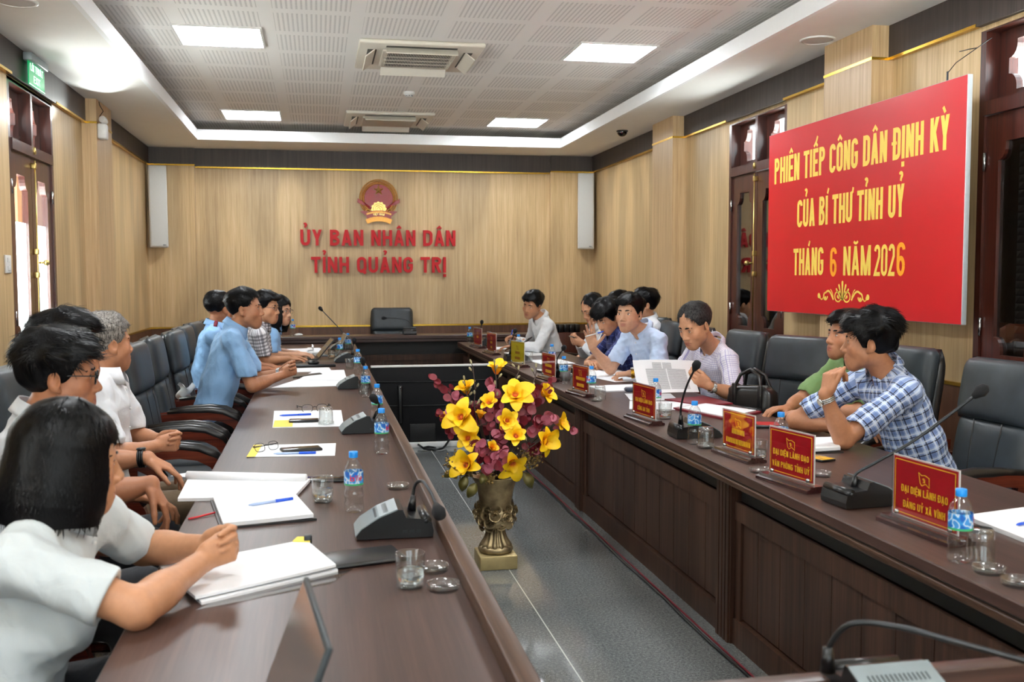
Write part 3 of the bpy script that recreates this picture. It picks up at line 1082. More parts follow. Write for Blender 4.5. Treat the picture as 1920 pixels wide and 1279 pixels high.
# the red banner in front of the right wall
BX, BY0, BY1, BZ0, BZ1 = 3.40, 4.80, 7.17, 1.265, 2.60
bn = thing('banner', 'large red banner with yellow lettering hung on the right wall', 'banner', (BX, BY1, 0))
MB().rbox(.0, .03, -(BY1 - BY0), 0, BZ0, BZ1, .003).obj('banner_frame', plain('pale grey banner edge', (186, 192, 196), .5, 0, .04), bn)
br = NT('glossy red banner vinyl')
br.base(br.ramp(br.noise(br.coord(), 1.4, 2), [(.3, lin((194, 20, 30))), (.7, lin((204, 26, 36)))]))
br.set(rough=.3)
br.bump(br.noise(br.coord((1, 1, .4)), 5, 2), .04, .01)
MB().box(-.002, .0, -(BY1 - BY0) + .004, -.002, BZ0 + .003, BZ1 - .003).obj('banner_print', br.m, bn)
def ban(u, z):
    return lambda a, b, h: (-h, -(u + a), z + b)
for txt, u0, u1, z, hgt in (('PHIÊN TIẾP CÔNG DÂN ĐỊNH KỲ', .10, 2.225, 2.222, .192), ('CỦA BÍ THƯ TỈNH UỶ', .474, 1.81, 1.880, .195)):
    put_text(MB(), txt, ban((u0 + u1) / 2, z), hgt, .002, .0035, w=.42, s=.155, gap=.07, width=u1 - u0).obj('banner_lettering', M['yellow_print'], bn)
l3 = MB()
put_text(l3, 'THÁNG', ban(.645, 1.537), .192, .002, .0035, w=.42, s=.15, gap=.07, width=.44)
l3.obj('banner_lettering', M['yellow_print'], bn)
l3 = MB()
put_text(l3, 'NĂM', ban(1.295, 1.534), .190, .002, .0035, w=.46, s=.14, gap=.08, width=.33)
l3.obj('banner_lettering', M['yellow_print'], bn)
l3 = MB()
put_text(l3, '202', ban(1.613, 1.530), .194, .002, .0035, w=.42, s=.13, gap=.08, width=.225)
l3.obj('banner_lettering', M['yellow_print'], bn)
l6 = MB()
put_text(l6, '6', ban(1.0, 1.527), .195, .002, .0035, w=.42, s=.135, width=.085)
l6.obj('banner_figure', M['orange_print'], bn)
l6 = MB()
put_text(l6, '6', ban(1.79, 1.530), .2, .002, .0035, w=.42, s=.135, width=.085)
l6.obj('banner_figure', M['orange_print'], bn)
orn = MB()
op = ban(1.125, 1.36)
def ostroke(pts, w):
    stroke_poly(orn, pts, w, .002, .0035, op)
def odrop(p0, p1, w0, w1, n=8):
    """a petal that widens from p0 to p1"""
    d = Vector((p1[0] - p0[0], p1[1] - p0[1])); L = d.length; d /= L
    nn = Vector((-d.y, d.x))
    pts = []
    for i in range(n + 1):
        t = i / n
        pts.append((p0[0] + d.x * L * t, p0[1] + d.y * L * t, w0 + (w1 - w0) * t))
    left = [(x + nn.x * w, y + nn.y * w) for x, y, w in pts]
    cap = [(p1[0] + w1 * (nn.x * math.cos(a) + d.x * math.sin(a)), p1[1] + w1 * (nn.y * math.cos(a) + d.y * math.sin(a))) for a in [PI * k / 8 for k in range(9)]]
    right = [(x - nn.x * w, y - nn.y * w) for x, y, w in reversed(pts)]
    poly = left + cap + right
    orn.add([op(a, b, .0035) for a, b in poly], [tuple(range(len(poly)))])
for a, L, w in ((90, .128, .012), (70, .115, .010), (110, .115, .010), (50, .108, .008), (130, .108, .008)):
    odrop((.0, .01), (L * math.cos(math.radians(a)) * 1.1, .0 + L * math.sin(math.radians(a))), .004, w)
for sx in (-1, 1):
    ostroke([(sx * (.055 + .042 * math.cos(t)), .034 + .034 * math.sin(t)) for t in [k * PI / 9 for k in range(19)]], .009)
    odrop((sx * .04, .02), (sx * .058, .034), .004, .011)
    sp_ = []
    for k in range(16):
        t = k / 15
        sp_.append((sx * (.115 + .105 * t), .012 + .058 * math.sin(t * PI * .72) ** 1))
    ostroke(sp_, .014)
    ostroke([(sx * (.118 + .04 * t / 8), .03 + .05 * math.sin(t / 8 * PI / 2)) for t in range(9)], .006)
    ostroke([(sx * (.222 + .026 * math.cos(t)), .034 + .024 * math.sin(t)) for t in [PI / 2 - k * PI / 8 for k in range(13)]], .012)
    odrop((sx * .215, .03), (sx * .222, .024), .006, .012)
    ostroke([(sx * (.25 + .05 * t / 8), .03 - .02 * math.sin(t / 8 * PI)) for t in range(9)], .007)
    odrop((sx * .29, .022), (sx * .312, .036), .008, .019)
orn.obj('banner_ornament', M['yellow_print'], bn)
wr = MB()
wr.rbox(.004, .008, -2.19, -2.175, BZ1 - .02, BZ1 + .05, .001)
wr.tube([(.006, -2.183, BZ1 + .04), (.03, -2.22, BZ1 + .09), (.1, -2.30, 2.755), (.15, -2.35, 2.8)], .0025, 6)
wr.tube([(.1, -2.30, 2.755), (.12, -2.2, 2.77), (.12, -2.12, 2.775)], .0025, 6)
wr.obj('hanging_wire', M['gunmetal'], bn)
# ------------------------------------------------------------------ tables
ZT = 0.76
def planks(mb, x0, x1, y0, y1, z0, z1, along='Y', w=.2):
    n = max(1, round((y1 - y0 if along == 'Y' else x1 - x0) / w))
    for i in range(n):
        if along == 'Y':
            a, b = y0 + (y1 - y0) * i / n, y0 + (y1 - y0) * (i + 1) / n
            mb.box(x0, x1, a + .0022, b - .0022, z0, z1)
        else:
            a, b = x0 + (x1 - x0) * i / n, x0 + (x1 - x0) * (i + 1) / n
            mb.box(a + .0015, b - .0015, y0, y1, z0, z1)

def front(t, face, s, y0, y1, pil):
    """panelled front of a long table; face is its x, s points into the aisle"""
    X = lambda a, b: (min(face + s * a, face + s * b), max(face + s * a, face + s * b))
    p = MB()
    bnds = [y0] + [q for c in pil for q in (c - .075, c + .075)] + [y1]
    for i in range(0, len(bnds), 2):
        a, b = bnds[i], bnds[i + 1]
        if b - a < .05:
            continue
        planks(p, *X(-.10, -.075), a, b, .12, .60)
        p.box(*X(-.11, -.098), a, b, .0, .60)
        p.box(*X(-.10, -.06), a, b, .525, .60)
        p.box(*X(-.10, -.055), a, b, .0, .11)
        p.box(*X(-.10, -.064), a, a + .05, .11, .525)
        p.box(*X(-.10, -.064), b - .05, b, .11, .525)
    p.obj('front_panel', M['table_panel'], t)
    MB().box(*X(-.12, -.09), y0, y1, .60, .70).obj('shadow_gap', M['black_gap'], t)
    for c in pil:
        q = MB()
        q.box(*X(-.09, -.045), c - .07, c + .07, 0, .69)
        for k in range(4):
            yy = c - .051 + k * .034
            q.box(*X(-.046, -.036), yy - .012, yy + .012, 0, .69)
        q.obj('pilaster', M['table_panel'], t)

tl = thing('conference_table', 'long dark walnut conference table on the left with raised front rail', 'table')
MB().rbox(-.43, .345, 1.0, 11.7, .725, ZT, .004, 1, smooth=False).obj('tabletop', M['table_top'], tl)
r = MB()
r.rbox(.342, .387, 1.0, 11.7, .72, .80, .004, 2)
r.rbox(.365, .39, 1.0, 11.7, .69, .72, .003, 1)
r.obj('front_rail', M['table_edge'], tl)
front(tl, .385, 1, 1.0, 11.7, (1.5, 3.9, 6.3, 8.7, 11.1))
lg = MB()
for yy in (1.02, 3.9, 6.3, 8.7, 11.64):
    lg.box(-.33, .29, yy - .02, yy + .02, 0, .725)
lg.obj('table_support', M['table_panel'], tl)

tr = thing('conference_table', 'long dark walnut conference table on the right with panelled front', 'table')
MB().rbox(1.61, 2.45, 1.9, 11.7, .722, ZT, .004, 1, smooth=False).obj('tabletop', M['table_top'], tr)
r = MB()
r.box(1.622, 1.68, 1.9, 11.7, .714, .7225, 1)
r.rbox(1.612, 1.68, 1.9, 11.7, .69, .7145, .004, 2)
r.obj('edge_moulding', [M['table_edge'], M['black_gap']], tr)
front(tr, 1.62, -1, 1.9, 11.7, (3.89, 6.29, 8.69, 11.1))
lg = MB()
for yy in (1.93, 3.9, 6.3, 8.7, 11.66):
    lg.box(1.72, 2.40, yy - .02, yy + .02, 0, .722)
lg.obj('table_support', M['table_panel'], tr)

dk = thing('head_desk', 'dark walnut head desk across the far end before the lone chair', 'desk')
MB().rbox(-.47, 2.55, 11.75, 12.15, .80, .84, .004, 1, smooth=False).obj('tabletop', M['table_top_x'], dk)
MB().rbox(-.46, 2.54, 11.765, 11.82, .765, .80, .004, 1, smooth=False).obj('edge_moulding', M['table_top_x'], dk)
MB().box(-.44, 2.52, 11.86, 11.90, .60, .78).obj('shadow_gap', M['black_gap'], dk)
p = MB()
planks(p, -.44, 2.52, 11.84, 11.87, .12, .54, 'X')
p.box(-.44, 2.52, 11.82, 11.87, .54, .61)
p.box(-.44, 2.52, 11.82, 11.87, 0, .12)
p.obj('front_panel', M['table_panel'], dk)
p = MB()
p.box(-.44, -.40, 11.87, 12.12, 0, .80)
p.box(2.48, 2.52, 11.87, 12.12, 0, .80)
p.obj('end_panel', M['table_panel'], dk)

nd = thing('near_desk', 'dark walnut desk crossing the lower right corner', 'desk')
MB().rbox(.58, 1.59, .80, 1.62, .725, .76, .004, 1, smooth=False).obj('tabletop', M['table_top_x'], nd)
MB().rbox(.58, 1.59, 1.615, 1.66, .70, .80, .004, 2).obj('front_rail', M['table_top_x'], nd)
p = MB()
planks(p, .60, 1.58, 1.585, 1.61, 0, .70, 'X')
p.box(.60, .64, .84, 1.585, 0, .725)
p.box(1.54, 1.58, .84, 1.585, 0, .725)
p.obj('front_panel', M['table_panel'], nd)

# black display unit that closes the aisle
bp = thing('display_panel', 'wide black flat panel on a white plinth across the aisle behind the vase', 'display', (0, 8.9, 0))
b = MB()
b.rbox(.45, 1.60, 0, .07, .045, .725, .004)
b.obj('panel_body', plain('matt black panel', (16, 16, 18), .6, 0, .1, spec=.2), bp)
b = MB().box(.45, 1.60, -.006, .08, .725, .737)
b.obj('top_edge', M['white_plastic'], bp)
b = MB()
for z in (.60, .385):
    b.tube([(.45 + 1.14 * i / 12, -.003, z - .01 * math.sin(i / 12 * PI)) for i in range(13)], .004, 6)
b.obj('cable', M['black'], bp)
b = MB()
b.rbox(.685, .725, -.03, 0, .22, .56, .008)
b.sphere((.705, -.035, .545), .010, 8, 6, 1)
b.obj('clamp_bar', [M['black'], M['steel']], bp)
MB().rbox(.79, 1.02, -.014, 0, .055, .21, .004).obj('port_cover', M['black_gap'], bp)
MB().rbox(.45, 1.60, -.04, .1, .0, .045, .004).obj('plinth', M['white_plastic'], bp)
cbl = MB()
cbl.tube([(.86, 8.84, .03), (.90, 8.72, .012), (.97, 8.68, .01), (1.0, 8.74, .014), (.94, 8.78, .02), (.90, 8.73, .02), (1.0, 8.66, .012), (1.06, 8.70, .014), (1.1, 8.8, .02), (1.2, 8.83, .16)], .010, 8)
tag(cbl.obj('floor_cable', M['black']), 'tangle of black cable on the floor below the black panel', 'cable')
fc = MB()
fc.tube([(1.585 + .006 * math.sin(i * 1.7), 2.0 + i * .3, .008) for i in range(32)], .007, 6)
tag(fc.obj('floor_cable', M['black']), 'black cable lying along the foot of the right table', 'cable')
fc = MB()
fc.box(1.606, 1.6140, 1.95, 11.6, .001, .005)
tag(fc.obj('floor_tape', plain('red tape', (120, 30, 42), .6, 0, .05)), 'red tape strip along the foot of the right table', 'tape')

# ------------------------------------------------------------------ leather chairs with wooden arms
def pillow(mb, w, h, t, mat, nu=12, nv=12, pu=6, pv=8, taper=0.0, topround=0.0, mi=0, bulge=.6):
    """cushion standing in (y, z) and t thick in x"""
    def side(s):
        def fn(a, b):
            u, v = a * 2 - 1, b * 2 - 1
            u = math.copysign(abs(u) ** .75, u); v = math.copysign(abs(v) ** .75, v)
            ww = w / 2 * (1 - taper * v) * (1 - topround * max(0, v) ** 7)
            e = max(0, 1 - abs(u) ** pu) ** .5 * max(0, 1 - abs(v) ** pv) ** .5
            e = e * (1 - .22 * bulge * (u * u + v * v) / 2)
            return tuple(mat @ Vector((s * t / 2 * e, u * ww, v * h / 2)))
        return fn
    mb.grid(side(1), nu, nv, mi)
    mb.grid(side(-1), nu, nv, mi)
    return mb

def make_chair(label):
    t = thing('office_chair', label, 'chair', (0, 0, 0), 0, 'leather office chairs with wooden arms')
    rec = math.radians(9.5)
    B = TR(-.215, 0, .455) @ Matrix.Rotation(-rec, 4, 'Y')        # local z runs up the reclined back
    up = pillow(MB(), .53, .30, .115, B @ TR(.02, 0, .545), topround=.16, nu=16, nv=16)
    bk = pillow(MB(), .50, .43, .105, B @ TR(.015, 0, .20), nu=14, nv=14)
    o = up.obj('headrest_cushion', M['leather'], t)
    o2 = bk.obj('backrest', M['leather'], t)
    se = MB()
    for yy in (-.075, .075):
        se.tube([tuple(B @ Vector((.066, yy * (1 + .25 * k / 6), .02 + .38 * k / 6))) for k in range(7)], .0035, 6)
    se.obj('stitched_seam', M['leather_black'], o2)
    sh = pillow(MB(), .54, .70, .09, B @ TR(-.03, 0, .345), topround=.18, pu=10, pv=10, nu=14, nv=14)
    sh.obj('back_shell', M['leather_black'], t)
    st = pillow(MB(), .54, .54, .13, TR(.03, 0, .445) @ Matrix.Rotation(PI / 2, 4, 'Y') , nu=14, nv=14)
    st.obj('seat', M['leather'], t)
    for s in (-1, 1):
        y = s * .30
        pts = [(-.34, .64), (-.2, .645), (-.05, .655), (.08, .66), (.17, .645), (.24, .605), (.285, .545), (.305, .48), (.30, .43), (.26, .395), (.1, .385), (-.1, .385)]
        a = MB()
        n = len(pts)
        L, Rr = [], []
        for i, (px, pz) in enumerate(pts):
            q0, q1 = pts[max(0, i - 1)], pts[min(n - 1, i + 1)]
            d = Vector((q1[0] - q0[0], q1[1] - q0[1])).normalized()
            nn = Vector((-d.y, d.x)); hw = .026 if i < 9 else .02
            L.append((px + nn.x * hw, pz + nn.y * hw)); Rr.append((px - nn.x * hw, pz - nn.y * hw))
        for i in range(n - 1):
            a.prism([L[i], L[i + 1], Rr[i + 1], Rr[i]], y - .024, y + .024, 'XZ')
        a.box(-.17, -.12, y - .02, y + .02, .39, .63)
        ar = a.obj('armrest', M['chair_wood'], t)
        pd = MB()
        pp = [(-.17, .683), (-.05, .692), (.08, .696), (.17, .684), (.25, .642), (.305, .57)]
        pd.tube([(x_, y, z_ - .006) for x_, z_ in pp], [.018, .026, .028, .028, .026, .016], 10)
        pd.obj('arm_pad', M['leather_black'], ar)
    c = MB()
    c.lathe([(.028, .10), (.028, .3), (.045, .31), (.045, .38)], 14)
    c.box(-.12, .12, -.1, .1, .365, .39)
    c.obj('gas_column', M['black'], t)
    for k in range(5):
        a = 2 * PI * k / 5 + .3
        l = MB()
        l.tube([(.03 * math.cos(a), .03 * math.sin(a), .115), (.15 * math.cos(a), .15 * math.sin(a), .11), (.31 * math.cos(a), .31 * math.sin(a), .075)], [.03, .026, .017], 8)
        lo = l.obj('base_leg', M['chair_wood'], t)
        w = MB()
        w.tube([(.31 * math.cos(a) - .02 * math.sin(a), .31 * math.sin(a) + .02 * math.cos(a), .03), (.31 * math.cos(a) + .02 * math.sin(a), .31 * math.sin(a) - .02 * math.cos(a), .03)], .03, 12)
        w.tube([(.31 * math.cos(a), .31 * math.sin(a), .03), (.31 * math.cos(a), .31 * math.sin(a), .08)], .008, 6)
        w.obj('caster', M['black'], lo)
    return t
CH0 = make_chair('x')
_first = [True]
def chair(x, y, rz, label):
    if _first[0]:
        _first[0] = False
        CH0.location = (x, y, 0); CH0.rotation_euler = (0, 0, rz); CH0['label'] = label
        return CH0
    return dup(CH0, (x, y, 0), rz, label)
D = math.radians
chair(-.78, 5.42, D(3), 'empty black leather chair just beyond the grey haired man')
chair(-.78, 6.20, D(-2), 'empty black leather chair, middle of the three behind the blue shirted man')
chair(-.78, 6.92, D(2), 'black leather chair that the blue shirted man with clasped hands sits on')
chair(-.74, 7.62, D(-1), 'black leather chair with wooden arm just past the blue shirted man')
chair(-.76, 8.30, D(-2), 'black leather chair of the man in blue with his back turned')
chair(-.76, 9.00, D(-3), 'black leather chair of the man typing in the checked shirt')
chair(-.72, 9.70, D(2), 'farthest black leather chair of the left row, under the woman in glasses')
chair(-.90, 2.42, D(4), 'black leather chair of the woman with the black bob')
chair(-1.06, 3.22, D(6), 'black leather chair of the man in black framed glasses')
chair(-1.10, 3.96, D(2), 'black leather chair between the bespectacled man and the grey haired man')
chair(-1.04, 4.68, D(0), 'black leather chair of the grey haired man in white')
chair(.91, 12.36, D(-90), 'lone black leather chair behind the head desk')
chair(2.62, 10.16, D(184), 'black leather chair of the man in white writing at the far right')
chair(2.88, 9.10, D(196), 'black leather chair of the man in white looking at his phone')
chair(2.72, 8.25, D(178), 'black leather chair of the man in navy')
chair(2.64, 7.44, D(176), 'black leather chair right behind the speaking man in pale blue')
chair(2.72, 6.68, D(184), 'black leather chair behind the man reading in the checked white shirt')
chair(2.80, 5.86, D(204), 'black leather chair that carries the black handbag')
chair(2.90, 4.97, D(188), 'black leather chair of the man in the green shirt')
chair(2.80, 4.04, D(182), 'black leather chair of the man in the blue plaid shirt')

# ------------------------------------------------------------------ urn with the artificial flowers
VX, VY = .905, 5.13
vz = thing('urn', 'antique gold pedestal urn with a rose garland on the tiled floor', 'vase', (VX, VY, 0))
bron = NT('antique bronze gold')
_n = bron.noise(bron.coord(), 14, 4)
bron.base(bron.ramp(_n, [(.3, lin((112, 94, 66))), (.6, lin((180, 158, 118))), (.8, lin((208, 188, 146)))]))
bron.set(rough=.38, metal=.6)
M['bronze'] = bron.m
MB().rbox(-.10, .10, -.10, .10, 0, .075, .006).obj('urn_base', plain('gold painted plinth', (176, 156, 108), .4, .5, .08), vz)
s = MB()
s.lathe([(.070, .075), (.088, .08), (.094, .094), (.088, .108), (.074, .114)], 32)
s.lathe([(.084, .108), (.074, .125), (.059, .15), (.050, .18), (.047, .205), (.056, .222)], 72, mod=lambda a, z: 1 + .075 * math.cos(14 * a))
s.obj('urn_stem', M['bronze'], vz)
c = MB()
c.lathe([(.045, .20), (.066, .22), (.078, .26), (.082, .30), (.086, .35), (.096, .41), (.112, .455), (.127, .478), (.128, .483), (.122, .483), (.105, .45), (.08, .36), (.04, .30)], 40, cap=False)
c.obj('urn_cup', M['bronze'], vz)
g = MB()
def rose(mb, c, nrm, r):
    q = Vector(nrm).to_track_quat('Z', 'Y').to_matrix().to_4x4()
    m = Matrix.Translation(c) @ q
    for ring, (rr, n, hh) in enumerate(((1.0, 6, .15), (.68, 5, .38), (.38, 4, .55), (.15, 3, .62))):
        for k in range(n):
            a0 = 2 * PI * (k + ring * .37) / n
            def fn(a, b):
                an = a0 + (a - .5) * 2.1 * PI / n * 1.25
                rad = r * rr * (.45 + .6 * b)
                return tuple(m @ Vector((rad * math.cos(an), rad * math.sin(an), r * (hh + .55 * math.sin(b * 1.3) - .18 * b * b * (1 if ring == 0 else 0)))))
            mb.grid(fn, 5, 4)
g.lathe([(.05, .215), (.072, .222), (.082, .25), (.086, .29), (.082, .325), (.06, .335)], 32)
rr = random.Random(3)
for row, (z, R, n, sz) in enumerate(((.228, .066, 9, .030), (.256, .082, 11, .031), (.288, .088, 11, .033), (.316, .084, 10, .029))):
    for k in range(n):
        a = 2 * PI * (k + .5 * row + rr.uniform(-.15, .15)) / n
        rose(g, (R * math.cos(a), R * math.sin(a), z + rr.uniform(-.008, .008)), (math.cos(a), math.sin(a), rr.uniform(-.2, .3)), sz * rr.uniform(.8, 1.1))
for k in range(44):
    a = rr.uniform(0, 2 * PI); z = rr.uniform(.225, .332)
    m = Matrix.Translation((.09 * math.cos(a), .09 * math.sin(a), z)) @ Vector((math.cos(a), math.sin(a), rr.uniform(-.6, .6))).to_track_quat('Z', 'Y').to_matrix().to_4x4() @ RZ(rr.uniform(0, 6))
    g.grid(lambda u, v: tuple(m @ Vector(((u - .5) * .05 * math.sin(PI * v) ** .7, (v - .2) * .06, .012 * math.sin(PI * v)))), 4, 6)
g.obj('rose_garland', M['bronze'], vz)

def grad(name, inner, outer, r0, r1, rough=.55, sheen=.0):
    """petal colour that turns with the distance from the flower's own heart"""
    t = NT(name)
    tc = t.n('TexCoord')
    vm = t.n('VectorMath', operation='LENGTH')
    t.l(tc.outputs['Object'], vm.inputs[0])
    mr = t.n('MapRange')
    t.l(vm.outputs['Value'], mr.inputs[0])
    mr.inputs[1].default_value = r0; mr.inputs[2].default_value = r1
    n = t.noise(t.coord(), 60, 2)
    f = t.math('ADD', mr.outputs[0], t.math('MULTIPLY', t.math('SUBTRACT', n, .5), .35), clamp=True)
    t.base(t.ramp(f, [(0, lin(inner)), (.45, lin(tuple((a + b) / 2 for a, b in zip(inner, outer)))), (1, lin(outer))]))
    t.set(rough=rough)
    return t.m
M['magnolia'] = grad('yellow magnolia petal', (224, 108, 14), (252, 206, 18), .008, .050)
M['eucalyptus'] = plain('burgundy eucalyptus leaf', (118, 30, 42), .5, 0, .28, 22)
M['eucalyptus_pink'] = plain('dusty pink eucalyptus leaf', (176, 92, 110), .55, 0, .16, 22)
M['twig'] = plain('dark brown twig', (70, 54, 46), .8, 0, .2)
M['olive_leaf'] = plain('olive gold leaf', (96, 88, 40), .4, .2, .25, 16)
M['gold_spray'] = plain('gold brown filler', (150, 122, 66), .45, .3, .25, 40)
M['bud'] = plain('pale green bud', (168, 160, 124), .6, 0, .1)
_pt = lambda u, v, dy=0: Vector((.927 + (u - 935) * .00289 * (1 + dy / 5.1), VY + dy, .738 - (v - 800) * .00275 * (1 + dy / 5.1)))
HUB = Vector((VX, VY, .44))
def stalk(mb, p0, p1, r, bend=.04, n=7, mi=0):
    pts = []
    for i in range(n):
        t = i / (n - 1)
        q = p0.lerp(p1, t) + Vector((0, 0, 1)) * bend * math.sin(t * PI)
        pts.append(q)
    mb.tube(pts, [r * (1 - .4 * i / (n - 1)) for i in range(n)], 6, mi)
def magnolia(u, v, dy, size, face, opening, label, npet=6):
    p = _pt(u, v, dy)
    face = (face[0] + random.uniform(-.25, .25), face[1], face[2] + random.uniform(-.1, .35))
    t = thing('magnolia_stem', label, 'flower', p, 0, 'yellow magnolias in the urn')
    st = MB(); d = Vector(face).normalized()
    root = HUB - p + Vector((random.uniform(-.04, .04), random.uniform(-.04, .04), 0))
    stalk(st, root, -d * size * .15, .005, .02)
    st.obj('stem', M['twig'], t)
    q = d.to_track_quat('Z', 'Y').to_matrix().to_4x4() @ RZ(random.uniform(0, 6))
    pt = MB()
    for ring in (0, 1):
        n = npet if ring == 0 else max(3, npet - 2)
        for k in range(n):
            a = 2 * PI * (k + .5 * ring) / n + random.uniform(-.15, .15)
            L = size * (1.0 if ring == 0 else .80) * random.uniform(.85, 1.15)
            op = opening * (1 if ring == 0 else .55) * random.uniform(.6, 1.25)
            W = L * random.uniform(.60, .78)
            R = q @ RZ(a)
            def fn(s_, t_):
                t_ = t_ ** .8
                wf_ = (.30 + .70 * math.sin(min(1, t_ / .55) * PI / 2)) * (1.0 if t_ < .55 else math.sqrt(max(.02, 1 - .95 * ((t_ - .55) / .45) ** 2)))
                w = W * wf_ * (s_ - .5)
                ang = op * (.42 + .62 * t_ * t_)
                r_ = L * (.08 + t_ * math.sin(ang) * .96)
                z_ = L * t_ * math.cos(ang) * .9
                cup = .85 * w * w / W
                return tuple(R @ Vector((r_ - cup * .9, w, z_ + cup * .5)))
            pt.grid(fn, 6, 10)
    o = pt.obj('petals', M['magnolia'], t)
    if opening > .7:
        h = MB()
        h.sphere(tuple(d * size * .20), size * .10, 8, 6)
        for k in range(10):
            a = 2 * PI * k / 10
            h.tube([tuple(q @ Vector((0, 0, size * .1))), tuple(q @ Vector((size * .16 * math.cos(a), size * .16 * math.sin(a), size * .34)))], size * .02, 5)
        h.obj('flower_heart', plain('orange flower heart', (214, 104, 44), .7, 0, .15, 60), t)
    return t
CAMF = (-.16, -.95, .28)
for a in ((933, 700, .05, .085, (.1, -.3, .9), .75, 'yellow magnolia at the very top of the bouquet'),
          (881, 738, .08, .085, (-.35, -.5, .8), .6, 'half open yellow magnolia at the upper left of the bouquet'),
          (963, 742, -.02, .105, CAMF, 1.15, 'largest yellow magnolia, facing out at the upper middle of the bouquet'),
          (916, 757, -.01, .075, (-.4, -.6, .5), .8, 'yellow magnolia between the top bloom and the big left bloom'),
          (866, 778, -.05, .105, (-.4, -.85, .4), 1.05, 'large yellow magnolia at the left of the bouquet'),
          (943, 786, -.06, .075, (.1, -.9, .3), .9, 'yellow magnolia in the middle of the bouquet'),
          (967, 781, .02, .075, (.5, -.6, .4), .8, 'yellow magnolia tucked behind the middle bloom'),
          (1017, 744, .04, .08, (.5, -.6, .5), .75, 'yellow magnolia at the upper right under burgundy leaves'),
          (1039, 794, -.02, .08, (.7, -.6, .2), .75, 'yellow magnolia at the far right of the bouquet'),
          (958, 815, -.10, .08, CAMF, 1.0, 'yellow magnolia with an orange heart just under the middle'),
          (876, 818, -.04, .085, (-.5, -.8, .1), .95, 'yellow magnolia at the left between two larger blooms'),
          (1010, 827, -.06, .095, (.5, -.75, -.1), 1.0, 'yellow magnolia spread open at the lower right of the bouquet'),
          (874, 868, -.08, .10, (-.45, -.8, .25), .95, 'large yellow magnolia at the lower left above the gold leaves'),
          (948, 858, -.13, .10, (.1, -.85, -.45), 1.05, 'yellow magnolia hanging forward over the rim of the urn'),
          (913, 836, -.10, .05, (0, -.8, .5), .5, 'small yellow magnolia bud low in the middle'),
          (900, 782, .0, .05, (-.1, -.4, .8), .5, 'small yellow magnolia bud left of the middle'),
          (840, 783, .0, .045, (-.7, -.4, .4), .5, 'tiny yellow magnolia bud at the left edge of the bouquet')):
    magnolia(*a)

def leaf_disc(mb, c, r, nrm, mi):
    m = Matrix.Translation(c) @ Vector(nrm).to_track_quat('Z', 'Y').to_matrix().to_4x4() @ RZ(random.uniform(0, 6))
    def fn(a, b):
        an = 2 * PI * a
        rad = r * b * (1 + .1 * math.cos(an))
        return tuple(m @ Vector((rad * math.cos(an), rad * .9 * math.sin(an), .5 * rad * rad / r * math.sin(an + .7) * .6 + .12 * r * b)))
    mb.grid(fn, 12, 4, mi, closed_u=True)
def eucalyptus(path, n, r, label, pink=.35):
    """path: pixel-like bouquet coordinates of the sprig from inside out"""
    P = [_pt(*q) for q in path]
    t = thing('eucalyptus_sprig', label, 'foliage', P[-1], 0, 'burgundy eucalyptus sprigs in the urn')
    o = P[-1]
    st = MB()
    chain = [HUB - o] + [p - o for p in P]
    fine = []
    for i in range(len(chain) - 1):
        for k in range(5):
            fine.append(chain[i].lerp(chain[i + 1], k / 5))
    fine.append(chain[-1])
    st.tube(fine, .0028, 6)
    st.obj('stem', M['twig'], t)
    lf = MB()
    seg = [p - o for p in P]
    tot = len(seg) - 1
    n = int(n * 1.9)
    for k in range(n):
        s_ = (k + .3) / n * tot
        i = min(int(s_), tot - 1)
        c = seg[i].lerp(seg[i + 1], s_ - i)
        c = c + Vector((random.uniform(-1, 1), random.uniform(-1.2, .6), random.uniform(-1, 1))) * r * (1.25 if s_ < tot * .8 else .55)
        nr = Vector((random.uniform(-.7, .7), -1, random.uniform(-.5, .6)))
        leaf_disc(lf, c, r * random.uniform(.7, 1.15), nr, 1 if random.random() < pink else 0)
    lf.obj('leaves', [M['eucalyptus'], M['eucalyptus_pink']], t)
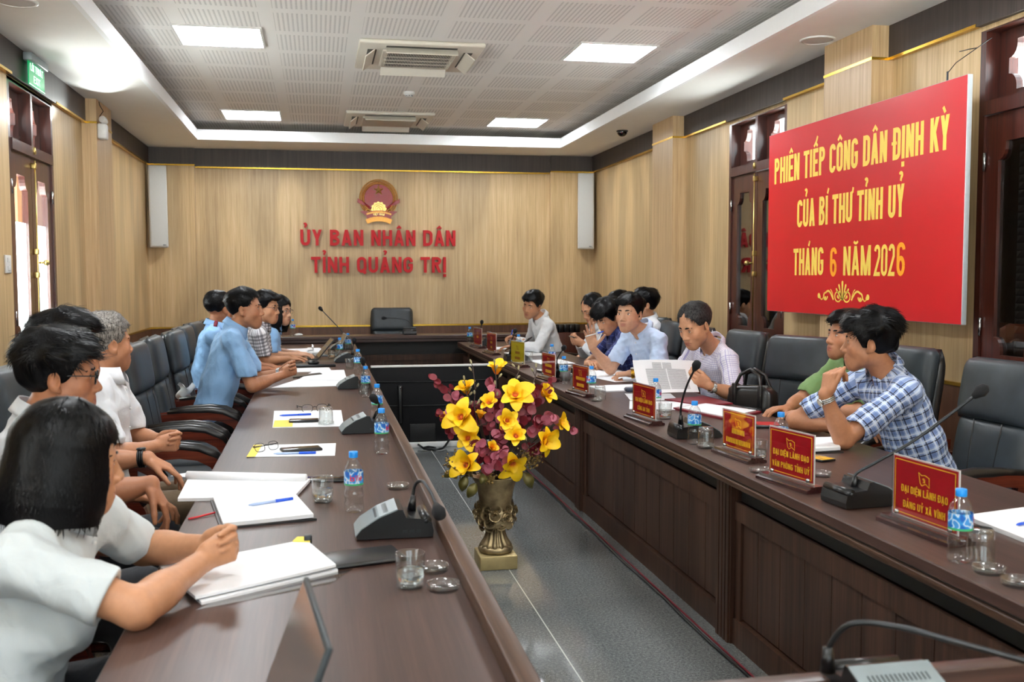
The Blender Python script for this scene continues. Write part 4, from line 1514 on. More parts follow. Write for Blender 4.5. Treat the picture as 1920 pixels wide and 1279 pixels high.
for a in (([(880, 760, .05), (855, 745, .04), (838, 724, .03), (812, 699, .02)], 11, .024, 'burgundy eucalyptus sprig reaching out at the top left of the bouquet', .15),
          ([(870, 790, .02), (845, 778, .0), (820, 768, .0)], 8, .021, 'pinkish eucalyptus sprig sticking out at the left of the bouquet', .6),
          ([(880, 815, .0), (858, 808, -.02), (832, 798, -.02)], 8, .022, 'eucalyptus sprig low on the left with a pale tip', .5),
          ([(930, 780, .0), (925, 745, .02), (920, 712, .03)], 12, .026, 'dusty pink eucalyptus sprig below the top bloom', .6),
          ([(925, 840, -.08), (928, 812, -.09), (922, 780, -.07), (938, 768, -.05)], 16, .026, 'eucalyptus sprig running up the middle of the bouquet', .6),
          ([(960, 800, -.02), (985, 768, -.02), (1000, 738, .0)], 16, .028, 'dark burgundy eucalyptus sprig right of the largest bloom', .2),
          ([(990, 760, .04), (1015, 735, .05), (1036, 716, .05)], 11, .025, 'burgundy eucalyptus sprig at the upper right of the bouquet', .2),
          ([(985, 800, -.04), (1012, 786, -.06), (1034, 778, -.06)], 13, .026, 'eucalyptus sprig at the right half covering a yellow bloom', .45),
          ([(1000, 815, .0), (1035, 812, .0), (1068, 804, .0), (1078, 810, .0)], 7, .019, 'thin eucalyptus sprig reaching farthest right with a pink tip', .6),
          ([(900, 850, -.08), (893, 832, -.09), (880, 826, -.09)], 11, .024, 'burgundy eucalyptus sprig above the lower left bloom', .4),
          ([(905, 868, -.12), (922, 852, -.14), (935, 835, -.14)], 13, .026, 'eucalyptus sprig drooping at the lower middle of the bouquet', .65),
          ([(985, 842, -.02), (1008, 846, .0), (1030, 832, .0)], 10, .024, 'dark eucalyptus sprig low on the right', .2),
          ([(905, 800, .06), (900, 775, .07), (892, 760, .07)], 10, .025, 'dark eucalyptus sprig deep on the left side of the bouquet', .2)):
    eucalyptus(*a)
def twig(path, label):
    P = [_pt(*q) for q in path]
    o = P[-1]
    t = thing('budding_twig', label, 'twig', o, 0, 'budding twigs in the urn')
    st = MB()
    fine = [HUB - o] + [p - o for p in P]
    st.tube(fine, [.005, .004] + [.003] * (len(P) - 2) + [.002], 6)
    bl = []
    for i in range(1, len(fine)):
        for k in range(2):
            c = fine[i - 1].lerp(fine[i], random.uniform(.4, 1)) if i > 1 else fine[1]
            d = Vector((random.uniform(-1, 1), random.uniform(-.6, .2), 1)).normalized() * random.uniform(.025, .04)
            st.tube([c, c + d], .0018, 5)
            m = d.to_track_quat('Z', 'Y').to_matrix().to_4x4()
            bl.append(MB().sphere(tuple(c + d * 1.15), (.006, .006, .013), 7, 6, mat=m))
    st.obj('stem', M['twig'], t)
    for bd in bl:
        bd.obj('bud', M['bud'], t)
for a in (([(890, 760, .02), (892, 725, .02), (888, 684, .02)], 'budding twig rising highest at the left of the bouquet'),
          ([(880, 765, .03), (877, 735, .04), (874, 710, .04)], 'short budding twig at the upper left of the bouquet'),
          ([(930, 750, .0), (930, 710, .0), (926, 674, .0)], 'budding twig crossing in front of the top bloom'),
          ([(955, 740, .03), (965, 712, .03), (974, 694, .03)], 'budding twig right of the top bloom'),
          ([(985, 760, .02), (998, 725, .02), (1006, 695, .02)], 'budding twig at the upper right of the bouquet'),
          ([(930, 800, -.03), (905, 790, -.05), (872, 800, -.05)], 'budding twig across the left of the bouquet'),
          ([(960, 825, -.08), (975, 820, -.1), (985, 838, -.1)], 'budding twig low on the right of the bouquet')):
    twig(*a)
def spray(path, n, spread, label):
    P = [_pt(*q) for q in path]
    o = P[-1]
    t = thing('filler_spray', label, 'foliage', o, 0, 'gold filler sprays in the urn')
    st, be = MB(), MB()
    for k in range(n):
        e = P[1].lerp(P[2], random.random()) - o + Vector((random.uniform(-1, 1), random.uniform(-1, 1), random.uniform(-1, 1))) * spread
        c0 = P[0] - o
        st.tube([c0, c0.lerp(e, .5) + Vector((0, 0, .02)), e], .0016, 5)
        for j in range(7):
            c = c0.lerp(e, .45 + .09 * j) + Vector((random.uniform(-1, 1), random.uniform(-1, 1), random.uniform(-1, 1))) * .014
            be.sphere(tuple(c), random.uniform(.004, .0085), 6, 4)
    st.obj('stem', M['twig'], t)
    be.obj('seed_heads', M['gold_spray'], t)
for a in (([(890, 888, -.04), (862, 872, -.05), (828, 860, -.05)], 34, .05, 'gold brown filler spray spilling over the left of the urn'),
          ([(965, 885, -.02), (985, 865, -.02), (1004, 845, -.02)], 34, .05, 'gold brown filler spray spilling over the right of the urn'),
          ([(925, 892, -.1), (912, 885, -.12), (900, 890, -.12)], 14, .03, 'gold brown filler spray along the rim of the urn')):
    spray(*a)
def big_leaf(u, v, dy, L, face, dirv, label):
    p = _pt(u, v, dy)
    t = thing('gilded_leaf', label, 'leaf', p, 0, 'gilded leaves at the rim of the urn')
    d = Vector(dirv).normalized(); nr = Vector(face).normalized()
    sd = d.cross(nr).normalized()
    lf = MB().grid(lambda a, b: tuple(d * L * (b - .2) + sd * (a - .5) * L * .62 * math.sin(PI * min(1, .06 + b * .94)) ** .75 + nr * (.25 * L * math.sin(PI * b) - .5 * L * (a - .5) ** 2)), 6, 10)
    lf.obj('blade', M['olive_leaf'], t)
    st = MB(); stalk(st, HUB - p + Vector((0, 0, .03)), -d * L * .2, .003, .02); st.obj('stem', M['twig'], t)
for a in ((866, 893, -.08, .085, (-.3, -.9, .2), (-.3, -.2, -1), 'rounded gilded leaf hanging left of the urn'),
          (880, 905, -.13, .085, (-.1, -.9, .3), (-.5, -.1, -.8), 'narrow gilded leaf at the front left of the urn'),
          (981, 893, -.05, .095, (.2, -.9, .2), (.5, -.2, -1), 'brownish gilded leaf hanging right of the urn'),
          (850, 885, .0, .07, (-.2, -.8, .5), (-1, -.1, -.3), 'small gilded leaf under the left filler spray'),
          (900, 885, -.12, .07, (0, -.9, .4), (-.3, -.4, -.5), 'dark gilded leaf over the middle of the urn rim')):
    big_leaf(*a)
M['clearg'] = thin_pane('thin clear glass', (.96, .975, .97, 1), .3)
# ------------------------------------------------------------------ small things on the tables
def quad_slab(mb, c4, z0, z1, mi=0, lift=0.0, n=8):
    """sheet or pad whose four corners are given on the table; lift curls its far edge"""
    A, B_, C_, D_ = [Vector((p[0], p[1])) for p in c4]
    def top(z, dz=0):
        def fn(a, b):
            p = A.lerp(B_, a).lerp(D_.lerp(C_, a), b)
            return (p.x, p.y, z + lift * (a * a * .6 + b * b * .4) + dz)
        return fn
    mb.grid(top(z1), n, n, mi, False)
    mb.grid(top(z0), n, n, mi, False)
    rim = [(i / (n - 1), 0) for i in range(n)] + [(1, i / (n - 1)) for i in range(1, n)] + [(i / (n - 1), 1) for i in range(n - 2, -1, -1)] + [(0, i / (n - 1)) for i in range(n - 2, 0, -1)]
    vs = [top(z0)(*p) for p in rim] + [top(z1)(*p) for p in rim]
    k = len(rim)
    mb.add(vs, [(i, (i + 1) % k, k + (i + 1) % k, k + i) for i in range(k)], mi)
    return mb

def paper(c4, label, z0=ZT, h=.002, lift=0.0, mat=None, name='paper_sheet', cat='paper', group='papers on the tables', extra=None):
    cx = sum(p[0] for p in c4) / 4; cy = sum(p[1] for p in c4) / 4
    loc = [(p[0] - cx, p[1] - cy) for p in c4]
    o = quad_slab(MB(), loc, .0006, h, 0, lift).obj(name, mat or M['paper'], None, (cx, cy, z0))
    return tag(o, label, cat, group)

def around(cx, cy, w, d, a):
    c, s = math.cos(a), math.sin(a)
    return [(cx + x * c - y * s, cy + x * s + y * c) for x, y in ((-w / 2, -d / 2), (w / 2, -d / 2), (w / 2, d / 2), (-w / 2, d / 2))]

lab = NT('printed bottle label')
x_, y_, z_ = lab.sep(lab.coord())
n_ = lab.noise(lab.coord((1, 1, 1)), 38, 1)
col = lab.ramp(n_, [(.42, lin((28, 96, 190))), (.5, lin((60, 160, 224))), (.56, lin((228, 240, 250))), (.62, lin((70, 150, 220)))])
stripe = lab.math('LESS_THAN', z_, .098)
col = lab.mix(stripe, col, lin((60, 168, 110)))
lab.base(col); lab.set(rough=.4)
M['label'] = lab.m
M['label_red'] = plain('red label print', (206, 34, 74), .5, 0, .03)

def make_bottle():
    t = thing('water_bottle', 'x', 'bottle', (0, 0, 0), 0, 'small blue capped water bottles on the tables')
    b = MB()
    b.lathe([(.0, .004), (.020, .0), (.029, .004), (.0325, .014), (.032, .03), (.0295, .042), (.0325, .054), (.032, .066), (.029, .076), (.0305, .086), (.0312, .09), (.0312, .138),
             (.0305, .145), (.026, .160), (.018, .172), (.0135, .178), (.0128, .184), (.0128, .186)], 24)
    b.obj('bottle_body', M['clearg'], t)
    MB().lathe([(.0316, .092), (.0316, .137)], 28, cap=False).obj('bottle_label', M['label'], t)
    c = MB().lathe([(.0145, .181), (.0148, .183), (.0148, .198), (.0135, .2005), (0, .2005)], 24, cap=False, mod=lambda a, z: 1 + .015 * math.cos(24 * a))
    c.obj('bottle_cap', M['blue_cap'], t)
    return t
B0 = make_bottle()
_bf = [True]
def bottle(x, y, label, z=ZT, rz=0.0):
    if _bf[0]:
        _bf[0] = False
        B0.location = (x, y, z); B0['label'] = label; B0.rotation_euler = (0, 0, rz); return B0
    return dup(B0, (x, y, z), rz, label)
bottle(.105, 3.27, 'water bottle nearest the front on the left table beside a half full glass', rz=.4)
ltx = MB()
def lavie_put(a, b, h):
    an = -PI / 2 - .15 + a / .032
    return ((.032 + h) * math.cos(an), (.032 + h) * math.sin(an), .108 + b)
for pts in ([(-.0195, 0), (-.0195, .02)], [(-.0135 + .0045 * math.cos(t * .6), .006 + .006 * math.sin(t * .6)) for t in range(12)], [(-.008, 0), (-.008, .013)],
            [(-.003, .019), (.001, 0), (.005, .019)], [(.009, 0), (.009, .012)], [(.0135, .006), (.021, .006)] + [(.0172 + .004 * math.cos(t * .5), .006 + .006 * math.sin(t * .5)) for t in range(1, 11)]):
    stroke_poly(ltx, pts, .0028, .0, .0006, lavie_put)
_lb = [c for c in B0.children if c.name.startswith('bottle_label')][0]
ltx.obj('label_lettering', M['label_red'], _lb)
for x, y, lb in ((.262, 4.33, 'water bottle beside the third microphone on the left table'),
                 (.300, 5.33, 'water bottle hidden behind the nearer bottle and microphone head on the left table'),
                 (.290, 6.42, 'water bottle in the middle of the left table just past the third microphone'),
                 (.300, 7.95, 'water bottle right beside the second farthest microphone on the left table'),
                 (.190, 9.50, 'water bottle with green striped label near the far laptops'),
                 (.290, 10.25, 'farthest water bottle on the left table'),
                 (1.685, 11.2, 'farthest water bottle on the right table behind a name plate'),
                 (1.735, 10.15, 'water bottle behind the second farthest name plate'),
                 (1.94, 9.65, 'water bottle behind the yellow name plate'),
                 (1.93, 8.17, 'water bottle behind the paper cup on the right table'),
                 (1.725, 6.93, 'water bottle next to the paper cup on the right table'),
                 (1.705, 6.12, 'water bottle in front of the pale blue shirted speaker'),
                 (1.85, 5.30, 'water bottle behind the name plate facing the reading man'),
                 (1.685, 4.29, 'water bottle before the red folder beside an upturned glass'),
                 (1.90, 3.86, 'water bottle between the two near name plates'),
                 (1.685, 2.36, 'water bottle at the right edge in front of the nearest name plate')):
    bottle(x, y, lb, rz=random.uniform(0, 6))
bottle(-.30, 11.93, 'water bottle standing alone on the left end of the head desk', .84, 1.0)


def make_glass(water):
    t = thing('drinking_glass', 'x', 'glass', (0, 0, 0), 0, 'straight sided drinking glasses')
    MB().lathe([(0, .0), (.030, .0), (.033, .004), (.0355, .03), (.037, .085), (.0365, .0865), (.0355, .085), (.034, .03), (.031, .013), (0, .011)], 28, cap=False).obj('glass_wall', M['clearg'], t)
    MB().lathe([(0, .001), (.0295, .001), (.031, .006), (.030, .0115), (0, .010)], 28, cap=False).obj('glass_foot', M['clearg'], t)
    if water:
        MB().lathe([(0, .0122), (.0305, .0135), (.0337, .03), (.0341, .044), (0, .044)], 28, cap=False).obj('water', M['water'], t)
    return t
def make_dish():
    t = thing('glass_coaster', 'x', 'coaster', (0, 0, 0), 0, 'round glass coasters')
    MB().lathe([(0, 0), (.036, 0), (.040, .004), (.042, .017), (.041, .0185), (.0395, .017), (.037, .007), (0, .006)], 28, cap=False, mod=lambda a, z: 1 + .006 * math.cos(14 * a)).obj('dish', M['clearg'], t)
    return t
G1, G0, DI = make_glass(True), make_glass(False), make_dish()
_u = {}
def put(proto, x, y, label, z=ZT, rz=0.0, flip=False):
    o = proto if proto.name not in _u else dup(proto)
    _u[proto.name] = 1
    o.location = (x, y, z + (.0875 if flip else 0)); o['label'] = label
    o.rotation_euler = (PI if flip else 0, 0, rz)
    return o
put(G1, .215, 2.44, 'big looking glass of water nearest the viewer on the left table')
put(G1, .005, 3.44, 'half full glass of water left of the nearest bottle')
put(G1, 1.835, 5.10, 'glass of water beside the bottle at the name plate before the reading man')
put(G1, 1.80, 3.86, 'glass of water between the two near name plates')
put(G1, .115, 9.62, 'glass of water by the laptops on the left table')
put(G0, .285, 6.62, 'glass hidden behind the middle bottle of the left table')
put(G0, .25, 8.45, 'glass beside the second farthest microphone on the left table')
put(DI, .03, 5.25, 'glass coaster under the upturned glass on the left table')
put(G0, .03, 5.25, 'upturned glass by the spectacles on the left table', ZT + .0075, flip=True)
put(DI, .275, 3.60, 'glass coaster behind the nearest microphone on the left table')
put(DI, .285, 2.56, 'farther of the two glass coasters at the front of the left table')
put(DI, .292, 2.40, 'nearer of the two glass coasters at the front of the left table')
put(DI, 1.70, 4.19, 'glass coaster under the upturned glass before the red folder')
put(G0, 1.70, 4.19, 'upturned glass before the red folder', ZT + .0075, flip=True)
put(DI, 1.695, 3.62, 'glass coaster on the table edge between the two near name plates')
put(DI, 1.89, 3.50, 'glass coaster behind the second nearest name plate')
put(DI, 1.70, 2.26, 'glass coaster under the upturned glass at the right edge')
put(G0, 1.755, 2.37, 'upturned glass right of the bottle at the right edge', ZT, flip=True)
put(DI, 1.70, 2.15, 'glass coaster lying apart at the right edge')
put(DI, 1.68, 5.92, 'glass coaster in front of the speaking man')
put(G0, 1.725, 5.99, 'upturned glass in front of the speaking man', flip=True)
put(G0, 1.78, 6.82, 'upturned glass beside the paper cup', flip=True)
put(G0, 1.83, 9.3, 'glass left of the yellow name plate')
put(G0, 1.86, 8.78, 'glass right behind the far gooseneck microphone')

cup = thing('paper_cup', 'white printed paper cup on the right table', 'cup', (1.80, 7.18, ZT))
MB().lathe([(.0, .002), (.031, .002), (.033, .0), (.043, .105), (.045, .107), (.045, .110), (.0425, .109), (.031, .006), (0, .006)], 28, cap=False).obj('cup_wall', M['paper'], cup)
MB().lathe([(.0408, .074), (.0428, .096)], 28, cap=False).obj('printed_band', plain('orange brown cup print', (176, 120, 80), .6, 0, .6, 90), cup)

# ---- gooseneck conference microphones
def mic_unit(x, y, rz, neck, label, z=ZT, back=False):
    """the slanted panel faces local -x; neck is a list of local points from socket to head"""
    t = thing('conference_microphone', label, 'microphone', (x, y, z), rz, 'gooseneck conference microphones')
    hw = .075
    prof = [(-.115, .004), (-.118, .016), (-.10, .036), (-.05, .068), (0.0, .088), (.02, .086), (.03, .062), (.085, .056), (.105, .046), (.11, .02), (.108, .003)]
    MB().prism(prof, -hw, hw, 'XZ').obj('microphone_base', M['black'], t)
    pl = MB()
    top = [(-.119, .016), (-.101, .038), (-.05, .070), (0.004, .0905)]
    for i in range(3):
        a, b = top[i], top[i + 1]
        pl.prism([a, b, (b[0], b[1] - .004), (a[0], a[1] - .004)], -hw - .002, hw + .002, 'XZ', 0)
    for k in range(14):
        yy = -.055 + k * .0085
        A, Bq = (-.062, .0635), (-.022, .0815)
        pl.prism([(A[0], A[1]), (Bq[0], Bq[1]), (Bq[0], Bq[1] - .0004 + .0005), (A[0], A[1] + .0005)], yy - .0015, yy + .0015, 'XZ', 1)
    pl.obj('control_panel', [M['silver'], M['gunmetal']], t)
    bk = MB()
    bk.tube([(.088, -hw + .004, .05), (.088, hw - .004, .05)], .017, 12)
    for s in (-1, 1):
        bk.sphere((.088, s * (hw - .004), .05), .008, 8, 6, 1)
    for k in range(3):
        bk.box(.02 + .02 * k, .033 + .02 * k, -hw - .0012, -hw, .018, .026, 1)
    bk.obj('rear_roll', [M['black'], M['gunmetal']], t)
    n0 = Vector(neck[0])
    so = MB().tube([n0, n0 + (Vector(neck[1]) - n0).normalized() * .045], [.014, .009], 12)
    so.obj('neck_socket', M['black'], t)
    P = [Vector(p) for p in neck]
    fine = []
    for i in range(len(P) - 1):
        p0, p1, p2, p3 = P[max(0, i - 1)], P[i], P[i + 1], P[min(len(P) - 1, i + 2)]
        for k in range(6):
            s_ = k / 6
            fine.append(.5 * ((2 * p1) + (p2 - p0) * s_ + (2 * p0 - 5 * p1 + 4 * p2 - p3) * s_ ** 2 + (3 * p1 - p0 - 3 * p2 + p3) * s_ ** 3))
    fine.append(P[-1])
    MB().tube(fine, .0052, 8).obj('gooseneck', M['gunmetal'], t)
    d = (P[-1] - P[-2]).normalized()
    h = MB()
    h.tube([P[-1] - d * .01, P[-1] + d * .008, P[-1] + d * .02, P[-1] + d * .04, P[-1] + d * .05], [.009, .016, .021, .018, .006], 12)
    h.obj('foam_head', M['black_foam'], t)
    return t
# left table: the panel faces the sitters on the left
mic_unit(.215, 2.97, 0, [(.055, .035, .06), (.065, .04, .13), (.085, .0, .155), (.105, -.06, .13), (.115, -.11, .10)], 'microphone nearest the viewer on the left table with its neck bent low')
mic_unit(.215, 4.98, D(4), [(.06, .04, .06), (.075, .0, .13), (.06, -.01, .15)], 'third microphone from the viewer on the left table, beside a bottle'.replace('third', 'second nearest'))
mic_unit(.235, 6.98, D(2), [(.06, .04, .06), (.075, .06, .13), (.07, .06, .16)], 'microphone just past the papers of the man in blue with clasped hands')
mic_unit(.25, 9.15, D(2), [(.05, .05, .06), (.06, .08, .14), (.065, .08, .165)], 'microphone beside the open laptops on the left table')
mic_unit(.235, 10.75, D(2), [(.05, .0, .06), (.03, 0, .16), (-.20, 0, .42)], 'farthest microphone of the left table with a long straight neck slanting up left')
# right table: the panel faces the sitters on the right
mic_unit(1.80, 3.05, D(184), [(.03, .0, .05), (.028, .002, .10), (-.04, .025, .145), (-.167, .062, .225), (-.345, .12, .372)], 'large looking black microphone with a long arched neck at the lower right')
mic_unit(1.765, 4.50, D(178), [(.06, -.02, .06), (.065, .0, .15), (.06, .06, .25), (.045, .13, .34)], 'black microphone before the reading man with its neck leaning left')
mic_unit(1.86, 7.42, D(180), [(.06, -.02, .06), (.065, .0, .14), (.05, .12, .22)], 'microphone between the papers before the man in navy')
mic_unit(1.78, 8.95, D(182), [(.06, 0, .06), (.065, .05, .16), (.06, .18, .27)], 'microphone left of the yellow name plate')
mic_unit(1.83, 11.0, D(180), [(.06, 0, .06), (.065, .05, .14), (.06, .12, .25)], 'farthest microphone on the right table')
mic_unit(1.065, 11.93, D(-90), [(-.02, 0, .06), (-.02, .03, .10), (-.025, -.02, .17), (-.02, -.18, .20), (-.02, -.28, .20)], 'microphone on the head desk before the lone chair', .84)
mic_unit(.975, 1.55, D(90), [(.06, .085, .06), (.06, .085, .10), (.03, .06, .155), (-.03, .007, .168), (-.1, -.048, .165), (-.2, -.138, .155)], 'microphone at the bottom right corner on the near desk')

# ---- acrylic name plates on dark stands
plate_red = plain('red name plate print', (196, 26, 40), .3, 0, .03)
plate_yel = plain('yellow name plate print', (250, 222, 50), .35, 0, .03)
M['plate_txt'] = plain('golden name plate lettering', (250, 196, 40), .45, 0, .02)
M['stand_wood'] = wood('dark red polished stand', (34, 16, 16), (54, 26, 26), (72, 38, 36), 'Y', 1, .2, coat=.5)
def name_plate(x, y, rz, lines, label, red=True, w=.25, h=.165, flag=True):
    """local -x is the printed face; the sheet stands along local y"""
    t = thing('name_plate', label, 'name plate', (x, y, ZT), rz, 'acrylic name plates on the right table')
    s = MB()
    s.prism([(-.045, .001), (.045, .001), (.045, .012), (.030, .016), (.028, .024), (-.028, .024), (-.030, .016), (-.045, .012)], -w / 2 - .02, w / 2 + .02, 'XZ')
    s.obj('plate_stand', M['stand_wood'], t)
    z0 = .026
    MB().box(-.004, -.0012, -w / 2, w / 2, z0, z0 + h).obj('front_acrylic', M['clearg'], t)
    MB().box(.0012, .004, -w / 2, w / 2, z0, z0 + h).obj('rear_acrylic', M['white_plastic'], t)
    MB().box(-.001, .001, -w / 2 + .006, w / 2 - .006, z0 + .005, z0 + h - .005).obj('printed_card', plate_red if red else plate_yel, t)
    P = lambda cx, cz: (lambda a, b, hh: (-.001 - hh, -(cx + a), cz + b))
    pr = MB()
    b0, b1, zz0, zz1 = -w / 2 + .014, w / 2 - .014, z0 + .013, z0 + h - .013
    for a in (((b0, zz0), (b1, zz0)), ((b0, zz1), (b1, zz1)), ((b0, zz0), (b0, zz1)), ((b1, zz0), (b1, zz1))):
        stroke_poly(pr, list(a), .0026, .0002, .0008, P(0, 0))
    if flag:
        stroke_poly(pr, [(-.026, .034), (-.012, .027), (.003, .030), (.022, .024), (.023, -.004), (.006, .004), (-.010, -.004), (-.018, .002), (-.026, .034)], .0022, .0002, .0008, P(0, z0 + h * .62))
        stroke_poly(pr, [(-.003 + .006 * math.cos(q * .5), .013 + .006 * math.sin(q * .5)) for q in range(-4, 6)], .002, .0002, .0008, P(0, z0 + h * .62))
        stroke_poly(pr, [(-.006, .017), (.004, .007)], .002, .0002, .0008, P(0, z0 + h * .62))
    for i, ln in enumerate(lines):
        zt = z0 + h * (.42 if i == 0 else .17)
        if ln.startswith('#'):
            nb = int(ln[1:])
            for k in range(nb):
                xx = (k - (nb - 1) / 2) * .0135
                stroke_poly(pr, [(xx, 0), (xx, .022)], .009, .0002, .0008, P(0, zt))
        else:
            put_text(pr, ln, P(0, zt), .022, .0002, .0008, w=.5, s=.15, gap=.12, width=min(w - .05, text_width(ln, .5, .15, .12) * .024))
    pr.obj('plate_lettering', M['plate_txt'] if red else plain('red brown plate lettering', (150, 70, 30), .5, 0, .02), t)
    sc = MB()
    for s_ in (-1, 1):
        sc.tube([(-.010, s_ * (w / 2 - .028), z0 + .012), (.008, s_ * (w / 2 - .028), z0 + .012)], .007, 10)
    sc.obj('plate_stud', M['steel'], t)
    return t
name_plate(1.775, 2.66, D(4), ['ĐẠI DIỆN LÃNH ĐẠO', 'ĐẢNG UỶ XÃ VĨNH'], 'red name plate nearest the viewer, half behind a bottle at the right edge', w=.30, h=.19)
name_plate(1.70, 3.37, D(10), ['ĐẠI DIỆN LÃNH ĐẠO', 'VĂN PHÒNG TỈNH UỶ'], 'red name plate left of the large arched microphone', w=.27, h=.18)
name_plate(1.745, 3.94, D(6), ['#8', '#15'], 'red name plate with an upturned glass mirrored in it, behind the table edge glass coaster', w=.27, h=.17)
name_plate(1.69, 5.03, D(6), ['ĐẠI DIỆN LÃNH ĐẠO', 'CÔNG AN TỈNH'], 'red name plate facing the reading man in the checked shirt', w=.29, h=.175)
name_plate(1.635 + .03, 6.12 + .12, D(8), ['#11', '#9'], 'red name plate left of the bottle before the speaking man', w=.27, h=.17)
name_plate(1.675, 7.2, D(6), ['#11', '#10'], 'red name plate in front of the paper cup', w=.30, h=.175)
name_plate(1.68, 8.4, D(10), ['#8', '#9'], 'yellow name plate, the only yellow one', red=False, w=.32, h=.19)
name_plate(1.69, 9.78, D(6), ['#5', '#4'], 'red name plate second from the far end of the right table', w=.34, h=.19)
name_plate(1.70, 10.72, D(6), ['#6'], 'farthest red name plate on the right table', w=.34, h=.19)

# ---- papers, notebooks and phones on the left table
paper([(-.33, 7.08), (.19, 7.11), (.22, 7.6), (-.12, 7.75)], 'fanned white papers before the man in blue with clasped hands', h=.004)
paper([(-.16, 7.55), (.20, 7.45), (.20, 8.30), (-.05, 8.25)], 'white paper lying beyond the fanned sheets of the man in blue', z0=ZT + .004, h=.003)
paper([(-.20, 7.72), (.02, 7.95), (.0, 8.05), (-.2, 7.85)], 'dark folder edge with yellow flap under the clasped hands', z0=ZT + .0075, h=.004, mat=M['gunmetal'], name='document_folder', cat='folder')
paper([(-.24, 5.19), (.12, 5.17), (.12, 5.80), (-.26, 5.85)], 'white paper with spectacles and a phone on it', h=.003)
paper([(-.238, 5.20), (-.14, 5.20), (-.145, 5.44), (-.24, 5.44)], 'yellow note under the phone beside the upturned glass', z0=ZT + .0034, h=.001, mat=M['yellow_paper'])
paper([(-.31, 4.36), (.06, 4.32), (.07, 4.64), (-.29, 4.66)], 'white paper under the black phone and a blue pen', h=.003)
paper([(-.312, 4.35), (-.275, 4.352), (-.262, 4.655), (-.30, 4.665)], 'narrow yellow slip at the left of the paper with the black phone', z0=ZT + .0034, h=.001, mat=M['yellow_paper'])
nb = thing('open_notebook', 'thick open notebook with a rolled page in the middle of the left table', 'notebook', (-.29, 3.73, ZT))
quad_slab(MB(), [(-.195, -.19), (.20, -.24), (.25, .03), (-.205, .23)], .0006, .012, 0, .006).obj('right_pages', M['paper'], nb)
q = MB()
q.tube([(-.205, .15, .024), (.235, -.0, .024)], .018, 12)
q.obj('rolled_pages', M['paper'], nb)
nb = thing('notebook', 'open notebook with black cover and a blue pen on it', 'notebook', (-.19, 3.30, ZT))
quad_slab(MB(), [(-.115, -.185), (.175, -.125), (.105, .21), (-.185, .22)], .0006, .006).obj('cover', M['leather_black'], nb)
quad_slab(MB(), [(-.107, -.175), (.165, -.12), (.100, .20), (-.175, .21)], .0062, .018, 0, .004).obj('pages', M['paper'], nb)
MB().tube([(-.15, .02, .007), (-.20, -.02, .004), (-.225, -.04, .004)], .0035, 6).obj('red_ribbon', plain('red ribbon', (200, 30, 40), .5, 0, .05), nb)
stk = thing('document_stack', 'clipped stack of papers with yellow sheet under the hands of the woman', 'papers', (-.20, 2.64, ZT))
quad_slab(MB(), [(-.20, .04), (-.08, -.245), (.24, -.04), (.155, .26)], .0006, .007).obj('lower_sheets', M['paper'], stk)
quad_slab(MB(), [(-.215, .05), (-.095, -.235), (.235, -.045), (.155, .245)], .0072, .0145, 0, .008).obj('upper_sheets', M['paper'], stk)
quad_slab(MB(), [(.118, .222), (.166, .205), (.168, .262), (.13, .266)], .0150, .0205).obj('yellow_sheet', M['yellow_paper'], stk)
MB().rbox(.150, .172, .215, .24, .010, .034, .003).obj('binder_clip', M['gunmetal'], stk)
paper([(-.29, 2.36), (.02, 2.50), (.08, 2.62), (-.2, 2.50)], 'clear plastic sleeve sticking out under the paper stack', h=.0012, mat=M['clearg'], name='plastic_sleeve', cat='sleeve')

def pen(x0, y0, x1, y1, z, mat, label, cap=None):
    d = Vector((x1 - x0, y1 - y0, 0)); L = d.length
    t = thing('pen', label, 'pen', (x0, y0, z + .0055), math.atan2(d.y, d.x), 'pens on the papers')
    MB().tube([(0, 0, 0), (L * .1, 0, 0), (L * .62, 0, 0)], [.002, .005, .005], 8).obj('barrel', mat, t)
    MB().tube([(L * .6, 0, 0), (L, 0, 0)], .0058, 8).obj('pen_cap', cap or mat, t)
    return t
blue_pen = plain('blue pen plastic', (32, 84, 204), .3, 0, .03)
pale_pen = plain('pale blue pen barrel', (170, 190, 226), .3, 0, .03)
pen(-.235, 3.33, -.095, 3.40, ZT + .019, pale_pen, 'blue capped pen on the open black notebook', blue_pen)
pen(-.20, 4.385, -.02, 4.375, ZT + .0032, pale_pen, 'blue capped pen beside the black phone', blue_pen)
pen(-.22, 5.60, -.05, 5.62, ZT + .0032, blue_pen, 'blue pen on the paper with the upturned glass')

def phone(x, y, rz, w, d, label, mat=None, h=.009, z=ZT, case=None):
    t = thing('mobile_phone', label, 'phone', (x, y, z), rz, 'mobile phones on the tables')
    MB().rbox(-w / 2, w / 2, -d / 2, d / 2, .0006, h, .004).obj('phone_body', case or M['black'], t)
    MB().rbox(-w / 2 + .004, w / 2 - .004, -d / 2 + .004, d / 2 - .004, h - .001, h + .0006, .001).obj('phone_screen', mat or plain('black glass', (12, 12, 14), .08, 0, 0), t)
    MB().box(-w / 2 - .0008, -w / 2, -.02, .02, h * .4, h * .7).obj('side_button', M['gunmetal'], t)
    return t
olive = plain('dark olive phone glass', (48, 46, 40), .12, 0, .03)
phone(-.085, 4.47, D(12), .175, .082, 'black phone lying on the papers near the folded spectacles', olive, .012, ZT + .0034)
phone(-.085, 5.37, D(0), .155, .075, 'black phone on the yellow note', None, .011, ZT + .0046)
phone(.02, 3.80, D(-6), .17, .08, 'black phone behind the half full glass')
t = thing('wallet_case', 'long black case lying behind the stack of papers', 'case', (.095, 2.70, ZT), D(14))
MB().rbox(-.12, .12, -.07, .07, .0006, .014, .006).obj('case_body', M['leather_black'], t)
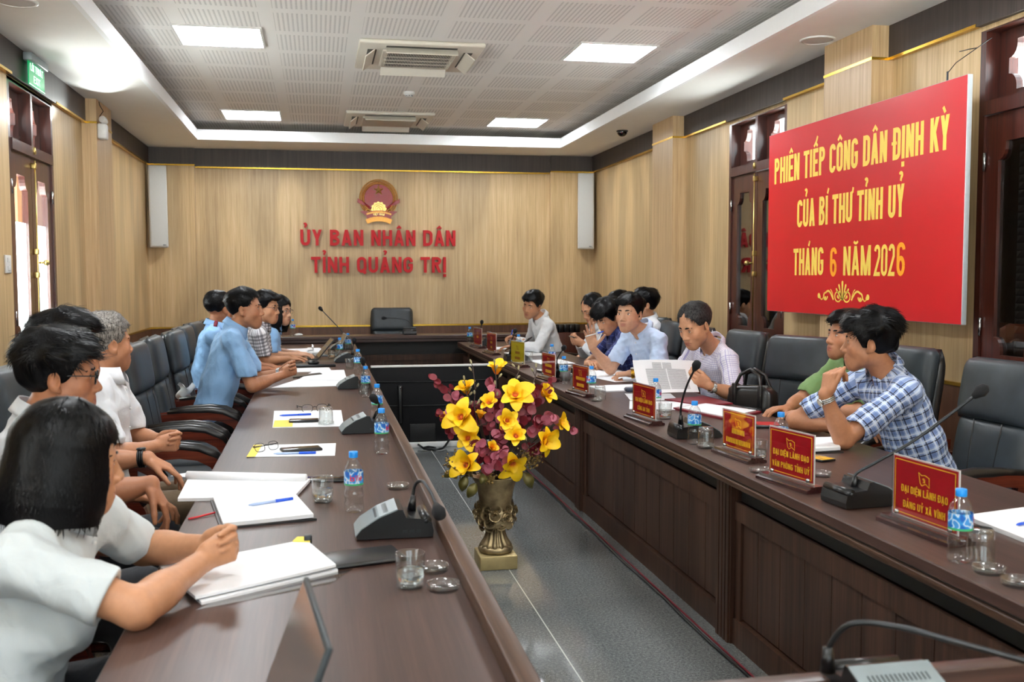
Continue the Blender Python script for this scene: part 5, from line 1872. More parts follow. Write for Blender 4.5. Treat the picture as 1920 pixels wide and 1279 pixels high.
MB().rbox(-.118, .118, -.0712, -.0695, .006, .008, .0005).obj('case_seam', M['gunmetal'], t)

def eyeglasses(name, label, mat4, folded=False, rimless=False, parent=None, frame=None, tl=.135):
    """local x across, y towards the face, z up"""
    if parent is None:
        t = thing(name, label, 'eyeglasses', (0, 0, 0), 0, 'spectacles on the papers')
        t.matrix_world = mat4
    else:
        t = None
    fr = frame or M['black']
    a = MB()
    ln = MB()
    for s in (-1, 1):
        rim = []
        for k in range(20):
            an = 2 * PI * k / 20
            cx_, sz_ = math.cos(an), math.sin(an)
            rim.append((s * .033 + .024 * math.copysign(abs(cx_) ** .7, cx_), 0, .0175 * math.copysign(abs(sz_) ** .75, sz_)))
        a.tube(rim, .0011 if rimless else .0021, 6, closed=True)
        ln.add([(p[0] * 1.0, .0005, p[2]) for p in rim], [tuple(range(20))])
        if folded:
            a.tube([(s * .058, 0, .008), (s * .056, .012, .008), (-s * .045, .02 + .004 * s, .006)], .0017, 6)
        else:
            a.tube([(s * .057, 0, .008), (s * .070, -.006, .009), (s * .074, -.06, .008), (s * .073, -tl + .02, .004), (s * .070, -tl, -.012)], [.002, .002, .0018, .002, .0024], 6)
    a.tube([(-.009, .0, .005), (0, .003, .008), (.009, .0, .005)], .0017, 6)
    if parent is None:
        a.obj('spectacle_frame', fr, t)
        ln.obj('lens', M['lens'], t)
        return t
    o = a.obj('eyeglasses', fr, parent)
    l = ln.obj('lens', M['lens'], o)
    o.matrix_world = mat4
    return o
eyeglasses('eyeglasses', 'rimless spectacles standing open on the paper behind the upturned glass', TR(-.03, 5.78, ZT + .021) @ RZ(D(184)) @ Matrix.Scale(1.25, 4), rimless=True)
eyeglasses('eyeglasses', 'folded thin framed spectacles left of the black phone', TR(-.235, 4.50, ZT + .022) @ RZ(D(40)) @ Matrix.Rotation(D(-20), 4, 'X') @ Matrix.Scale(1.1, 4), folded=True, rimless=True)

# laptops
def laptop(x, y, rz, w, d, ang, label, lid=None, screen=None):
    """hinge along local y; local -x is the keyboard side, the screen leans back by ang"""
    t = thing('laptop', label, 'laptop', (x, y, ZT), rz, 'laptops on the left table')
    b = MB().rbox(-d, 0, -w / 2, w / 2, .0006, .016, .004)
    b.obj('keyboard_base', lid or M['gunmetal'], t)
    k = MB()
    for i in range(5):
        for j in range(13):
            k.box(-d + .11 + i * .019, -d + .126 + i * .019, -w / 2 + .03 + j * (w - .06) / 13, -w / 2 + .03 + (j + .84) * (w - .06) / 13, .016, .0178)
    k.obj('keys', M['black'], t)
    mt = TR(0, 0, .014) @ Matrix.Rotation(D(ang), 4, 'Y')
    s = MB().rbox(-.004, .006, -w / 2, w / 2, 0, d, .003, mat=mt)
    so = s.obj('screen_lid', lid or M['gunmetal'], t)
    MB().box(-.0046, -.004, -w / 2 + .008, w / 2 - .008, .012, d - .008, mat=mt).obj('display', screen or plain('glossy dark display', (58, 56, 56), .12, 0, .02), so)
    return t
laptop(-.088, 1.65, D(6), .37, .22, 21, 'laptop nearest the viewer with its screen seen edge on at the bottom', plain('steel grey lid', (48, 54, 58), .45, .3, .04), plain('greyish glossy screen', (150, 146, 146), .14, .6, .03))
laptop(-.02, 9.55, D(4), .34, .23, 40, 'open laptop that the man in the checked shirt types on')
laptop(.16, 9.98, D(4), .33, .22, 26, 'second open laptop behind the typing man, next to the far bottles', M['silver'])
t = thing('closed_laptop', 'closed dark laptop lying in front of the typing man', 'laptop', (-.04, 8.9, ZT), D(2))
MB().rbox(-.17, .17, -.24, .24, .0006, .02, .005).obj('laptop_case', M['black'], t)
MB().rbox(-.165, .165, -.235, .235, .0195, .022, .002).obj('laptop_lid', plain('dark slate lid', (48, 52, 58), .3, .3, .03), t)
t = thing('computer_mouse', 'black computer mouse on the closed laptop', 'mouse', (-.05, 8.72, ZT + .022), D(20))
MB().sphere((0, 0, .014), (.055, .032, .02), 14, 8).obj('mouse_shell', M['black'], t)
MB().rbox(.02, .035, -.004, .004, .026, .036, .003).obj('scroll_wheel', M['gunmetal'], t)
paper([(-.66, 4.60), (-.50, 4.55), (-.47, 4.66), (-.60, 4.72)], 'white sheet lying on the lap of the grey haired man', z0=.645, h=.002, lift=-.03)
paper(around(-.05, 8.42, .28, .36, D(3)), 'white sheet just before the closed laptop', h=.0016)
paper(around(-.18, 10.35, .42, .55, D(5)), 'wide pile of papers before the far sitters of the left table', h=.02, lift=.01)
q = thing('rolled_sheet', 'curled white sheet on the far pile of papers', 'paper', (-.02, 10.42, ZT + .035))
MB().grid(lambda a, b: (.10 * (a - 1) * (1.0) + .05 * math.sin(a * 5.2) * (a), (b - .5) * .4, .0 + .05 * max(0, a - .35) * (1 - math.cos(a * 5.2))), 18, 4).obj('sheet', M['paper'], q)
t = thing('computer_mouse', 'white mouse lying next to the bottle on the head desk', 'mouse', (-.235, 11.95, .84), 0)
MB().sphere((0, 0, .014), (.05, .03, .018), 14, 8).obj('mouse_shell', M['white_plastic'], t)
MB().rbox(.02, .03, -.003, .003, .026, .033, .002).obj('scroll_wheel', M['gunmetal'], t)

# ---- right table
paper(around(2.18, 7.75, .46, .8, D(-3)), 'white papers before the man in navy', h=.004)
paper(around(2.22, 7.2, .30, .42, D(12)), 'white sheet lying left of the speaking man', h=.002)
paper(around(2.03, 6.55, .34, .34, D(4)), 'stack of white papers under the dark phone case of the speaking man', h=.008)
paper(around(2.08, 6.05, .30, .36, D(-12)), 'loose white sheet right of the speaking man', h=.002)
paper(around(2.02, 5.62, .42, .36, D(-18)), 'white sheets under the document held by the reading man', h=.004)
paper(around(2.06, 8.75, .32, .45, D(3)), 'white papers left of the man looking at his phone', h=.003)
paper(around(2.02, 9.7, .34, .45, D(3)), 'white sheet under the writing man at the far right', h=.003)
paper(around(1.93, 10.55, .24, .34, D(3)), 'white sheet near the farthest red name plate', h=.003)
t = thing('laptop', 'closed silver laptop behind the red plate with the paper cup', 'laptop', (1.87, 7.72, ZT), D(8), 'laptops on the right table')
MB().rbox(-.12, .12, -.16, .16, .0006, .014, .004).obj('laptop_case', M['gunmetal'], t)
MB().rbox(-.122, .122, -.162, .162, .014, .02, .003).obj('laptop_lid', plain('white laptop lid', (224, 224, 226), .4, 0, .02), t)
tb = thing('tablet', 'dark tablet leaning up before the writing man at the far right', 'tablet', (2.0, 10.1, ZT), D(160), 'laptops on the right table')
mt = TR(0, 0, .002) @ Matrix.Rotation(D(-48), 4, 'Y')
MB().rbox(-.005, .005, -.14, .14, 0, .21, .003, mat=mt).obj('tablet_case', plain('dark brown tablet case', (62, 52, 50), .5, 0, .04), tb)
MB().box(.005, .0056, -.13, .13, .01, .20, mat=mt).obj('tablet_screen', plain('glossy dark display', (58, 56, 56), .12, 0, .02), tb)
t = thing('spectacle_case', 'dark blue grey case lying before the speaking man', 'case', (2.08, 6.28, ZT + .012), D(-4))
MB().rbox(-.10, .10, -.035, .035, -.003, .028, .016, 3).obj('case_body', plain('slate blue case', (52, 60, 82), .4, 0, .05), t)
MB().rbox(-.101, .101, -.0358, .0358, .0135, .0155, .001).obj('case_seam', M['black'], t)
fo = thing('document_folder', 'dark red leather folder with white papers before the reading man', 'folder', (2.20, 5.26, ZT))
quad_slab(MB(), [(-.19, .19), (-.07, -.31), (.24, -.06), (.05, .33)], .0006, .012).obj('folder_cover', plain('dark red leather', (122, 16, 36), .4, 0, .08), fo)
quad_slab(MB(), [(-.165, .16), (-.06, -.275), (.21, -.055), (.05, .29)], .0125, .018).obj('folder_papers', M['paper'], fo)
fo2 = thing('document_folder', 'dark red folder partly under the sheets of the reading man', 'folder', (2.30, 5.75, ZT))
quad_slab(MB(), [(-.20, .10), (-.08, -.22), (.13, -.18), (.10, .2)], .0046, .012).obj('folder_cover', plain('dark red leather', (122, 16, 36), .4, 0, .08), fo2)
t = thing('phone_case', 'dark glossy wallet with a red corner behind the third near name plate'.replace('third near ', 'mirrored '), 'case', (2.22, 4.74, ZT), D(-20))
MB().rbox(-.10, .10, -.07, .07, .0006, .016, .004).obj('case_body', M['leather_black'], t)
MB().box(-.02, .09, -.06, .06, .016, .0166).obj('red_cover', plain('red cover', (186, 24, 30), .3, 0, .03), t)
nb = thing('notebook', 'open white notebook under the elbow of the man in the plaid shirt', 'notebook', (2.17, 4.10, ZT), D(-8))
quad_slab(MB(), [(-.17, -.16), (.09, -.14), (.16, .13), (-.12, .17)], .0006, .006).obj('cover', M['leather_black'], nb)
quad_slab(MB(), [(-.16, -.15), (.08, -.13), (.15, .125), (-.11, .16)], .0062, .020, 0, .008).obj('pages', M['paper'], nb)
phone(2.05, 3.84, D(18), .08, .15, 'phone with a lit yellow screen next to the elbow of the man in plaid', plain('yellow red picture on glass', (214, 160, 40), .2, 0, .5, 40), .010)
pp = paper([(2.00, 2.78), (1.99, 2.50), (2.32, 2.40), (2.34, 2.86)], 'white paper pad at the right edge with a blue pen', h=.014)
pen(2.06, 2.62, 2.18, 2.66, ZT + .0142, blue_pen, 'blue pen on the paper pad at the right edge')
t = thing('wooden_box', 'reddish wooden side cabinet with black files on top in the far right corner', 'cabinet', (2.98, 12.1, 0), 0)
MB().rbox(-.3, .3, -.22, .22, 0, .84, .005).obj('cabinet_body', M['frame_wood'], t)
bx = MB()
for k in range(6):
    bx.rbox(-.2 + k * .07, -.14 + k * .07, -.12, .12, .841, .94, .004)
tag(bx.obj('file_row', M['black'], None, (2.98, 12.1, 0)), 'row of black files on the red side cabinet', 'files', kind='stuff')

# handbag on the chair
hb = thing('handbag', 'black leather handbag with gold zip on the empty chair', 'bag', (2.66, 5.80, .515), D(208))
m = MB()
def bagf(a, b):
    an = 2 * PI * a
    z = b * .33
    w = .19 * (1 - .12 * b) ; d = .085 * (1 - .45 * b)
    c, s = math.cos(an), math.sin(an)
    k = (1 - max(0, (abs(b - .5) - .42) / .08) ** 2 * .25)
    return (d * k * math.copysign(abs(c) ** .45, c), w * k * math.copysign(abs(s) ** .45, s), z + .008 * math.sin(3 * an))
m.grid(bagf, 36, 12, closed_u=True)
m.add([bagf(i / 36, 1) for i in range(36)], [tuple(range(36))])
m.add([bagf(i / 36, 0) for i in range(36)], [tuple(range(36))])
m.obj('bag_body', M['leather_black'], hb)
for s in (-1, 1):
    MB().tube([(s * .045, -.10, .24), (s * .048, -.10, .32), (s * .03, -.07, .40), (s * .02, 0, .435), (s * .03, .07, .40), (s * .048, .10, .32), (s * .045, .10, .24)], .011, 10).obj('handle', M['leather_black'], hb)
p = MB().rbox(.05, .11, -.13, .13, .02, .21, .025, 3)
p.obj('front_pocket', M['leather_black'], hb)
for s in (-1, 1):
    st = MB()
    st.rbox(.045, .066, s * .10 - .016, s * .10 + .016, .18, .345, .008)
    st.obj('strap_tab', M['leather_black'], hb)
z = MB()
z.tube([(.02, -.17, .31), (0, -.18, .25), (.03, -.175, .16)], .004, 6)
z.tube([(.108, .08, .19), (.118, .085, .14), (.112, .08, .09)], .004, 6)
z.obj('zip', M['brass'], hb)
ja = thing('folded_cloth', 'white cloth hanging over the arm of a chair behind the man in blue', 'cloth', (-.93, 7.60, .70))
MB().grid(lambda a, b: (.0 + .10 * (a - .5) + .02 * math.sin(b * 9), -.30 - .05 * math.sin(PI * a) + .06 * (b - .5), .08 - .16 * b + .02 * math.sin(a * 7)), 10, 12).obj('cloth_fold', plain('white cloth', (226, 228, 226), .8, 0, .03), ja)
# ------------------------------------------------------------------ people: smooth solids on a grid, meshed by surface nets
QV = float(os.environ.get('PEOPLE_VOXEL', '1.0'))
A_ = lambda v: np.array(v, dtype=np.float64)
def unit(v):
    v = A_(v)
    return v / (np.linalg.norm(v) + 1e-12)

class Field:
    def __init__(s, lo, hi, h):
        s.h = h
        s.o = A_(lo)
        s.n = np.maximum(4, np.ceil((A_(hi) - s.o) / h).astype(int) + 1)
        s.F = np.full(tuple(s.n), .08, np.float32)
        s.ax = [(s.o[i] + h * np.arange(s.n[i])).astype(np.float32) for i in range(3)]
    def block(s, lo, hi):
        a = np.clip(np.floor((A_(lo) - s.o) / s.h).astype(int), 0, s.n)
        b = np.clip(np.ceil((A_(hi) - s.o) / s.h).astype(int) + 1, 0, s.n)
        if np.any(b - a < 1):
            return None
        sl = tuple(slice(a[i], b[i]) for i in range(3))
        P = (s.ax[0][sl[0]][:, None, None], s.ax[1][sl[1]][None, :, None], s.ax[2][sl[2]][None, None, :])
        return sl, P
    def op(s, fn, lo, hi, k=.02, mode='add', m=None):
        m = m if m is not None else max(k, .02) + 2 * s.h
        r = s.block(A_(lo) - m, A_(hi) + m)
        if r is None:
            return
        sl, P = r
        d = fn(*P).astype(np.float32)
        a = s.F[sl]
        if mode == 'sub':
            d = -d
            w = np.maximum(k - np.abs(a - d), 0) / k
            s.F[sl] = np.maximum(a, d) + w * w * k * .25
        else:
            w = np.maximum(k - np.abs(a - d), 0) / k
            s.F[sl] = np.minimum(a, d) - w * w * k * .25
    def rcone(s, a, b, r1, r2=None, k=.02, mode='add'):
        a, b = A_(a), A_(b); r2 = r1 if r2 is None else r2
        R = max(r1, r2)
        s.op(lambda X, Y, Z: d_rcone(X, Y, Z, a, b, r1, r2), np.minimum(a, b) - R, np.maximum(a, b) + R, k, mode)
    def ell(s, c, R, rad, k=.02, mode='add'):
        c = A_(c); m = max(rad)
        s.op(lambda X, Y, Z: d_ell(X, Y, Z, c, R, rad), c - m, c + m, k, mode)
    def ecap(s, a, b, side, e1, e2, k=.03, mode='add'):
        a, b = A_(a), A_(b); m = max(e1 + e2)
        s.op(lambda X, Y, Z: d_ecap(X, Y, Z, a, b, side, e1, e2), np.minimum(a, b) - m, np.maximum(a, b) + m, k, mode)
    def mesh(s):
        return surface_nets(s.F, s.o, s.h)

def d_rcone(X, Y, Z, a, b, r1, r2):
    ba = b - a; L2 = float(ba @ ba) + 1e-12
    t = np.clip(((X - a[0]) * ba[0] + (Y - a[1]) * ba[1] + (Z - a[2]) * ba[2]) / L2, 0, 1)
    return np.sqrt((X - a[0] - t * ba[0]) ** 2 + (Y - a[1] - t * ba[1]) ** 2 + (Z - a[2] - t * ba[2]) ** 2) - (r1 + (r2 - r1) * t)

def d_ell(X, Y, Z, c, R, rad):
    """R: rows are the axes of the ellipsoid"""
    q = [((X - c[0]) * R[i][0] + (Y - c[1]) * R[i][1] + (Z - c[2]) * R[i][2]) for i in range(3)]
    k0 = np.sqrt(sum((q[i] / rad[i]) ** 2 for i in range(3)))
    k1 = np.sqrt(sum((q[i] / rad[i] ** 2) ** 2 for i in range(3))) + 1e-9
    return k0 * (k0 - 1) / k1

def d_ecap(X, Y, Z, a, b, side, e1, e2):
    ba = b - a; L = float(np.linalg.norm(ba)); t_ = ba / L
    sd = unit(A_(side) - t_ * float(A_(side) @ t_)); w_ = np.cross(t_, sd)
    dx, dy, dz = X - a[0], Y - a[1], Z - a[2]
    t = dx * t_[0] + dy * t_[1] + dz * t_[2]
    u = dx * sd[0] + dy * sd[1] + dz * sd[2]
    w = dx * w_[0] + dy * w_[1] + dz * w_[2]
    tt = np.clip(t / L, 0, 1)
    ru = e1[0] + (e2[0] - e1[0]) * tt; rw = e1[1] + (e2[1] - e1[1]) * tt
    ex = (t - tt * L) / np.minimum(ru, rw)
    q = np.sqrt((u / ru) ** 2 + (w / rw) ** 2 + ex ** 2)
    g = np.sqrt((u / ru ** 2) ** 2 + (w / rw ** 2) ** 2 + (ex / np.minimum(ru, rw)) ** 2) + 1e-9
    return q * (q - 1) / g

def surface_nets(F, o, h):
    S = F < 0
    c = [S[i:S.shape[0] - 1 + i, j:S.shape[1] - 1 + j, k:S.shape[2] - 1 + k] for i in (0, 1) for j in (0, 1) for k in (0, 1)]
    al = c[0].copy(); an = c[0].copy()
    for q in c[1:]:
        al &= q; an |= q
    act = an & ~al
    I, J, K = np.nonzero(act)
    n = len(I)
    V = np.empty((n, 8), np.float32)
    off = [(i, j, k) for i in (0, 1) for j in (0, 1) for k in (0, 1)]
    for q, (i, j, k) in enumerate(off):
        V[:, q] = F[I + i, J + j, K + k]
    acc = np.zeros((n, 3)); cnt = np.zeros(n)
    for p in range(8):
        for q in range(p + 1, 8):
            if sum(abs(a - b) for a, b in zip(off[p], off[q])) != 1:
                continue
            a, b = V[:, p], V[:, q]
            m = (a < 0) != (b < 0)
            t = a / (a - b + (np.abs(a - b) < 1e-12))
            for x in range(3):
                acc[:, x] += np.where(m, off[p][x] + t * (off[q][x] - off[p][x]), 0)
            cnt += m
    vs = (np.stack([I, J, K], 1) + acc / cnt[:, None]) * h + o
    ids = np.full(act.shape, -1, np.int32)
    ids[I, J, K] = np.arange(n)
    faces = []
    for x in range(3):
        y, z = (x + 1) % 3, (x + 2) % 3
        sl0 = [slice(None)] * 3; sl1 = [slice(None)] * 3
        sl0[x] = slice(0, -1); sl1[x] = slice(1, None)
        ch = S[tuple(sl0)] != S[tuple(sl1)]
        E = np.argwhere(ch)
        lim = np.array(act.shape)
        E = E[(E[:, y] > 0) & (E[:, z] > 0) & (E[:, y] < F.shape[y] - 1) & (E[:, z] < F.shape[z] - 1)]
        def cell(dy, dz):
            C = E.copy(); C[:, y] -= dy; C[:, z] -= dz
            return ids[C[:, 0], C[:, 1], C[:, 2]]
        q = np.stack([cell(1, 1), cell(0, 1), cell(0, 0), cell(1, 0)], 1)
        flip = ~S[E[:, 0], E[:, 1], E[:, 2]]
        q[flip] = q[flip][:, ::-1]
        faces.append(q[(q >= 0).all(1)])
    return vs, np.concatenate(faces)

def relax(vs, fs, it=1, lam=.5):
    """a little smoothing that takes the grid's steps away"""
    e = np.concatenate([fs[:, [0, 1]], fs[:, [1, 2]], fs[:, [2, 3]], fs[:, [3, 0]]])
    n = len(vs)
    deg = np.bincount(e[:, 0], minlength=n) + np.bincount(e[:, 1], minlength=n)
    deg = np.maximum(deg, 1)
    for _ in range(it):
        s = np.zeros_like(vs)
        for x in range(3):
            s[:, x] = np.bincount(e[:, 0], vs[e[:, 1], x], n) + np.bincount(e[:, 1], vs[e[:, 0], x], n)
        vs = vs + lam * (s / deg[:, None] - vs)
    return vs

def np_obj(name, vs, fs, mats, parent, loc, color=None, pat=None, extra=None):
    me = bpy.data.meshes.new(name)
    if extra is not None:
        ev, ef = extra
        fl = [list(map(int, f)) for f in fs] + [[i + len(vs) for i in f] for f in ef]
        vs = np.concatenate([vs, np.array(ev)])
    else:
        fl = fs.tolist()
    me.from_pydata((vs - A_(loc)).tolist(), [], fl)
    for m in (mats if isinstance(mats, (list, tuple)) else [mats]):
        me.materials.append(m)
    me.polygons.foreach_set('use_smooth', [True] * len(me.polygons))
    if color is not None:
        at = me.color_attributes.new('tint', 'FLOAT_COLOR', 'POINT')
        at.data.foreach_set('color', color.astype(np.float32).ravel())
    if pat is not None:
        at = me.attributes.new('pat', 'FLOAT_VECTOR', 'POINT')
        at.data.foreach_set('vector', pat.astype(np.float32).ravel())
    me.update()
    o = bpy.data.objects.new(name, me)
    COL.objects.link(o)
    o.parent = parent
    return o

# ---- materials of people
def skin_mat():
    t = NT('skin')
    at = t.n('Attribute', attribute_name='tint')
    n = t.noise(t.coord(), 55, 3)
    tone = t.ramp(n, [(.3, (.92, .9, .89, 1)), (.7, (1.05, 1.04, 1.03, 1))])
    t.base(t.mix(1.0, at.outputs['Color'], tone, 'MULTIPLY'))
    t.bump(t.noise(t.coord(), 420, 2), .05, .001)
    t.set(rough=.48, spec=.4)
    return t.m
M['skin'] = skin_mat()
def hair_mat(name, dark, light, rough=.38):
    t = NT(name)
    n = t.noise(t.coord((1, 1, .35)), 150, 3, .6)
    t.base(t.ramp(n, [(.35, lin(dark)), (.68, lin(light))]))
    t.bump(n, .3, .003)
    t.set(rough=rough, spec=.16)
    return t.m
M['hair_black'] = hair_mat('black hair', (4, 4, 5), (15, 14, 16))
M['hair_soft'] = hair_mat('dark brown black hair', (10, 9, 9), (32, 29, 29))
M['hair_grey'] = hair_mat('grey hair', (64, 60, 56), (170, 164, 158), .5)
M['hair_saltpepper'] = hair_mat('greying black hair', (20, 19, 19), (78, 76, 76), .5)

def cloth(name, rgb, var=.05):
    t = NT(name)
    n = t.noise(t.coord(), 5, 3)
    c = lin(rgb)
    t.base(t.ramp(n, [(.3, tuple(v * (1 - var) for v in c[:3]) + (1,)), (.7, tuple(min(1, v * (1 + var)) for v in c[:3]) + (1,))]))
    w = t.noise(t.coord((1, 1, 1)), 11, 3, .6, .8)
    t.bump(w, .35, .02)
    t.set(rough=.8, sheen=.1)
    return t.m
def checks(name, base, bands, rough=.8):
    """woven checks that run along the garment: bands are (period, from, to, colour, strength, axes)"""
    t = NT(name)
    at = t.n('Attribute', attribute_name='pat')
    x, y, z = t.sep(at.outputs['Vector'])
    col = lin(base)
    for per, a, b, rgb, st, axes in bands:
        for ax in axes:
            c = x if ax == 'u' else y
            f = t.math('FRACT', t.math('DIVIDE', c, per))
            m = t.math('MULTIPLY', t.math('MULTIPLY', t.math('GREATER_THAN', f, a), t.math('LESS_THAN', f, b)), st)
            col = t.mix(m, col, lin(rgb), 'MIX')
    t.base(col)
    t.bump(t.noise(t.coord(), 11, 3, .6, .8), .3, .02)
    t.set(rough=rough, sheen=.1)
    return t.m
M['cloth_white'] = cloth('white shirt cotton', (222, 225, 230))
M['cloth_white2'] = cloth('off white shirt cotton', (222, 224, 226))
M['cloth_polo'] = cloth('white polo knit', (202, 209, 212))
M['cloth_lightgrey'] = cloth('pale grey shirt cotton', (204, 208, 214))
M['cloth_blue'] = cloth('sky blue shirt cotton', (140, 182, 226))
M['cloth_paleblue'] = cloth('pale blue shirt cotton', (190, 210, 240))
M['cloth_green'] = cloth('green uniform cotton', (116, 148, 92))
M['cloth_dark'] = cloth('dark navy trousers', (24, 26, 34))
M['cloth_brown'] = cloth('brown trousers', (92, 74, 52))
M['check_navy'] = checks('navy shirt with pale lines', (28, 40, 104), [(.05, .0, .06, (120, 140, 200), .7, 'uv'), (.05, .5, .75, (20, 28, 74), .6, 'uv')])
M['check_black'] = checks('black and white gingham', (224, 222, 226), [(.030, 0, .5, (48, 40, 52), .62, 'uv')])
M['check_lav'] = checks('white shirt with fine lavender checks', (232, 230, 242), [(.014, 0, .16, (140, 132, 196), .75, 'uv')])
M['check_grey'] = checks('white shirt with grey checks', (224, 226, 230), [(.03, 0, .3, (140, 146, 160), .55, 'uv')])
M['plaid'] = checks('blue plaid cotton', (176, 194, 226), [(.046, .0, .36, (84, 110, 168), .62, 'uv'), (.046, .40, .54, (26, 34, 66), .9, 'uv'), (.046, .70, .86, (226, 234, 246), .55, 'uv')])
M['eye_white'] = plain('eye white', (214, 206, 200), .3, 0, 0)
M['iris'] = plain('dark brown iris', (30, 20, 16), .15, 0, 0)

def head_axes(yaw, pitch, roll):
    """columns: right, forward, up of the head in the world; yaw is the compass of the face, pitch > 0 looks down"""
    y, p, r = D(yaw), D(pitch), D(roll)
    f = A_((math.cos(y) * math.cos(p), math.sin(y) * math.cos(p), -math.sin(p)))
    rt = A_((math.sin(y), -math.cos(y), 0))
    up = np.cross(rt, f)
    rt2 = rt * math.cos(r) + up * math.sin(r)
    up2 = np.cross(rt2, f)
    return np.stack([rt2, f, up2], 1)

FINGERS = ((.029, .045, .027, .021, .0088), (.0095, .050, .030, .022, .0090), (-.0105, .046, .028, .021, .0086), (-.029, .035, .021, .018, .0076))
POSES = {   # knuckle, middle, tip bends of each finger; spread; thumb (out, bend)
    'relax': ([(.35, .5, .35)] * 4, .10, (.65, .3)),
    'flat': ([(.12, .16, .1)] * 4, .10, (.7, .2)),
    'hang': ([(.25, .35, .25), (.35, .45, .3), (.42, .5, .3), (.5, .5, .3)], .10, (.45, .3)),
    'type': ([(.30, .55, .4), (.28, .6, .4), (.3, .6, .4), (.35, .55, .4)], .14, (.6, .3)),
    'fist': ([(1.25, 1.55, .8), (1.3, 1.6, .8), (1.3, 1.6, .8), (1.25, 1.6, .8)], .0, (.35, .5)),
    'clasp': ([(1.0, .70, .25), (1.08, .72, .25), (1.12, .72, .25), (1.15, .70, .25)], .25, (.18, .55)),
    'pinch': ([(.75, .7, .35), (.8, .85, .4), (.85, 1.0, .5), (.9, 1.1, .5)], .04, (.35, .75)),
    'open': ([(.05, .15, .12), (.1, .22, .15), (.25, .35, .2), (.4, .5, .3)], .20, (.9, .25)),
    'chin': ([(.95, 1.2, .6), (1.0, 1.3, .6), (1.0, 1.35, .7), (1.0, 1.4, .7)], .0, (.15, .05)),
}
def add_hand(F, wr, d, n, side, pose, s):
    d = unit(d); n = unit(A_(n) - d * float(A_(n) @ d))
    w = np.cross(d, n) * (1 if side == 'r' else -1)
    wr = A_(wr)
    P = lambda a, b, c: wr + (d * a + w * b + n * c) * s
    F.ecap(P(.012, 0, 0), P(.078, .001, .002), w, (.027 * s, .017 * s), (.040 * s, .0135 * s), .012)
    F.ell(P(.035, .024, .012), np.stack([d, w, n]), (.032 * s, .016 * s, .014 * s), .012)
    cur, spread, (tout, tb) = POSES[pose]
    for (off, l1, l2, l3, r), (c1, c2, c3) in zip(FINGERS, cur):
        p = P(.088 - abs(off - .005) * .22, off, .001)
        dd = unit(d + w * off * spread * 28 * .35)
        for L, c, ra, rb in ((l1, c1, r * 1.06, r), (l2, c2, r, r * .93), (l3, c3, r * .93, r * .80)):
            nn = unit(n)
            dd2 = unit(dd * math.cos(c) + nn * math.sin(c))
            n = unit(nn * math.cos(c) - dd * math.sin(c))
            dd = dd2
            q = p + dd * L * s
            F.rcone(p, q, ra * s, rb * s, .0035)
            p = q
        n = n0_(d, w, side)
    t0 = P(.026, .027, .006)
    td = unit(d * (1 - tout * .55) + w * tout + n * .30)
    tdir2 = unit(td * math.cos(tb) + (d * .8 - w * .35 + n * .35) * math.sin(tb))
    t1 = t0 + td * .042 * s; t2 = t1 + tdir2 * .032 * s; t3 = t2 + unit(tdir2 + (n * .2 - w * .3) * tb) * .026 * s
    F.rcone(t0, t1, .0135 * s, .0108 * s, .010)
    F.rcone(t1, t2, .0108 * s, .0100 * s, .004)
    F.rcone(t2, t3, .0100 * s, .0080 * s, .004)
def n0_(d, w, side):
    """palm normal back from direction and thumb side"""
    return unit(np.cross(w, d)) if side == 'r' else unit(np.cross(d, w))

def add_head(F, c, Hx, s, fat=1.0):
    L = lambda x, y, z: A_(c) + Hx @ (A_((x, y, z)) * s)
    R = Hx.T
    e = lambda p, r, k=.02, mode='add': F.ell(L(*p), R, tuple(q * s for q in r), k * s, mode)
    rc = lambda a, b, r1, r2, k=.015, mode='add': F.rcone(L(*a), L(*b), r1 * s, r2 * s, k * s, mode)
    f = fat
    e((0, -.016, .036), (.076, .097, .084))
    e((0, .030, -.028), (.066 * f, .062, .077), .03)
    rc((-.048 * f, .018, -.062), (-.016, .062, -.101), .022, .019, .035)
    rc((.048 * f, .018, -.062), (.016, .062, -.101), .022, .019, .035)
    e((0, .068, -.098), (.024, .020, .018), .025)
    e((-.044 * f, .054, -.030), (.024, .024, .026), .02)
    e((.044 * f, .054, -.030), (.024, .024, .026), .02)
    rc((-.034, .074, .020), (.034, .074, .020), .013, .013, .016)
    e((0, .073, -.070), (.034, .026, .030), .02)
    for sx in (-1, 1):
        e((sx * .032, .095, .000), (.017, .013, .012), .012, 'sub')
        e((sx * .032, .073, -.001), (.019, .0125, .013), .006)
    rc((0, .085, .004), (0, .1045, -.033), .0080, .0125, .012)
    for sx in (-1, 1):
        e((sx * .0145, .095, -.040), (.0095, .011, .0085), .007)
        e((sx * .0075, .101, -.048), (.004, .005, .004), .003, 'sub')
    rc((-.018, .0885, -.0635), (.018, .0885, -.0635), .0078, .0078, .008)
    rc((-.014, .0885, -.0765), (.014, .0885, -.0765), .0088, .0088, .008)
    rc((-.024, .0955, -.0698), (.024, .0955, -.0698), .0022, .0022, .003, 'sub')
    for sx in (-1, 1):
        m = Hx @ np.array([[math.cos(sx * .5), math.sin(sx * .5), 0], [-math.sin(sx * .5), math.cos(sx * .5), 0], [0, 0, 1]])
        F.ell(L(sx * .080, -.010, -.012), m.T, (.0075 * s, .021 * s, .032 * s), .006 * s)
        F.ell(L(sx * .087, -.006, -.008), m.T, (.0055 * s, .011 * s, .018 * s), .004 * s, 'sub')
        F.ell(L(sx * .077, .002, -.036), m.T, (.007 * s, .010 * s, .011 * s), .006 * s)

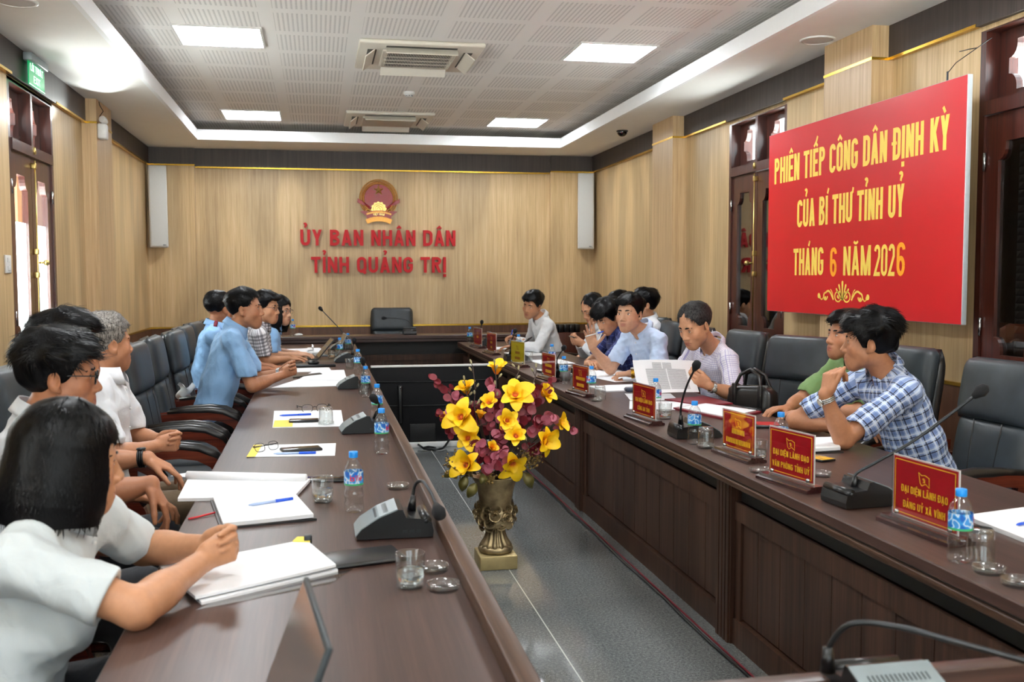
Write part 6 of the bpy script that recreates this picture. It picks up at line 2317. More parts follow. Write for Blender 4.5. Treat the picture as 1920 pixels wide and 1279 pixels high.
HAIR = {
 # style: (front line, temple, sideburn, behind ear, nape), thickness top/side, lump amplitude, strands
 'short':   dict(line=(.072, .050, -.010, -.030, -.062), top=.020, side=.006, lump=.004, front=.085),
 'fade':    dict(line=(.074, .056, .012, -.020, -.050), top=.017, side=.003, lump=.003, front=.083),
 'full':    dict(line=(.060, .040, -.020, -.042, -.080), top=.028, side=.013, lump=.006, front=.096),
 'thick':   dict(line=(.046, .034, -.020, -.050, -.095), top=.034, side=.020, lump=.008, front=.098),
 'receding': dict(line=(.100, .066, -.012, -.030, -.066), top=.012, side=.008, lump=.004, front=.06),
 'neat':    dict(line=(.068, .046, -.008, -.030, -.062), top=.026, side=.009, lump=.005, front=.098),
}
def make_hair(style, c, Hx, s, h, mat, parent, loc, seed, nstr=700):
    rs = np.random.RandomState(seed)
    o = A_(c)
    if style in ('bob', 'long'):
        lo, hi = A_((-.13, -.15, -.20)), A_((.13, .12, .17))
    else:
        lo, hi = A_((-.125, -.16, -.15)), A_((.125, .15, .185))
    F = Field(lo * s, hi * s, h)                       # a grid of the head's own frame
    X, Y, Z = [q / s for q in (F.ax[0][:, None, None], F.ax[1][None, :, None], F.ax[2][None, None, :])]
    I3 = np.eye(3)
    lump = np.zeros((1, 1, 1), np.float32)
    for _ in range(14):
        kv = rs.normal(0, 1, 3); kv = kv / np.linalg.norm(kv) * rs.uniform(45, 150)
        lump = lump + np.sin(kv[0] * X + kv[1] * Y + kv[2] * .6 * Z + rs.uniform(0, 6.3)) * (60 / np.linalg.norm(kv)) * .3
    skull = d_ell(X, Y, Z, A_((0, -.016, .036)), I3, (.076, .097, .084))
    if style in ('bob', 'long'):
        zb = -.140 if style == 'bob' else -.19
        rad = d_ell(X, Y, Z, A_((0, -.020, .034)), I3, (.100, .116, .108))
        gr = 1 + np.clip(.034 - Z, 0, .09) * .7 - np.clip(-.09 - Z, 0, .1) * 1.2
        skirt = (np.sqrt((X / .100) ** 2 + ((Y + .020) / .116) ** 2) - gr) * .104
        body = np.where(Z < .034, skirt, rad)
        d = np.maximum(body, zb - Z + .02 * (Y + .02) * 2)
        face = np.maximum(np.maximum(np.abs(X) - (.060 + np.clip(Z, -.2, 0) * -.05), .040 - Y), Z - .062 + np.abs(X) * .3)
        d = np.maximum(d, -face)
        inner = d_ell(X, Y, Z, A_((0, -.016, -.06)), I3, (.062, .08, .15))
        d = d + lump * .0016
        d = np.maximum(d, -inner)
    else:
        st = HAIR[style]
        lf, lt, ls, lb, ln = st['line']
        hy = np.interp(Y, [-.13, -.085, -.035, .005, .026, .052, .075, .10], [ln, ln, lb, ls, ls, lt, lf, lf]).astype(np.float32)
        cor = np.where(Y > .03, .010 * np.cos(np.clip(X / .06, -1, 1) * PI) * (Y > .06), 0)
        up = np.clip((Z - .0) / .09, 0, 1)
        up = up * up * (3 - 2 * up)
        th = st['side'] + (st['top'] - st['side']) * up
        if style in ('full', 'thick', 'neat'):
            th = th + .010 * np.clip((Y - .03) / .06, 0, 1) * up
        if style == 'receding':
            th = th - .014 * np.clip((Y - .0) / .06, 0, 1) * np.clip((.05 - np.abs(X)) / .05, 0, 1)
        d = skull - th + lump * st['lump']
        d = np.maximum(d, (hy - cor - Z + lump * .004) * .75)
        d = np.maximum(d, Y - st['front'] - .004)
        # leave the ears free
        ear = np.sqrt(((np.abs(X) - .085) / .022) ** 2 + ((Y + .006) / .020) ** 2 + ((Z + .018) / .034) ** 2)
        d = np.maximum(d, (1 - ear) * .018)
    F.F = (np.broadcast_to(d, tuple(F.n)) * s).astype(np.float32).copy()
    vs, fs = F.mesh()
    if len(vs) == 0:
        return None
    vs = relax(vs, fs, 1, .4)
    # loose strands that follow the lie of the hair
    fn = np.cross(vs[fs[:, 2]] - vs[fs[:, 0]], vs[fs[:, 3]] - vs[fs[:, 1]])
    fc = vs[fs].mean(1)
    ok = np.nonzero((d_ell(fc[:, 0] / s, fc[:, 1] / s, fc[:, 2] / s, A_((0, -.016, .036)), I3, (.076, .097, .084)) > .002) & (np.linalg.norm(fn, axis=1) > 1e-12) & ((fc[:, 2] > .035 * s) | (style in ('bob', 'long'))))[0]
    ev, ef = [], []
    messy = 1.0 if style in ('full', 'thick') else .45
    if len(ok):
        crown = A_((0, -.05, .13)) * s
        for i in rs.choice(ok, nstr):
            p = fc[i]; nn = fn[i] / np.linalg.norm(fn[i])
            flow = p - crown
            if style in ('full', 'thick', 'neat', 'short', 'fade') and p[2] > .05 * s:
                flow = A_((.25 * math.copysign(1, p[0]) * rs.rand(), 1.0, -.2)) if p[1] > -.05 * s else A_((0, -1, -.5))
            if style in ('bob', 'long'):
                flow = A_((p[0] * 1.0, p[1] * .5, -1.0)) if p[2] < .08 * s else A_((p[0] * 8, p[1] * 4, -.4))
            tg = flow - nn * float(flow @ nn)
            if np.linalg.norm(tg) < 1e-6:
                continue
            tg = unit(tg) + rs.normal(0, .22 * messy, 3)
            tg = unit(tg - nn * float(tg @ nn))
            sd = np.cross(nn, tg)
            L = s * rs.uniform(.02, .045) * (1.2 if messy > .5 else .8)
            w = s * .0013 * (1 + h / .005 * .4)
            p0 = p - nn * .002 * s
            p1 = p + tg * L * .5 + nn * (.0018 + .003 * messy * rs.rand()) * s
            p2 = p + tg * L + nn * rs.uniform(-.004, .005 if style not in ('bob', 'long') else .0005) * messy * s
            b = len(ev)
            ev += [p0 - sd * w, p0 + sd * w, p1 - sd * w * .8, p1 + sd * w * .8, p2]
            ef += [[b, b + 1, b + 3, b + 2], [b + 2, b + 3, b + 4]]
    T = lambda q: (np.asarray(q) @ Hx.T) + o
    ob = np_obj('hair', T(vs), fs, mat, parent, loc, extra=(T(np.array(ev)) if ev else np.zeros((0, 3)), ef))
    return ob

SKINS = {'a': (196, 144, 110), 'b': (176, 122, 90), 'c': (160, 106, 76), 'd': (206, 158, 128), 'e': (186, 134, 100)}

def person(label, hip, neck, head, yaw, pitch, roll, arms, shirt, hair, skin='a', facing=0.0, sleeve='short', hs=1.06, fat=1.0, vox=.005,
           trousers='cloth_dark', glasses=None, watch=None, female=False, sh=None, wide=1.0, lids=0.0, collar=True, polo=False, seed=1, hair_mat_='hair_black', epaulette=False, strands=700):
    vox = vox * QV
    hip, neck, head = A_(hip), A_(neck), A_(head)
    neck = neck + (head - neck) * .14
    t = unit(neck - hip)
    fw = A_((math.cos(D(facing)), math.sin(D(facing)), 0))
    rt = unit(np.cross(fw, t)); fw = unit(np.cross(t, rt))
    root = thing('person', label, 'person', (hip[0], hip[1], 0), 0, 'people seated at the tables')
    loc = A_((hip[0], hip[1], 0))
    hw = .170 * wide * (.9 if female else 1)
    shl = {'r': neck - t * .055 + rt * hw + fw * .01, 'l': neck - t * .055 - rt * hw + fw * .01}
    if sh:
        for k_, v in sh.items():
            shl[k_] = A_(v)
    Hx = head_axes(yaw, pitch, roll)
    hbase = head + Hx @ (A_((0, -.022, -.062)) * hs)
    pts = [hip, neck, head + A_((0, 0, .14)), head - A_((.13, .13, .1)), head + A_((.13, .13, 0))]
    for k_, a in arms.items():
        pts += [A_(a['el']), A_(a['wr']), A_(a['wr']) + unit(a['d']) * .2, shl[k_]]
    lo = np.min(pts, 0) - .14; hi = np.max(pts, 0) + .14
    lo[2] = max(lo[2], hip[2] - .12)
    a_ = .83 if female else 1.0
    def torso(F, g, k=.03):
        mid = hip + (neck - hip) * .45
        F.ecap(hip, mid, rt, (.155 * wide + g, .115 * wide + g), (.148 * wide * a_ + g, .108 * wide * a_ + g), k)
        F.ecap(mid, neck - t * .13, rt, (.150 * wide * a_ + g, .108 * wide * a_ + g), (.158 * wide * a_ + g, .108 * a_ + g), .04)
        if female:
            for q in (-1, 1):
                F.ell(neck - t * .24 + fw * .085 + rt * q * .07, np.stack([rt, fw, t]), (.065 + g, .06 + g, .065 + g), .04)
        for q in 'rl':
            F.rcone(neck - t * .10, shl[q] - t * .005, .066 + g, .050 + g, .05)
            F.rcone(neck + t * .005 - fw * .012, shl[q] + t * .006, .040 + g, .036 + g, .05)
    def arm(F, q, g, upto=1.0, k=.02):
        a = arms[q]; el = A_(a['el']); wr = A_(a['wr']); gs = min(g, .009)
        r0, r1, r2 = (.050, .042, .0285) if not female else (.050, .043, .0285)
        e2 = shl[q] + (el - shl[q]) * min(1, upto)
        F.rcone(shl[q], e2, r0 + gs, r0 + (r1 - r0) * min(1, upto) + g, k)
        if upto > 1:
            w2 = el + (wr - el) * (upto - 1)
            m = el + (wr - el) * .3
            F.rcone(el, w2, r1 + g, r1 + (r2 - r1) * (upto - 1) + g, .02)
            if upto >= 2:
                F.ell(m, np.stack([unit(wr - el), unit(np.cross(wr - el, (0, 0, 1))), unit(np.cross(np.cross(wr - el, (0, 0, 1)), wr - el))]), (.085, r1 * 1.06 + g, r1 * 1.02 + g), .02)
    # body: head, neck, trunk, arms and hands as one skin
    F = Field(lo, hi, vox)
    torso(F, -.012)
    F.rcone(neck - t * .05, hbase, .060 * (.86 if female else 1), .055 * (.84 if female else 1), .035)
    for q in arms:
        arm(F, q, 0, 2.0)
    add_head(F, head, Hx, hs, fat)
    for q, a in arms.items():
        add_hand(F, a['wr'], a['d'], a['n'], q, a.get('pose', 'relax'), hs * (.92 if female else 1.0))
    vs, fs = F.mesh()
    vs = relax(vs, fs, 1, .35)
    base = A_(lin(SKINS[skin])[:3])
    col = np.ones((len(vs), 4)); col[:, :3] = base
    q = ((vs - head) @ Hx) / hs
    lip = np.exp(-((q[:, 0] / .021) ** 4) - ((q[:, 2] + .070) / .0125) ** 4) * (q[:, 1] > .080)
    col[:, :3] = col[:, :3] * (1 - .7 * lip[:, None]) + A_(lin((150, 74, 68))[:3]) * .7 * lip[:, None]
    ck = np.exp(-(((np.abs(q[:, 0]) - .045) / .02) ** 2) - ((q[:, 2] + .028) / .022) ** 2) * (q[:, 1] > .04)
    col[:, :3] *= 1 + ck[:, None] * A_((.06, -.05, -.07))
    if not female:
        inh = (np.abs(q[:, 0]) < .1) & (q[:, 1] > .0) & (q[:, 2] < -.045) & (q[:, 2] > -.14)
        col[inh, :3] *= A_((.93, .93, .94))
    body = np_obj('body', vs, fs, M['skin'], root, loc, color=col)
    # eyes and brows
    Lm = lambda p: tuple(head + Hx @ (A_(p) * hs) - loc)
    R4 = Matrix([list(Hx[i]) + [0] for i in range(3)] + [[0, 0, 0, 1]])
    for sx in (-1, 1):
        e = MB()
        if lids < .9:
            e.sphere(Lm((sx * .032, .0785, -.0005)), (.0140 * hs, .0075 * hs, .0062 * (1 - lids) * hs), 12, 8, 0, R4)
            e.sphere(Lm((sx * .032, .0820, -.0008)), (.0056 * hs, .0048 * hs, .0056 * (1 - lids) * hs), 10, 6, 1, R4)
        e.tube([Lm((sx * (.032 + .0165 * math.cos(a)), .0845 - .010 * abs(math.cos(a)) ** 2 + .0, .0015 + .0065 * math.sin(a) * (1 - 1.6 * lids))) for a in [PI * k / 8 for k in range(9)]], .0019 * hs, 5, 1)
        e.obj('eye', [M['eye_white'], M['iris']], body)
        b = MB()
        b.tube([Lm((sx * x_, y_, z_)) for x_, y_, z_ in ((.013, .0885, .0215), (.023, .0885, .0240), (.037, .0840, .0245), (.051, .0715, .0185))], [.0036 * hs, .0048 * hs, .0040 * hs, .0018 * hs], 6)
        b.obj('eyebrow', M['hair_black'], body)
    # shirt
    pat_bones = [(hip, neck, rt, fw, .15)]
    lo2, hi2 = lo.copy(), hi.copy()
    hi2[2] = max(neck[2] + .06, max(shl[q][2] for q in shl) + .12)
    S = Field(lo2, hi2, vox)
    torso(S, .008)
    upto = .68 if sleeve == 'short' else 1.93
    for q in arms:
        arm(S, q, .019 if sleeve == 'short' else .012, upto, .03)
        el = A_(arms[q]['el'])
        pat_bones.append((shl[q], el, unit(np.cross(el - shl[q], (0, 0, 1))), unit(np.cross(el - shl[q], rt)), .065))
        if sleeve == 'short':                               # a wide cuff, cut square
            ce = shl[q] + (el - shl[q]) * .74
            cs_ = shl[q] + (el - shl[q]) * .52
            S.rcone(cs_, ce, .060 * (.92 if female else 1), .064 * (.92 if female else 1), .02)
    rs = np.random.RandomState(seed * 7 + 3)
    X, Y, Z = S.ax[0][:, None, None], S.ax[1][None, :, None], S.ax[2][None, None, :]
    fold = np.zeros((1, 1, 1), np.float32)
    for _ in range(7):
        kv = rs.normal(0, 1, 3) * A_((1, 1, .8)); kv = kv / np.linalg.norm(kv) * rs.uniform(28, 75)
        fold = fold + np.abs(np.sin(kv[0] * X + kv[1] * Y + kv[2] * Z + rs.uniform(0, 6) + 1.2 * np.sin(9 * Z + 7 * X))) * (40 / np.linalg.norm(kv))
    S.F += (fold - fold.mean()) * .0032
    for q in arms:                                           # hollow sleeves round the arms
        a = arms[q]; el = A_(a['el']); wr = A_(a['wr'])
        if sleeve == 'short':
            S.rcone(shl[q] + (el - shl[q]) * .5, el + (el - shl[q]) * .5, .053 * (.92 if female else 1), .053 * (.92 if female else 1), .003, 'sub')
            ce = shl[q] + (el - shl[q]) * .76; dd_ = unit(el - shl[q])
            S.op(lambda X, Y, Z: np.maximum(-((X - ce[0]) * dd_[0] + (Y - ce[1]) * dd_[1] + (Z - ce[2]) * dd_[2]), d_rcone(X, Y, Z, ce, ce + dd_ * .15, .085, .085)), ce - .09, ce + dd_ * .15 + .09, .003, 'sub')
        else:
            ce = el + (wr - el) * .93; dd_ = unit(wr - el)
            S.rcone(el + (wr - el) * .7, wr + dd_ * .05, .033, .031, .003, 'sub')
            S.op(lambda X, Y, Z: np.maximum(-((X - ce[0]) * dd_[0] + (Y - ce[1]) * dd_[1] + (Z - ce[2]) * dd_[2]), d_rcone(X, Y, Z, ce, ce + dd_ * .1, .06, .06)), ce - .07, ce + dd_ * .1 + .07, .003, 'sub')
    nd = unit(hbase - neck)
    S.rcone(neck - t * .02, hbase, .066 * (.88 if female else 1), .064 * (.88 if female else 1), .004, 'sub')
    S.rcone(neck + fw * .055 - t * .05, neck + fw * .075 + t * .04, .018, .045, .006, 'sub')
    cz = neck + t * .030
    S.op(lambda X, Y, Z: np.maximum(-((X - cz[0]) * t[0] + (Y - cz[1]) * t[1] + (Z - cz[2]) * t[2]), d_rcone(X, Y, Z, cz, cz + t * .1, .11, .11)), cz - .12, cz + .2, .004, 'sub')
    hz = hip - t * .035
    S.op(lambda X, Y, Z: ((X - hz[0]) * t[0] + (Y - hz[1]) * t[1] + (Z - hz[2]) * t[2]), lo, hi, .003, 'sub')
    sv, sf = S.mesh()
    sv = relax(sv, sf, 1, .3)
    best = np.full(len(sv), 9e9); pat = np.zeros((len(sv), 3))
    for a, b, sd, up, rr_ in pat_bones:
        ba = b - a; L2 = ba @ ba
        tt = np.clip(((sv - a) @ ba) / L2, 0, 1)
        r = sv - a - tt[:, None] * ba
        dist = np.linalg.norm(r, axis=1) - (rr_ if rr_ < .1 else .13)
        m = dist < best
        ang = np.arctan2(r @ unit(sd), r @ unit(up))
        best[m] = dist[m]
        pat[m, 0] = (ang * rr_)[m]; pat[m, 1] = (tt * math.sqrt(L2))[m]
    shirt_o = np_obj('shirt', sv, sf, M[shirt], root, loc, pat=pat)
    # collar: a stand round the neck and two turned down points
    if collar:
        cc = neck + t * .004
        ax = unit(hbase - neck) * .6 + t * .4; ax = unit(ax)
        r_ = unit(np.cross(fw, ax)); f_ = unit(np.cross(ax, r_))
        r0 = .066 * (.88 if female else 1)
        cv = []
        NU = 33
        for i in range(NU):
            an = D(20 + 320 * i / (NU - 1))                  # 0 = front
            back = .5 - .5 * math.cos(an)
            edge = max(0, 1 - min(i, NU - 1 - i) / 7)
            for (rad, zz) in ((r0 * 1.0, .006), (r0 * 1.0 + .001, .034 + .012 * back), (r0 + .006, .036 + .012 * back), (r0 + .016 + .006 * edge, .012 - .0 * back - .020 * edge), (r0 + .019 + .016 * edge, -.004 - .045 * edge + .006 * back), (r0 + .010, .004 - .03 * edge)):
                p = cc + r_ * math.sin(an) * rad + f_ * math.cos(an) * (rad * 1.0 + .010) + ax * zz
                cv.append(tuple(p - loc))
        cfs = []
        for i in range(NU - 1):
            for j in range(5):
                cfs.append((i * 6 + j, i * 6 + j + 1, (i + 1) * 6 + j + 1, (i + 1) * 6 + j))
        cm = MB(); cm.add(cv, cfs, 0, True)
        co = cm.obj('collar', M[shirt], shirt_o)
        if 'check' in shirt or shirt == 'plaid':
            pa = np.array([(j * .3 % .2 + (v.co.x + v.co.y) * 1.0, v.co.z * 1.3, 0) for j, v in enumerate(co.data.vertices)])
            pa[:, 0] = [(math.atan2(v.co.y - (neck - loc)[1], v.co.x - (neck - loc)[0])) * .08 for v in co.data.vertices]
            at = co.data.attributes.new('pat', 'FLOAT_VECTOR', 'POINT')
            at.data.foreach_set('vector', pa.astype(np.float32).ravel())
        # buttons down the front and a breast pocket
        bt = MB()
        for k in range(4):
            p = neck - t * (.06 + .085 * k) + fw * (.098 + .022 * min(1, k)) - loc
            bt.sphere(tuple(p), .0055, 8, 5)
        bt.obj('button', M['white_plastic'], shirt_o)
    if epaulette:
        for q in 'rl':
            m = MB()
            a = shl[q] + t * .064 + (neck - shl[q]) * .15; b = shl[q] + t * .066 + (neck - shl[q]) * .62
            m.tube([tuple(a - loc), tuple((a + b) / 2 + t * .006 - loc), tuple(b - loc)], [.014, .016, .012], 8)
            m.obj('epaulette', plain('dark red shoulder tab', (120, 24, 44), .6, 0, .05), shirt_o)
    make_hair(hair, head, Hx, hs, max(vox * .9, .0032), M[hair_mat_], root, loc, seed, strands)
    # trousers and shoes
    fx = A_((math.cos(D(facing)), math.sin(D(facing)), 0)); rx = A_((fx[1], -fx[0], 0))
    T = Field(hip - A_((.62, .62, .52)), hip + A_((.62, .62, .12)), .014)
    T.ecap(hip - t * .06, hip + t * .03, rt, (.162 * wide, .125 * wide), (.160 * wide, .120 * wide), .03)
    shoes = []
    for q in (-1, 1):
        h0 = hip + rx * q * .085 + A_((0, 0, -.015)); kn = hip + rx * q * .12 + fx * .43 + A_((0, 0, .0)); kn[2] = .525
        an = kn + fx * .02 * q; an[2] = .10
        T.rcone(h0, kn, .092, .068, .03); T.rcone(kn, an, .066, .052, .03)
        shoes.append(an)
    tv, tf = T.mesh()
    np_obj('trousers', relax(tv, tf, 1), tf, M[trousers], root, loc)
    for an in shoes:
        m = MB()
        c0 = an - loc
        m.sphere((0, 0, 0), (.13, .047, .045), 14, 8)
        m.v = [(p[0], p[1], max(p[2], -.032)) for p in m.v]
        m.xf(TR(c0[0] + fx[0] * .06, c0[1] + fx[1] * .06, .034) @ RZ(D(facing)))
        m.obj('shoe', M['leather_black'], root)
    if glasses:
        mt = TR(*Lm((0, .0985, -.001))) @ R4 @ Matrix.Scale(hs * 1.0, 4)
        # local y of the spectacles points to the face front: temples run back along -y
        eyeglasses('eyeglasses', '', mt, False, glasses == 'thin', root, M['black'] if glasses == 'black' else M['gunmetal'])
    if watch:
        q, kind = watch
        a = arms[q]; el, wr = A_(a['el']), A_(a['wr'])
        dd_ = unit(wr - el); c0 = wr - dd_ * .022 - loc
        ring = MB()
        sdv = unit(np.cross(dd_, A_(a['n']))); nv = unit(np.cross(sdv, dd_))
        rr_ = .0315 * hs
        for w0 in (-.008, 0, .008):
            ring.tube([tuple(c0 + dd_ * w0 + (sdv * math.cos(2 * PI * k / 24) + nv * math.sin(2 * PI * k / 24)) * rr_) for k in range(24)], .0042, 6, closed=True)
        back = -unit(A_(a['n']) - dd_ * float(A_(a['n']) @ dd_))
        f0 = c0 + back * (rr_ + .001)
        m4 = Vector(back).to_track_quat('Z', 'Y').to_matrix().to_4x4()
        wo = ring.obj('wristwatch', M['steel'] if kind == 'steel' else (M['gold'] if kind == 'gold' else M['black']), root)
        fc = MB().lathe([(0, 0), (.018, 0), (.019, .004), (.016, .0075), (0, .0075)], 20, cap=False).xf(TR(*f0) @ m4)
        fc.obj('watch_face', M['steel'] if kind != 'black' else M['gunmetal'], wo)
        dl = MB().lathe([(0, .0078), (.014, .0078), (.0145, .006)], 20, cap=False).xf(TR(*f0) @ m4)
        dl.obj('watch_dial', plain('pale watch dial', (216, 210, 196), .2, .2, .02) if kind != 'black' else M['black'], wo)
    return root
# ------------------------------------------------------------------ the people, left row from the viewer to the far end, then the right row
def H(el, wr, d, n, pose='relax'):
    return dict(el=el, wr=wr, d=d, n=n, pose=pose)
PEOPLE = []
def P(*a, **k):
    PEOPLE.append((a, k))

P('woman with a black bob in a white polo shirt, hands clasped on the papers', (-.74, 2.44, .50), (-.615, 2.47, .965), (-.572, 2.46, 1.105), 20, 8, 0,
  {'r': H((-.40, 2.26, .805), (-.292, 2.505, .832), (.86, .38, .32), (-.38, .9, -.05), 'clasp'),
   'l': H((-.47, 2.77, .805), (-.292, 2.622, .842), (.88, -.34, .32), (-.34, -.92, -.05), 'clasp')},
  'cloth_polo', 'bob', skin='e', facing=8, female=True, vox=.0034, hs=1.04, seed=11, sh={'r': (-.655, 2.285, .915), 'l': (-.555, 2.635, .92)}, strands=1500)
P('man in black framed glasses and a pale shirt behind the woman with the bob', (-1.0, 3.22, .50), (-.845, 3.22, 1.075), (-.775, 3.23, 1.232), 8, 4, 0,
  {'r': H((-.68, 2.98, .80), (-.50, 3.12, .70), (.8, .3, -.3), (0, 0, -1), 'relax'),
   'l': H((-.72, 3.50, .80), (-.565, 3.50, .835), (.50, .0, -.86), (-.86, 0, -.5), 'hang')},
  'cloth_lightgrey', 'full', skin='c', vox=.0038, hs=1.03, seed=12, glasses='black', strands=1500)
P('man whose wavy black hair shows behind the man in glasses, wearing a black watch', (-1.06, 3.98, .50), (-.965, 3.97, 1.10), (-.925, 3.98, 1.265), 14, 0, 0,
  {'r': H((-.85, 3.72, .80), (-.66, 3.78, .74), (.8, .2, -.3), (0, 0, -1), 'relax'),
   'l': H((-.87, 4.14, .80), (-.675, 4.12, .815), (.85, .0, -.42), (-.42, 0, -.9), 'hang')},
  'check_grey', 'full', skin='b', vox=.0044, hs=1.08, seed=13, watch=('l', 'black'), strands=1200)
P('grey haired man in a white shirt and brown trousers, hands clasped in his lap', (-.98, 4.68, .50), (-.945, 4.66, 1.075), (-.925, 4.67, 1.240), 36, 0, 0,
  {'r': H((-.87, 4.42, .775), (-.725, 4.652, .775), (.93, .33, .08), (-.33, .93, 0), 'clasp'),
   'l': H((-.85, 4.93, .775), (-.725, 4.768, .785), (.93, -.33, .08), (-.33, -.93, 0), 'clasp')},
  'cloth_white', 'short', skin='b', vox=.0044, hs=1.03, seed=14, hair_mat_='hair_grey', trousers='cloth_brown', strands=1500)
P('man in a sky blue shirt with clasped hands on the table, seen in profile', (-.75, 6.92, .52), (-.565, 6.90, 1.165), (-.485, 6.90, 1.320), -4, -1, 0,
  {'r': H((-.435, 6.73, .815), (-.250, 6.925, .865), (.86, .33, .40), (-.33, .93, 0), 'clasp'),
   'l': H((-.43, 7.12, .815), (-.250, 7.040, .875), (.86, -.33, .40), (-.33, -.93, 0), 'clasp')},
  'cloth_blue', 'fade', skin='b', vox=.0054, hs=1.10, seed=15, watch=('l', 'steel'))
P('man in sky blue with a dark red shoulder tab turned to the far wall', (-.92, 8.14, .50), (-.80, 8.10, 1.125), (-.765, 8.12, 1.285), 45, 0, 0,
  {'r': H((-.62, 7.92, .82), (-.40, 8.05, .80), (.9, .2, 0), (0, 0, -1), 'relax'),
   'l': H((-.60, 8.40, .82), (-.38, 8.30, .80), (.9, -.2, 0), (0, 0, -1), 'relax')},
  'cloth_blue', 'fade', skin='c', vox=.0066, hs=1.08, seed=16, epaulette=True, strands=400)
P('man in glasses and a black and white checked shirt typing on a laptop', (-.70, 8.88, .50), (-.50, 8.82, 1.10), (-.440, 8.79, 1.270), -24, 4, 0,
  {'r': H((-.46, 8.70, .815), (-.27, 8.92, .815), (.92, .30, -.05), (0, 0, -1), 'type'),
   'l': H((-.46, 9.02, .815), (-.26, 9.14, .815), (.95, .05, -.05), (0, 0, -1), 'type')},
  'check_black', 'neat', skin='e', vox=.0066, hs=1.08, seed=17, glasses='thin', strands=500)
P('woman with long dark hair and glasses beyond the typing man', (-.62, 9.55, .50), (-.425, 9.47, 1.045), (-.355, 9.45, 1.225), -28, 6, 0,
  {'r': H((-.44, 9.28, .81), (-.20, 9.40, .81), (.95, .1, 0), (0, 0, -1), 'type'),
   'l': H((-.42, 9.72, .81), (-.20, 9.62, .81), (.95, -.1, 0), (0, 0, -1), 'type')},
  'cloth_blue', 'long', skin='d', female=True, vox=.0074, hs=1.08, seed=18, glasses='thin', strands=400)

P('man in a white long sleeved shirt writing at the far end of the right table', (2.46, 10.14, .50), (2.27, 10.03, 1.085), (2.140, 9.93, 1.245), 224, 14, 12,
  {'l': H((2.17, 9.80, .82), (1.985, 10.08, .815), (-.9, .25, -.05), (0, 0, -1), 'relax'),
   'r': H((2.20, 10.34, .82), (2.07, 10.44, .855), (-.75, -.2, .3), (-.2, -.6, -.7), 'pinch')},
  'cloth_white2', 'neat', skin='e', facing=190, sleeve='long', vox=.0072, hs=1.08, seed=21, strands=500)
P('balding man in white looking down at the phone in his hands', (2.80, 9.08, .50), (2.63, 9.02, 1.07), (2.515, 9.0, 1.235), 194, 30, 0,
  {'l': H((2.50, 8.76, .80), (2.41, 8.90, .90), (-.85, .45, .25), (.2, .6, .5), 'pinch'),
   'r': H((2.50, 9.24, .80), (2.41, 9.10, .90), (-.85, -.45, .25), (.2, -.6, .5), 'pinch')},
  'cloth_white', 'receding', skin='a', facing=182, sleeve='long', vox=.0070, hs=1.08, seed=22, strands=400)
P('man of whom mostly black hair shows, seated by the wall behind the man in navy', (3.08, 9.62, .50), (3.0, 9.6, 1.09), (2.955, 9.6, 1.245), 185, 5, 0,
  {'l': H((2.86, 9.36, .80), (2.68, 9.42, .74), (-.9, .2, -.1), (0, 0, -1), 'relax'),
   'r': H((2.86, 9.84, .80), (2.68, 9.78, .74), (-.9, -.2, -.1), (0, 0, -1), 'relax')},
  'cloth_lightgrey', 'neat', skin='a', facing=180, vox=.0085, seed=23, strands=300)
P('man in a navy lined shirt with bowed head and folded arms', (2.69, 8.07, .50), (2.47, 8.03, 1.055), (2.365, 8.0, 1.195), 206, 32, 0,
  {'l': H((2.30, 7.80, .81), (2.26, 8.04, .81), (-.1, .95, 0), (.1, 0, -1), 'relax'),
   'r': H((2.32, 8.26, .81), (2.20, 8.02, .815), (.1, -.95, .1), (0, 0, -1), 'relax')},
  'check_navy', 'thick', skin='a', facing=188, vox=.0064, hs=1.10, seed=24, strands=600)
P('man in a pale blue shirt speaking with one open hand raised', (2.62, 7.32, .50), (2.435, 7.21, 1.10), (2.285, 7.15, 1.255), 226, 2, 0,
  {'r': H((2.215, 7.40, .815), (2.05, 7.33, .985), (-.18, -.05, .96), (-.35, -.9, -.1), 'open'),
   'l': H((2.45, 6.95, .82), (2.25, 7.02, .815), (-.9, .25, -.05), (.1, .2, -.95), 'fist')},
  'cloth_paleblue', 'neat', skin='d', facing=200, vox=.0056, hs=1.12, seed=25, watch=('l', 'gold'), strands=800)
P('man by the wall whose black hair and ear show behind the speaking man', (3.02, 8.64, .50), (2.94, 8.62, 1.12), (2.89, 8.6, 1.28), 176, 0, 0,
  {'l': H((2.80, 8.40, .80), (2.62, 8.46, .74), (-.9, .2, -.1), (0, 0, -1), 'relax'),
   'r': H((2.80, 8.86, .80), (2.62, 8.8, .74), (-.9, -.2, -.1), (0, 0, -1), 'relax')},
  'cloth_white', 'full', skin='a', facing=180, vox=.0075, seed=26, strands=400)
P('greying man in a finely checked shirt reading a document', (2.77, 6.44, .50), (2.615, 6.29, 1.045), (2.40, 6.12, 1.215), 204, 26, 0,
  {'l': H((2.62, 5.98, .77), (2.43, 5.94, .835), (-.85, .1, .42), (.1, .85, .3), 'pinch'),
   'r': H((2.46, 6.60, .80), (2.22, 6.34, .835), (-.75, -.55, .3), (.2, -.8, .4), 'pinch')},
  'check_lav', 'receding', skin='a', facing=196, vox=.0048, hs=1.15, seed=27, watch=('l', 'steel'), hair_mat_='hair_saltpepper', strands=900)
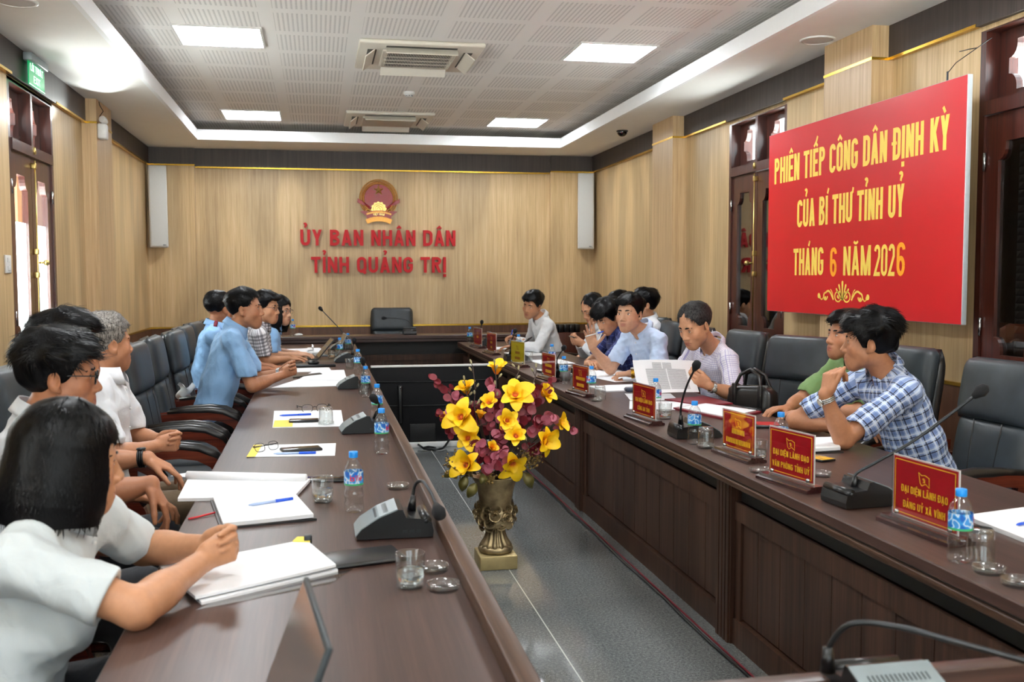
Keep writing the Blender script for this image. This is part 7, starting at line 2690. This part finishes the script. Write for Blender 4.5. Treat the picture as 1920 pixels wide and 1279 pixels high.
P('man in a green shirt half hidden behind the man in plaid', (3.02, 5.03, .50), (2.93, 4.99, 1.05), (2.825, 4.97, 1.205), 184, -4, 0,
  {'l': H((2.78, 4.76, .81), (2.58, 4.92, .80), (-.85, .4, -.05), (0, 0, -1), 'relax'),
   'r': H((2.68, 5.24, .81), (2.56, 5.10, .80), (-.9, -.1, 0), (0, 0, -1), 'relax')},
  'cloth_green', 'neat', skin='b', facing=184, vox=.0044, hs=1.06, seed=28, strands=700)
P('man in a blue plaid shirt resting his chin on his fist', (2.83, 4.15, .50), (2.60, 4.20, 1.065), (2.475, 4.16, 1.230), 150, 2, 0,
  {'l': H((2.285, 4.03, .805), (2.185, 4.02, 1.010), (.22, .05, .97), (.95, .12, -.22), 'chin'),
   'r': H((2.33, 4.58, .81), (2.50, 4.36, .80), (.65, -.75, 0), (0, 0, -1), 'relax')},
  'plaid', 'thick', skin='b', facing=178, vox=.0036, hs=1.08, seed=29, watch=('l', 'steel'), sh={'l': (2.575, 4.01, 1.01), 'r': (2.54, 4.39, 1.005)}, strands=1800)
_only = os.environ.get('PEOPLE_ONLY')
if os.environ.get('PEOPLE_OFF') != '1':
    for i_, (a_, k_) in enumerate(PEOPLE):
        if _only and str(i_) not in _only.split(','):
            continue
        person(*a_, **k_)

# things people hold
t = thing('mobile_phone', 'phone held by the balding man in white', 'phone', (2.335, 9.0, .955), D(180), 'mobile phones on the tables')
MB().rbox(-.035, .035, -.075, .075, -.005, .005, .004, mat=Matrix.Rotation(D(-35), 4, 'Y')).obj('phone_body', M['gunmetal'], t)
MB().rbox(-.032, .032, -.07, .07, .0045, .0058, .001, mat=Matrix.Rotation(D(-35), 4, 'Y')).obj('phone_screen', plain('black glass', (12, 12, 14), .08, 0, 0), t)
def held_pen(p0, p1, label, mat):
    d = Vector(p1) - Vector(p0)
    t = thing('pen', label, 'pen', p0, 0, 'pens held in the hand')
    MB().tube([(0, 0, 0), tuple(d * .12), tuple(d * .7)], [.0018, .005, .005], 8).obj('barrel', mat, t)
    MB().tube([tuple(d * .68), tuple(d)], .0055, 8).obj('pen_cap', blue_pen, t)
held_pen((1.985, 10.38, .80), (2.03, 10.42, .965), 'pen held upright by the writing man at the far right', pale_pen)
held_pen((1.975, 7.28, 1.075), (2.12, 7.27, 1.115), 'white pen between the fingers of the speaking man', M['white_plastic'])

# the document the reading man holds up
dc = thing('held_document', 'printed document held up by the greying man in the checked shirt', 'document', (2.17, 5.93, .80))
def sheet(off, lean):
    def fn(a, b):
        x = -.22 + .40 * a
        z = .0 + .20 * b
        y = .05 - .02 * a + .10 * (a - .5) ** 2 - .13 * (1 - b) * lean + .03 * math.sin(b * 2) + off
        return (x, y + .04 * a, z * (1 - .12 * a) + .008 * math.sin(a * 3))
    return fn
MB().grid(sheet(0, .9), 14, 12).obj('front_sheet', M['paper'], dc)
MB().grid(lambda a, b: tuple(Vector(sheet(.022, .9)(a, b)) + Vector((.05 * b, 0, .006 * a))), 14, 12).obj('back_sheet', M['paper'], dc)
pr = MB()
f0 = sheet(-.0012, .9)
for i in range(30):
    b = .93 - i * .028
    a0, a1 = (.18, .86) if i > 6 else (.3, .62)
    for (p, q) in ((a0, (a0 + a1) / 2 - .01), ((a0 + a1) / 2 + .01, a1)):
        n_ = 5
        P0 = [f0(p + (q - p) * k / n_, b) for k in range(n_ + 1)]; P1 = [f0(p + (q - p) * k / n_, b - .010) for k in range(n_ + 1)]
        pr.add(P0 + P1, [(k, k + 1, n_ + 2 + k, n_ + 1 + k) for k in range(n_)])
pr.obj('printed_lines', plain('grey print', (96, 96, 100), .8, 0, .02), dc)
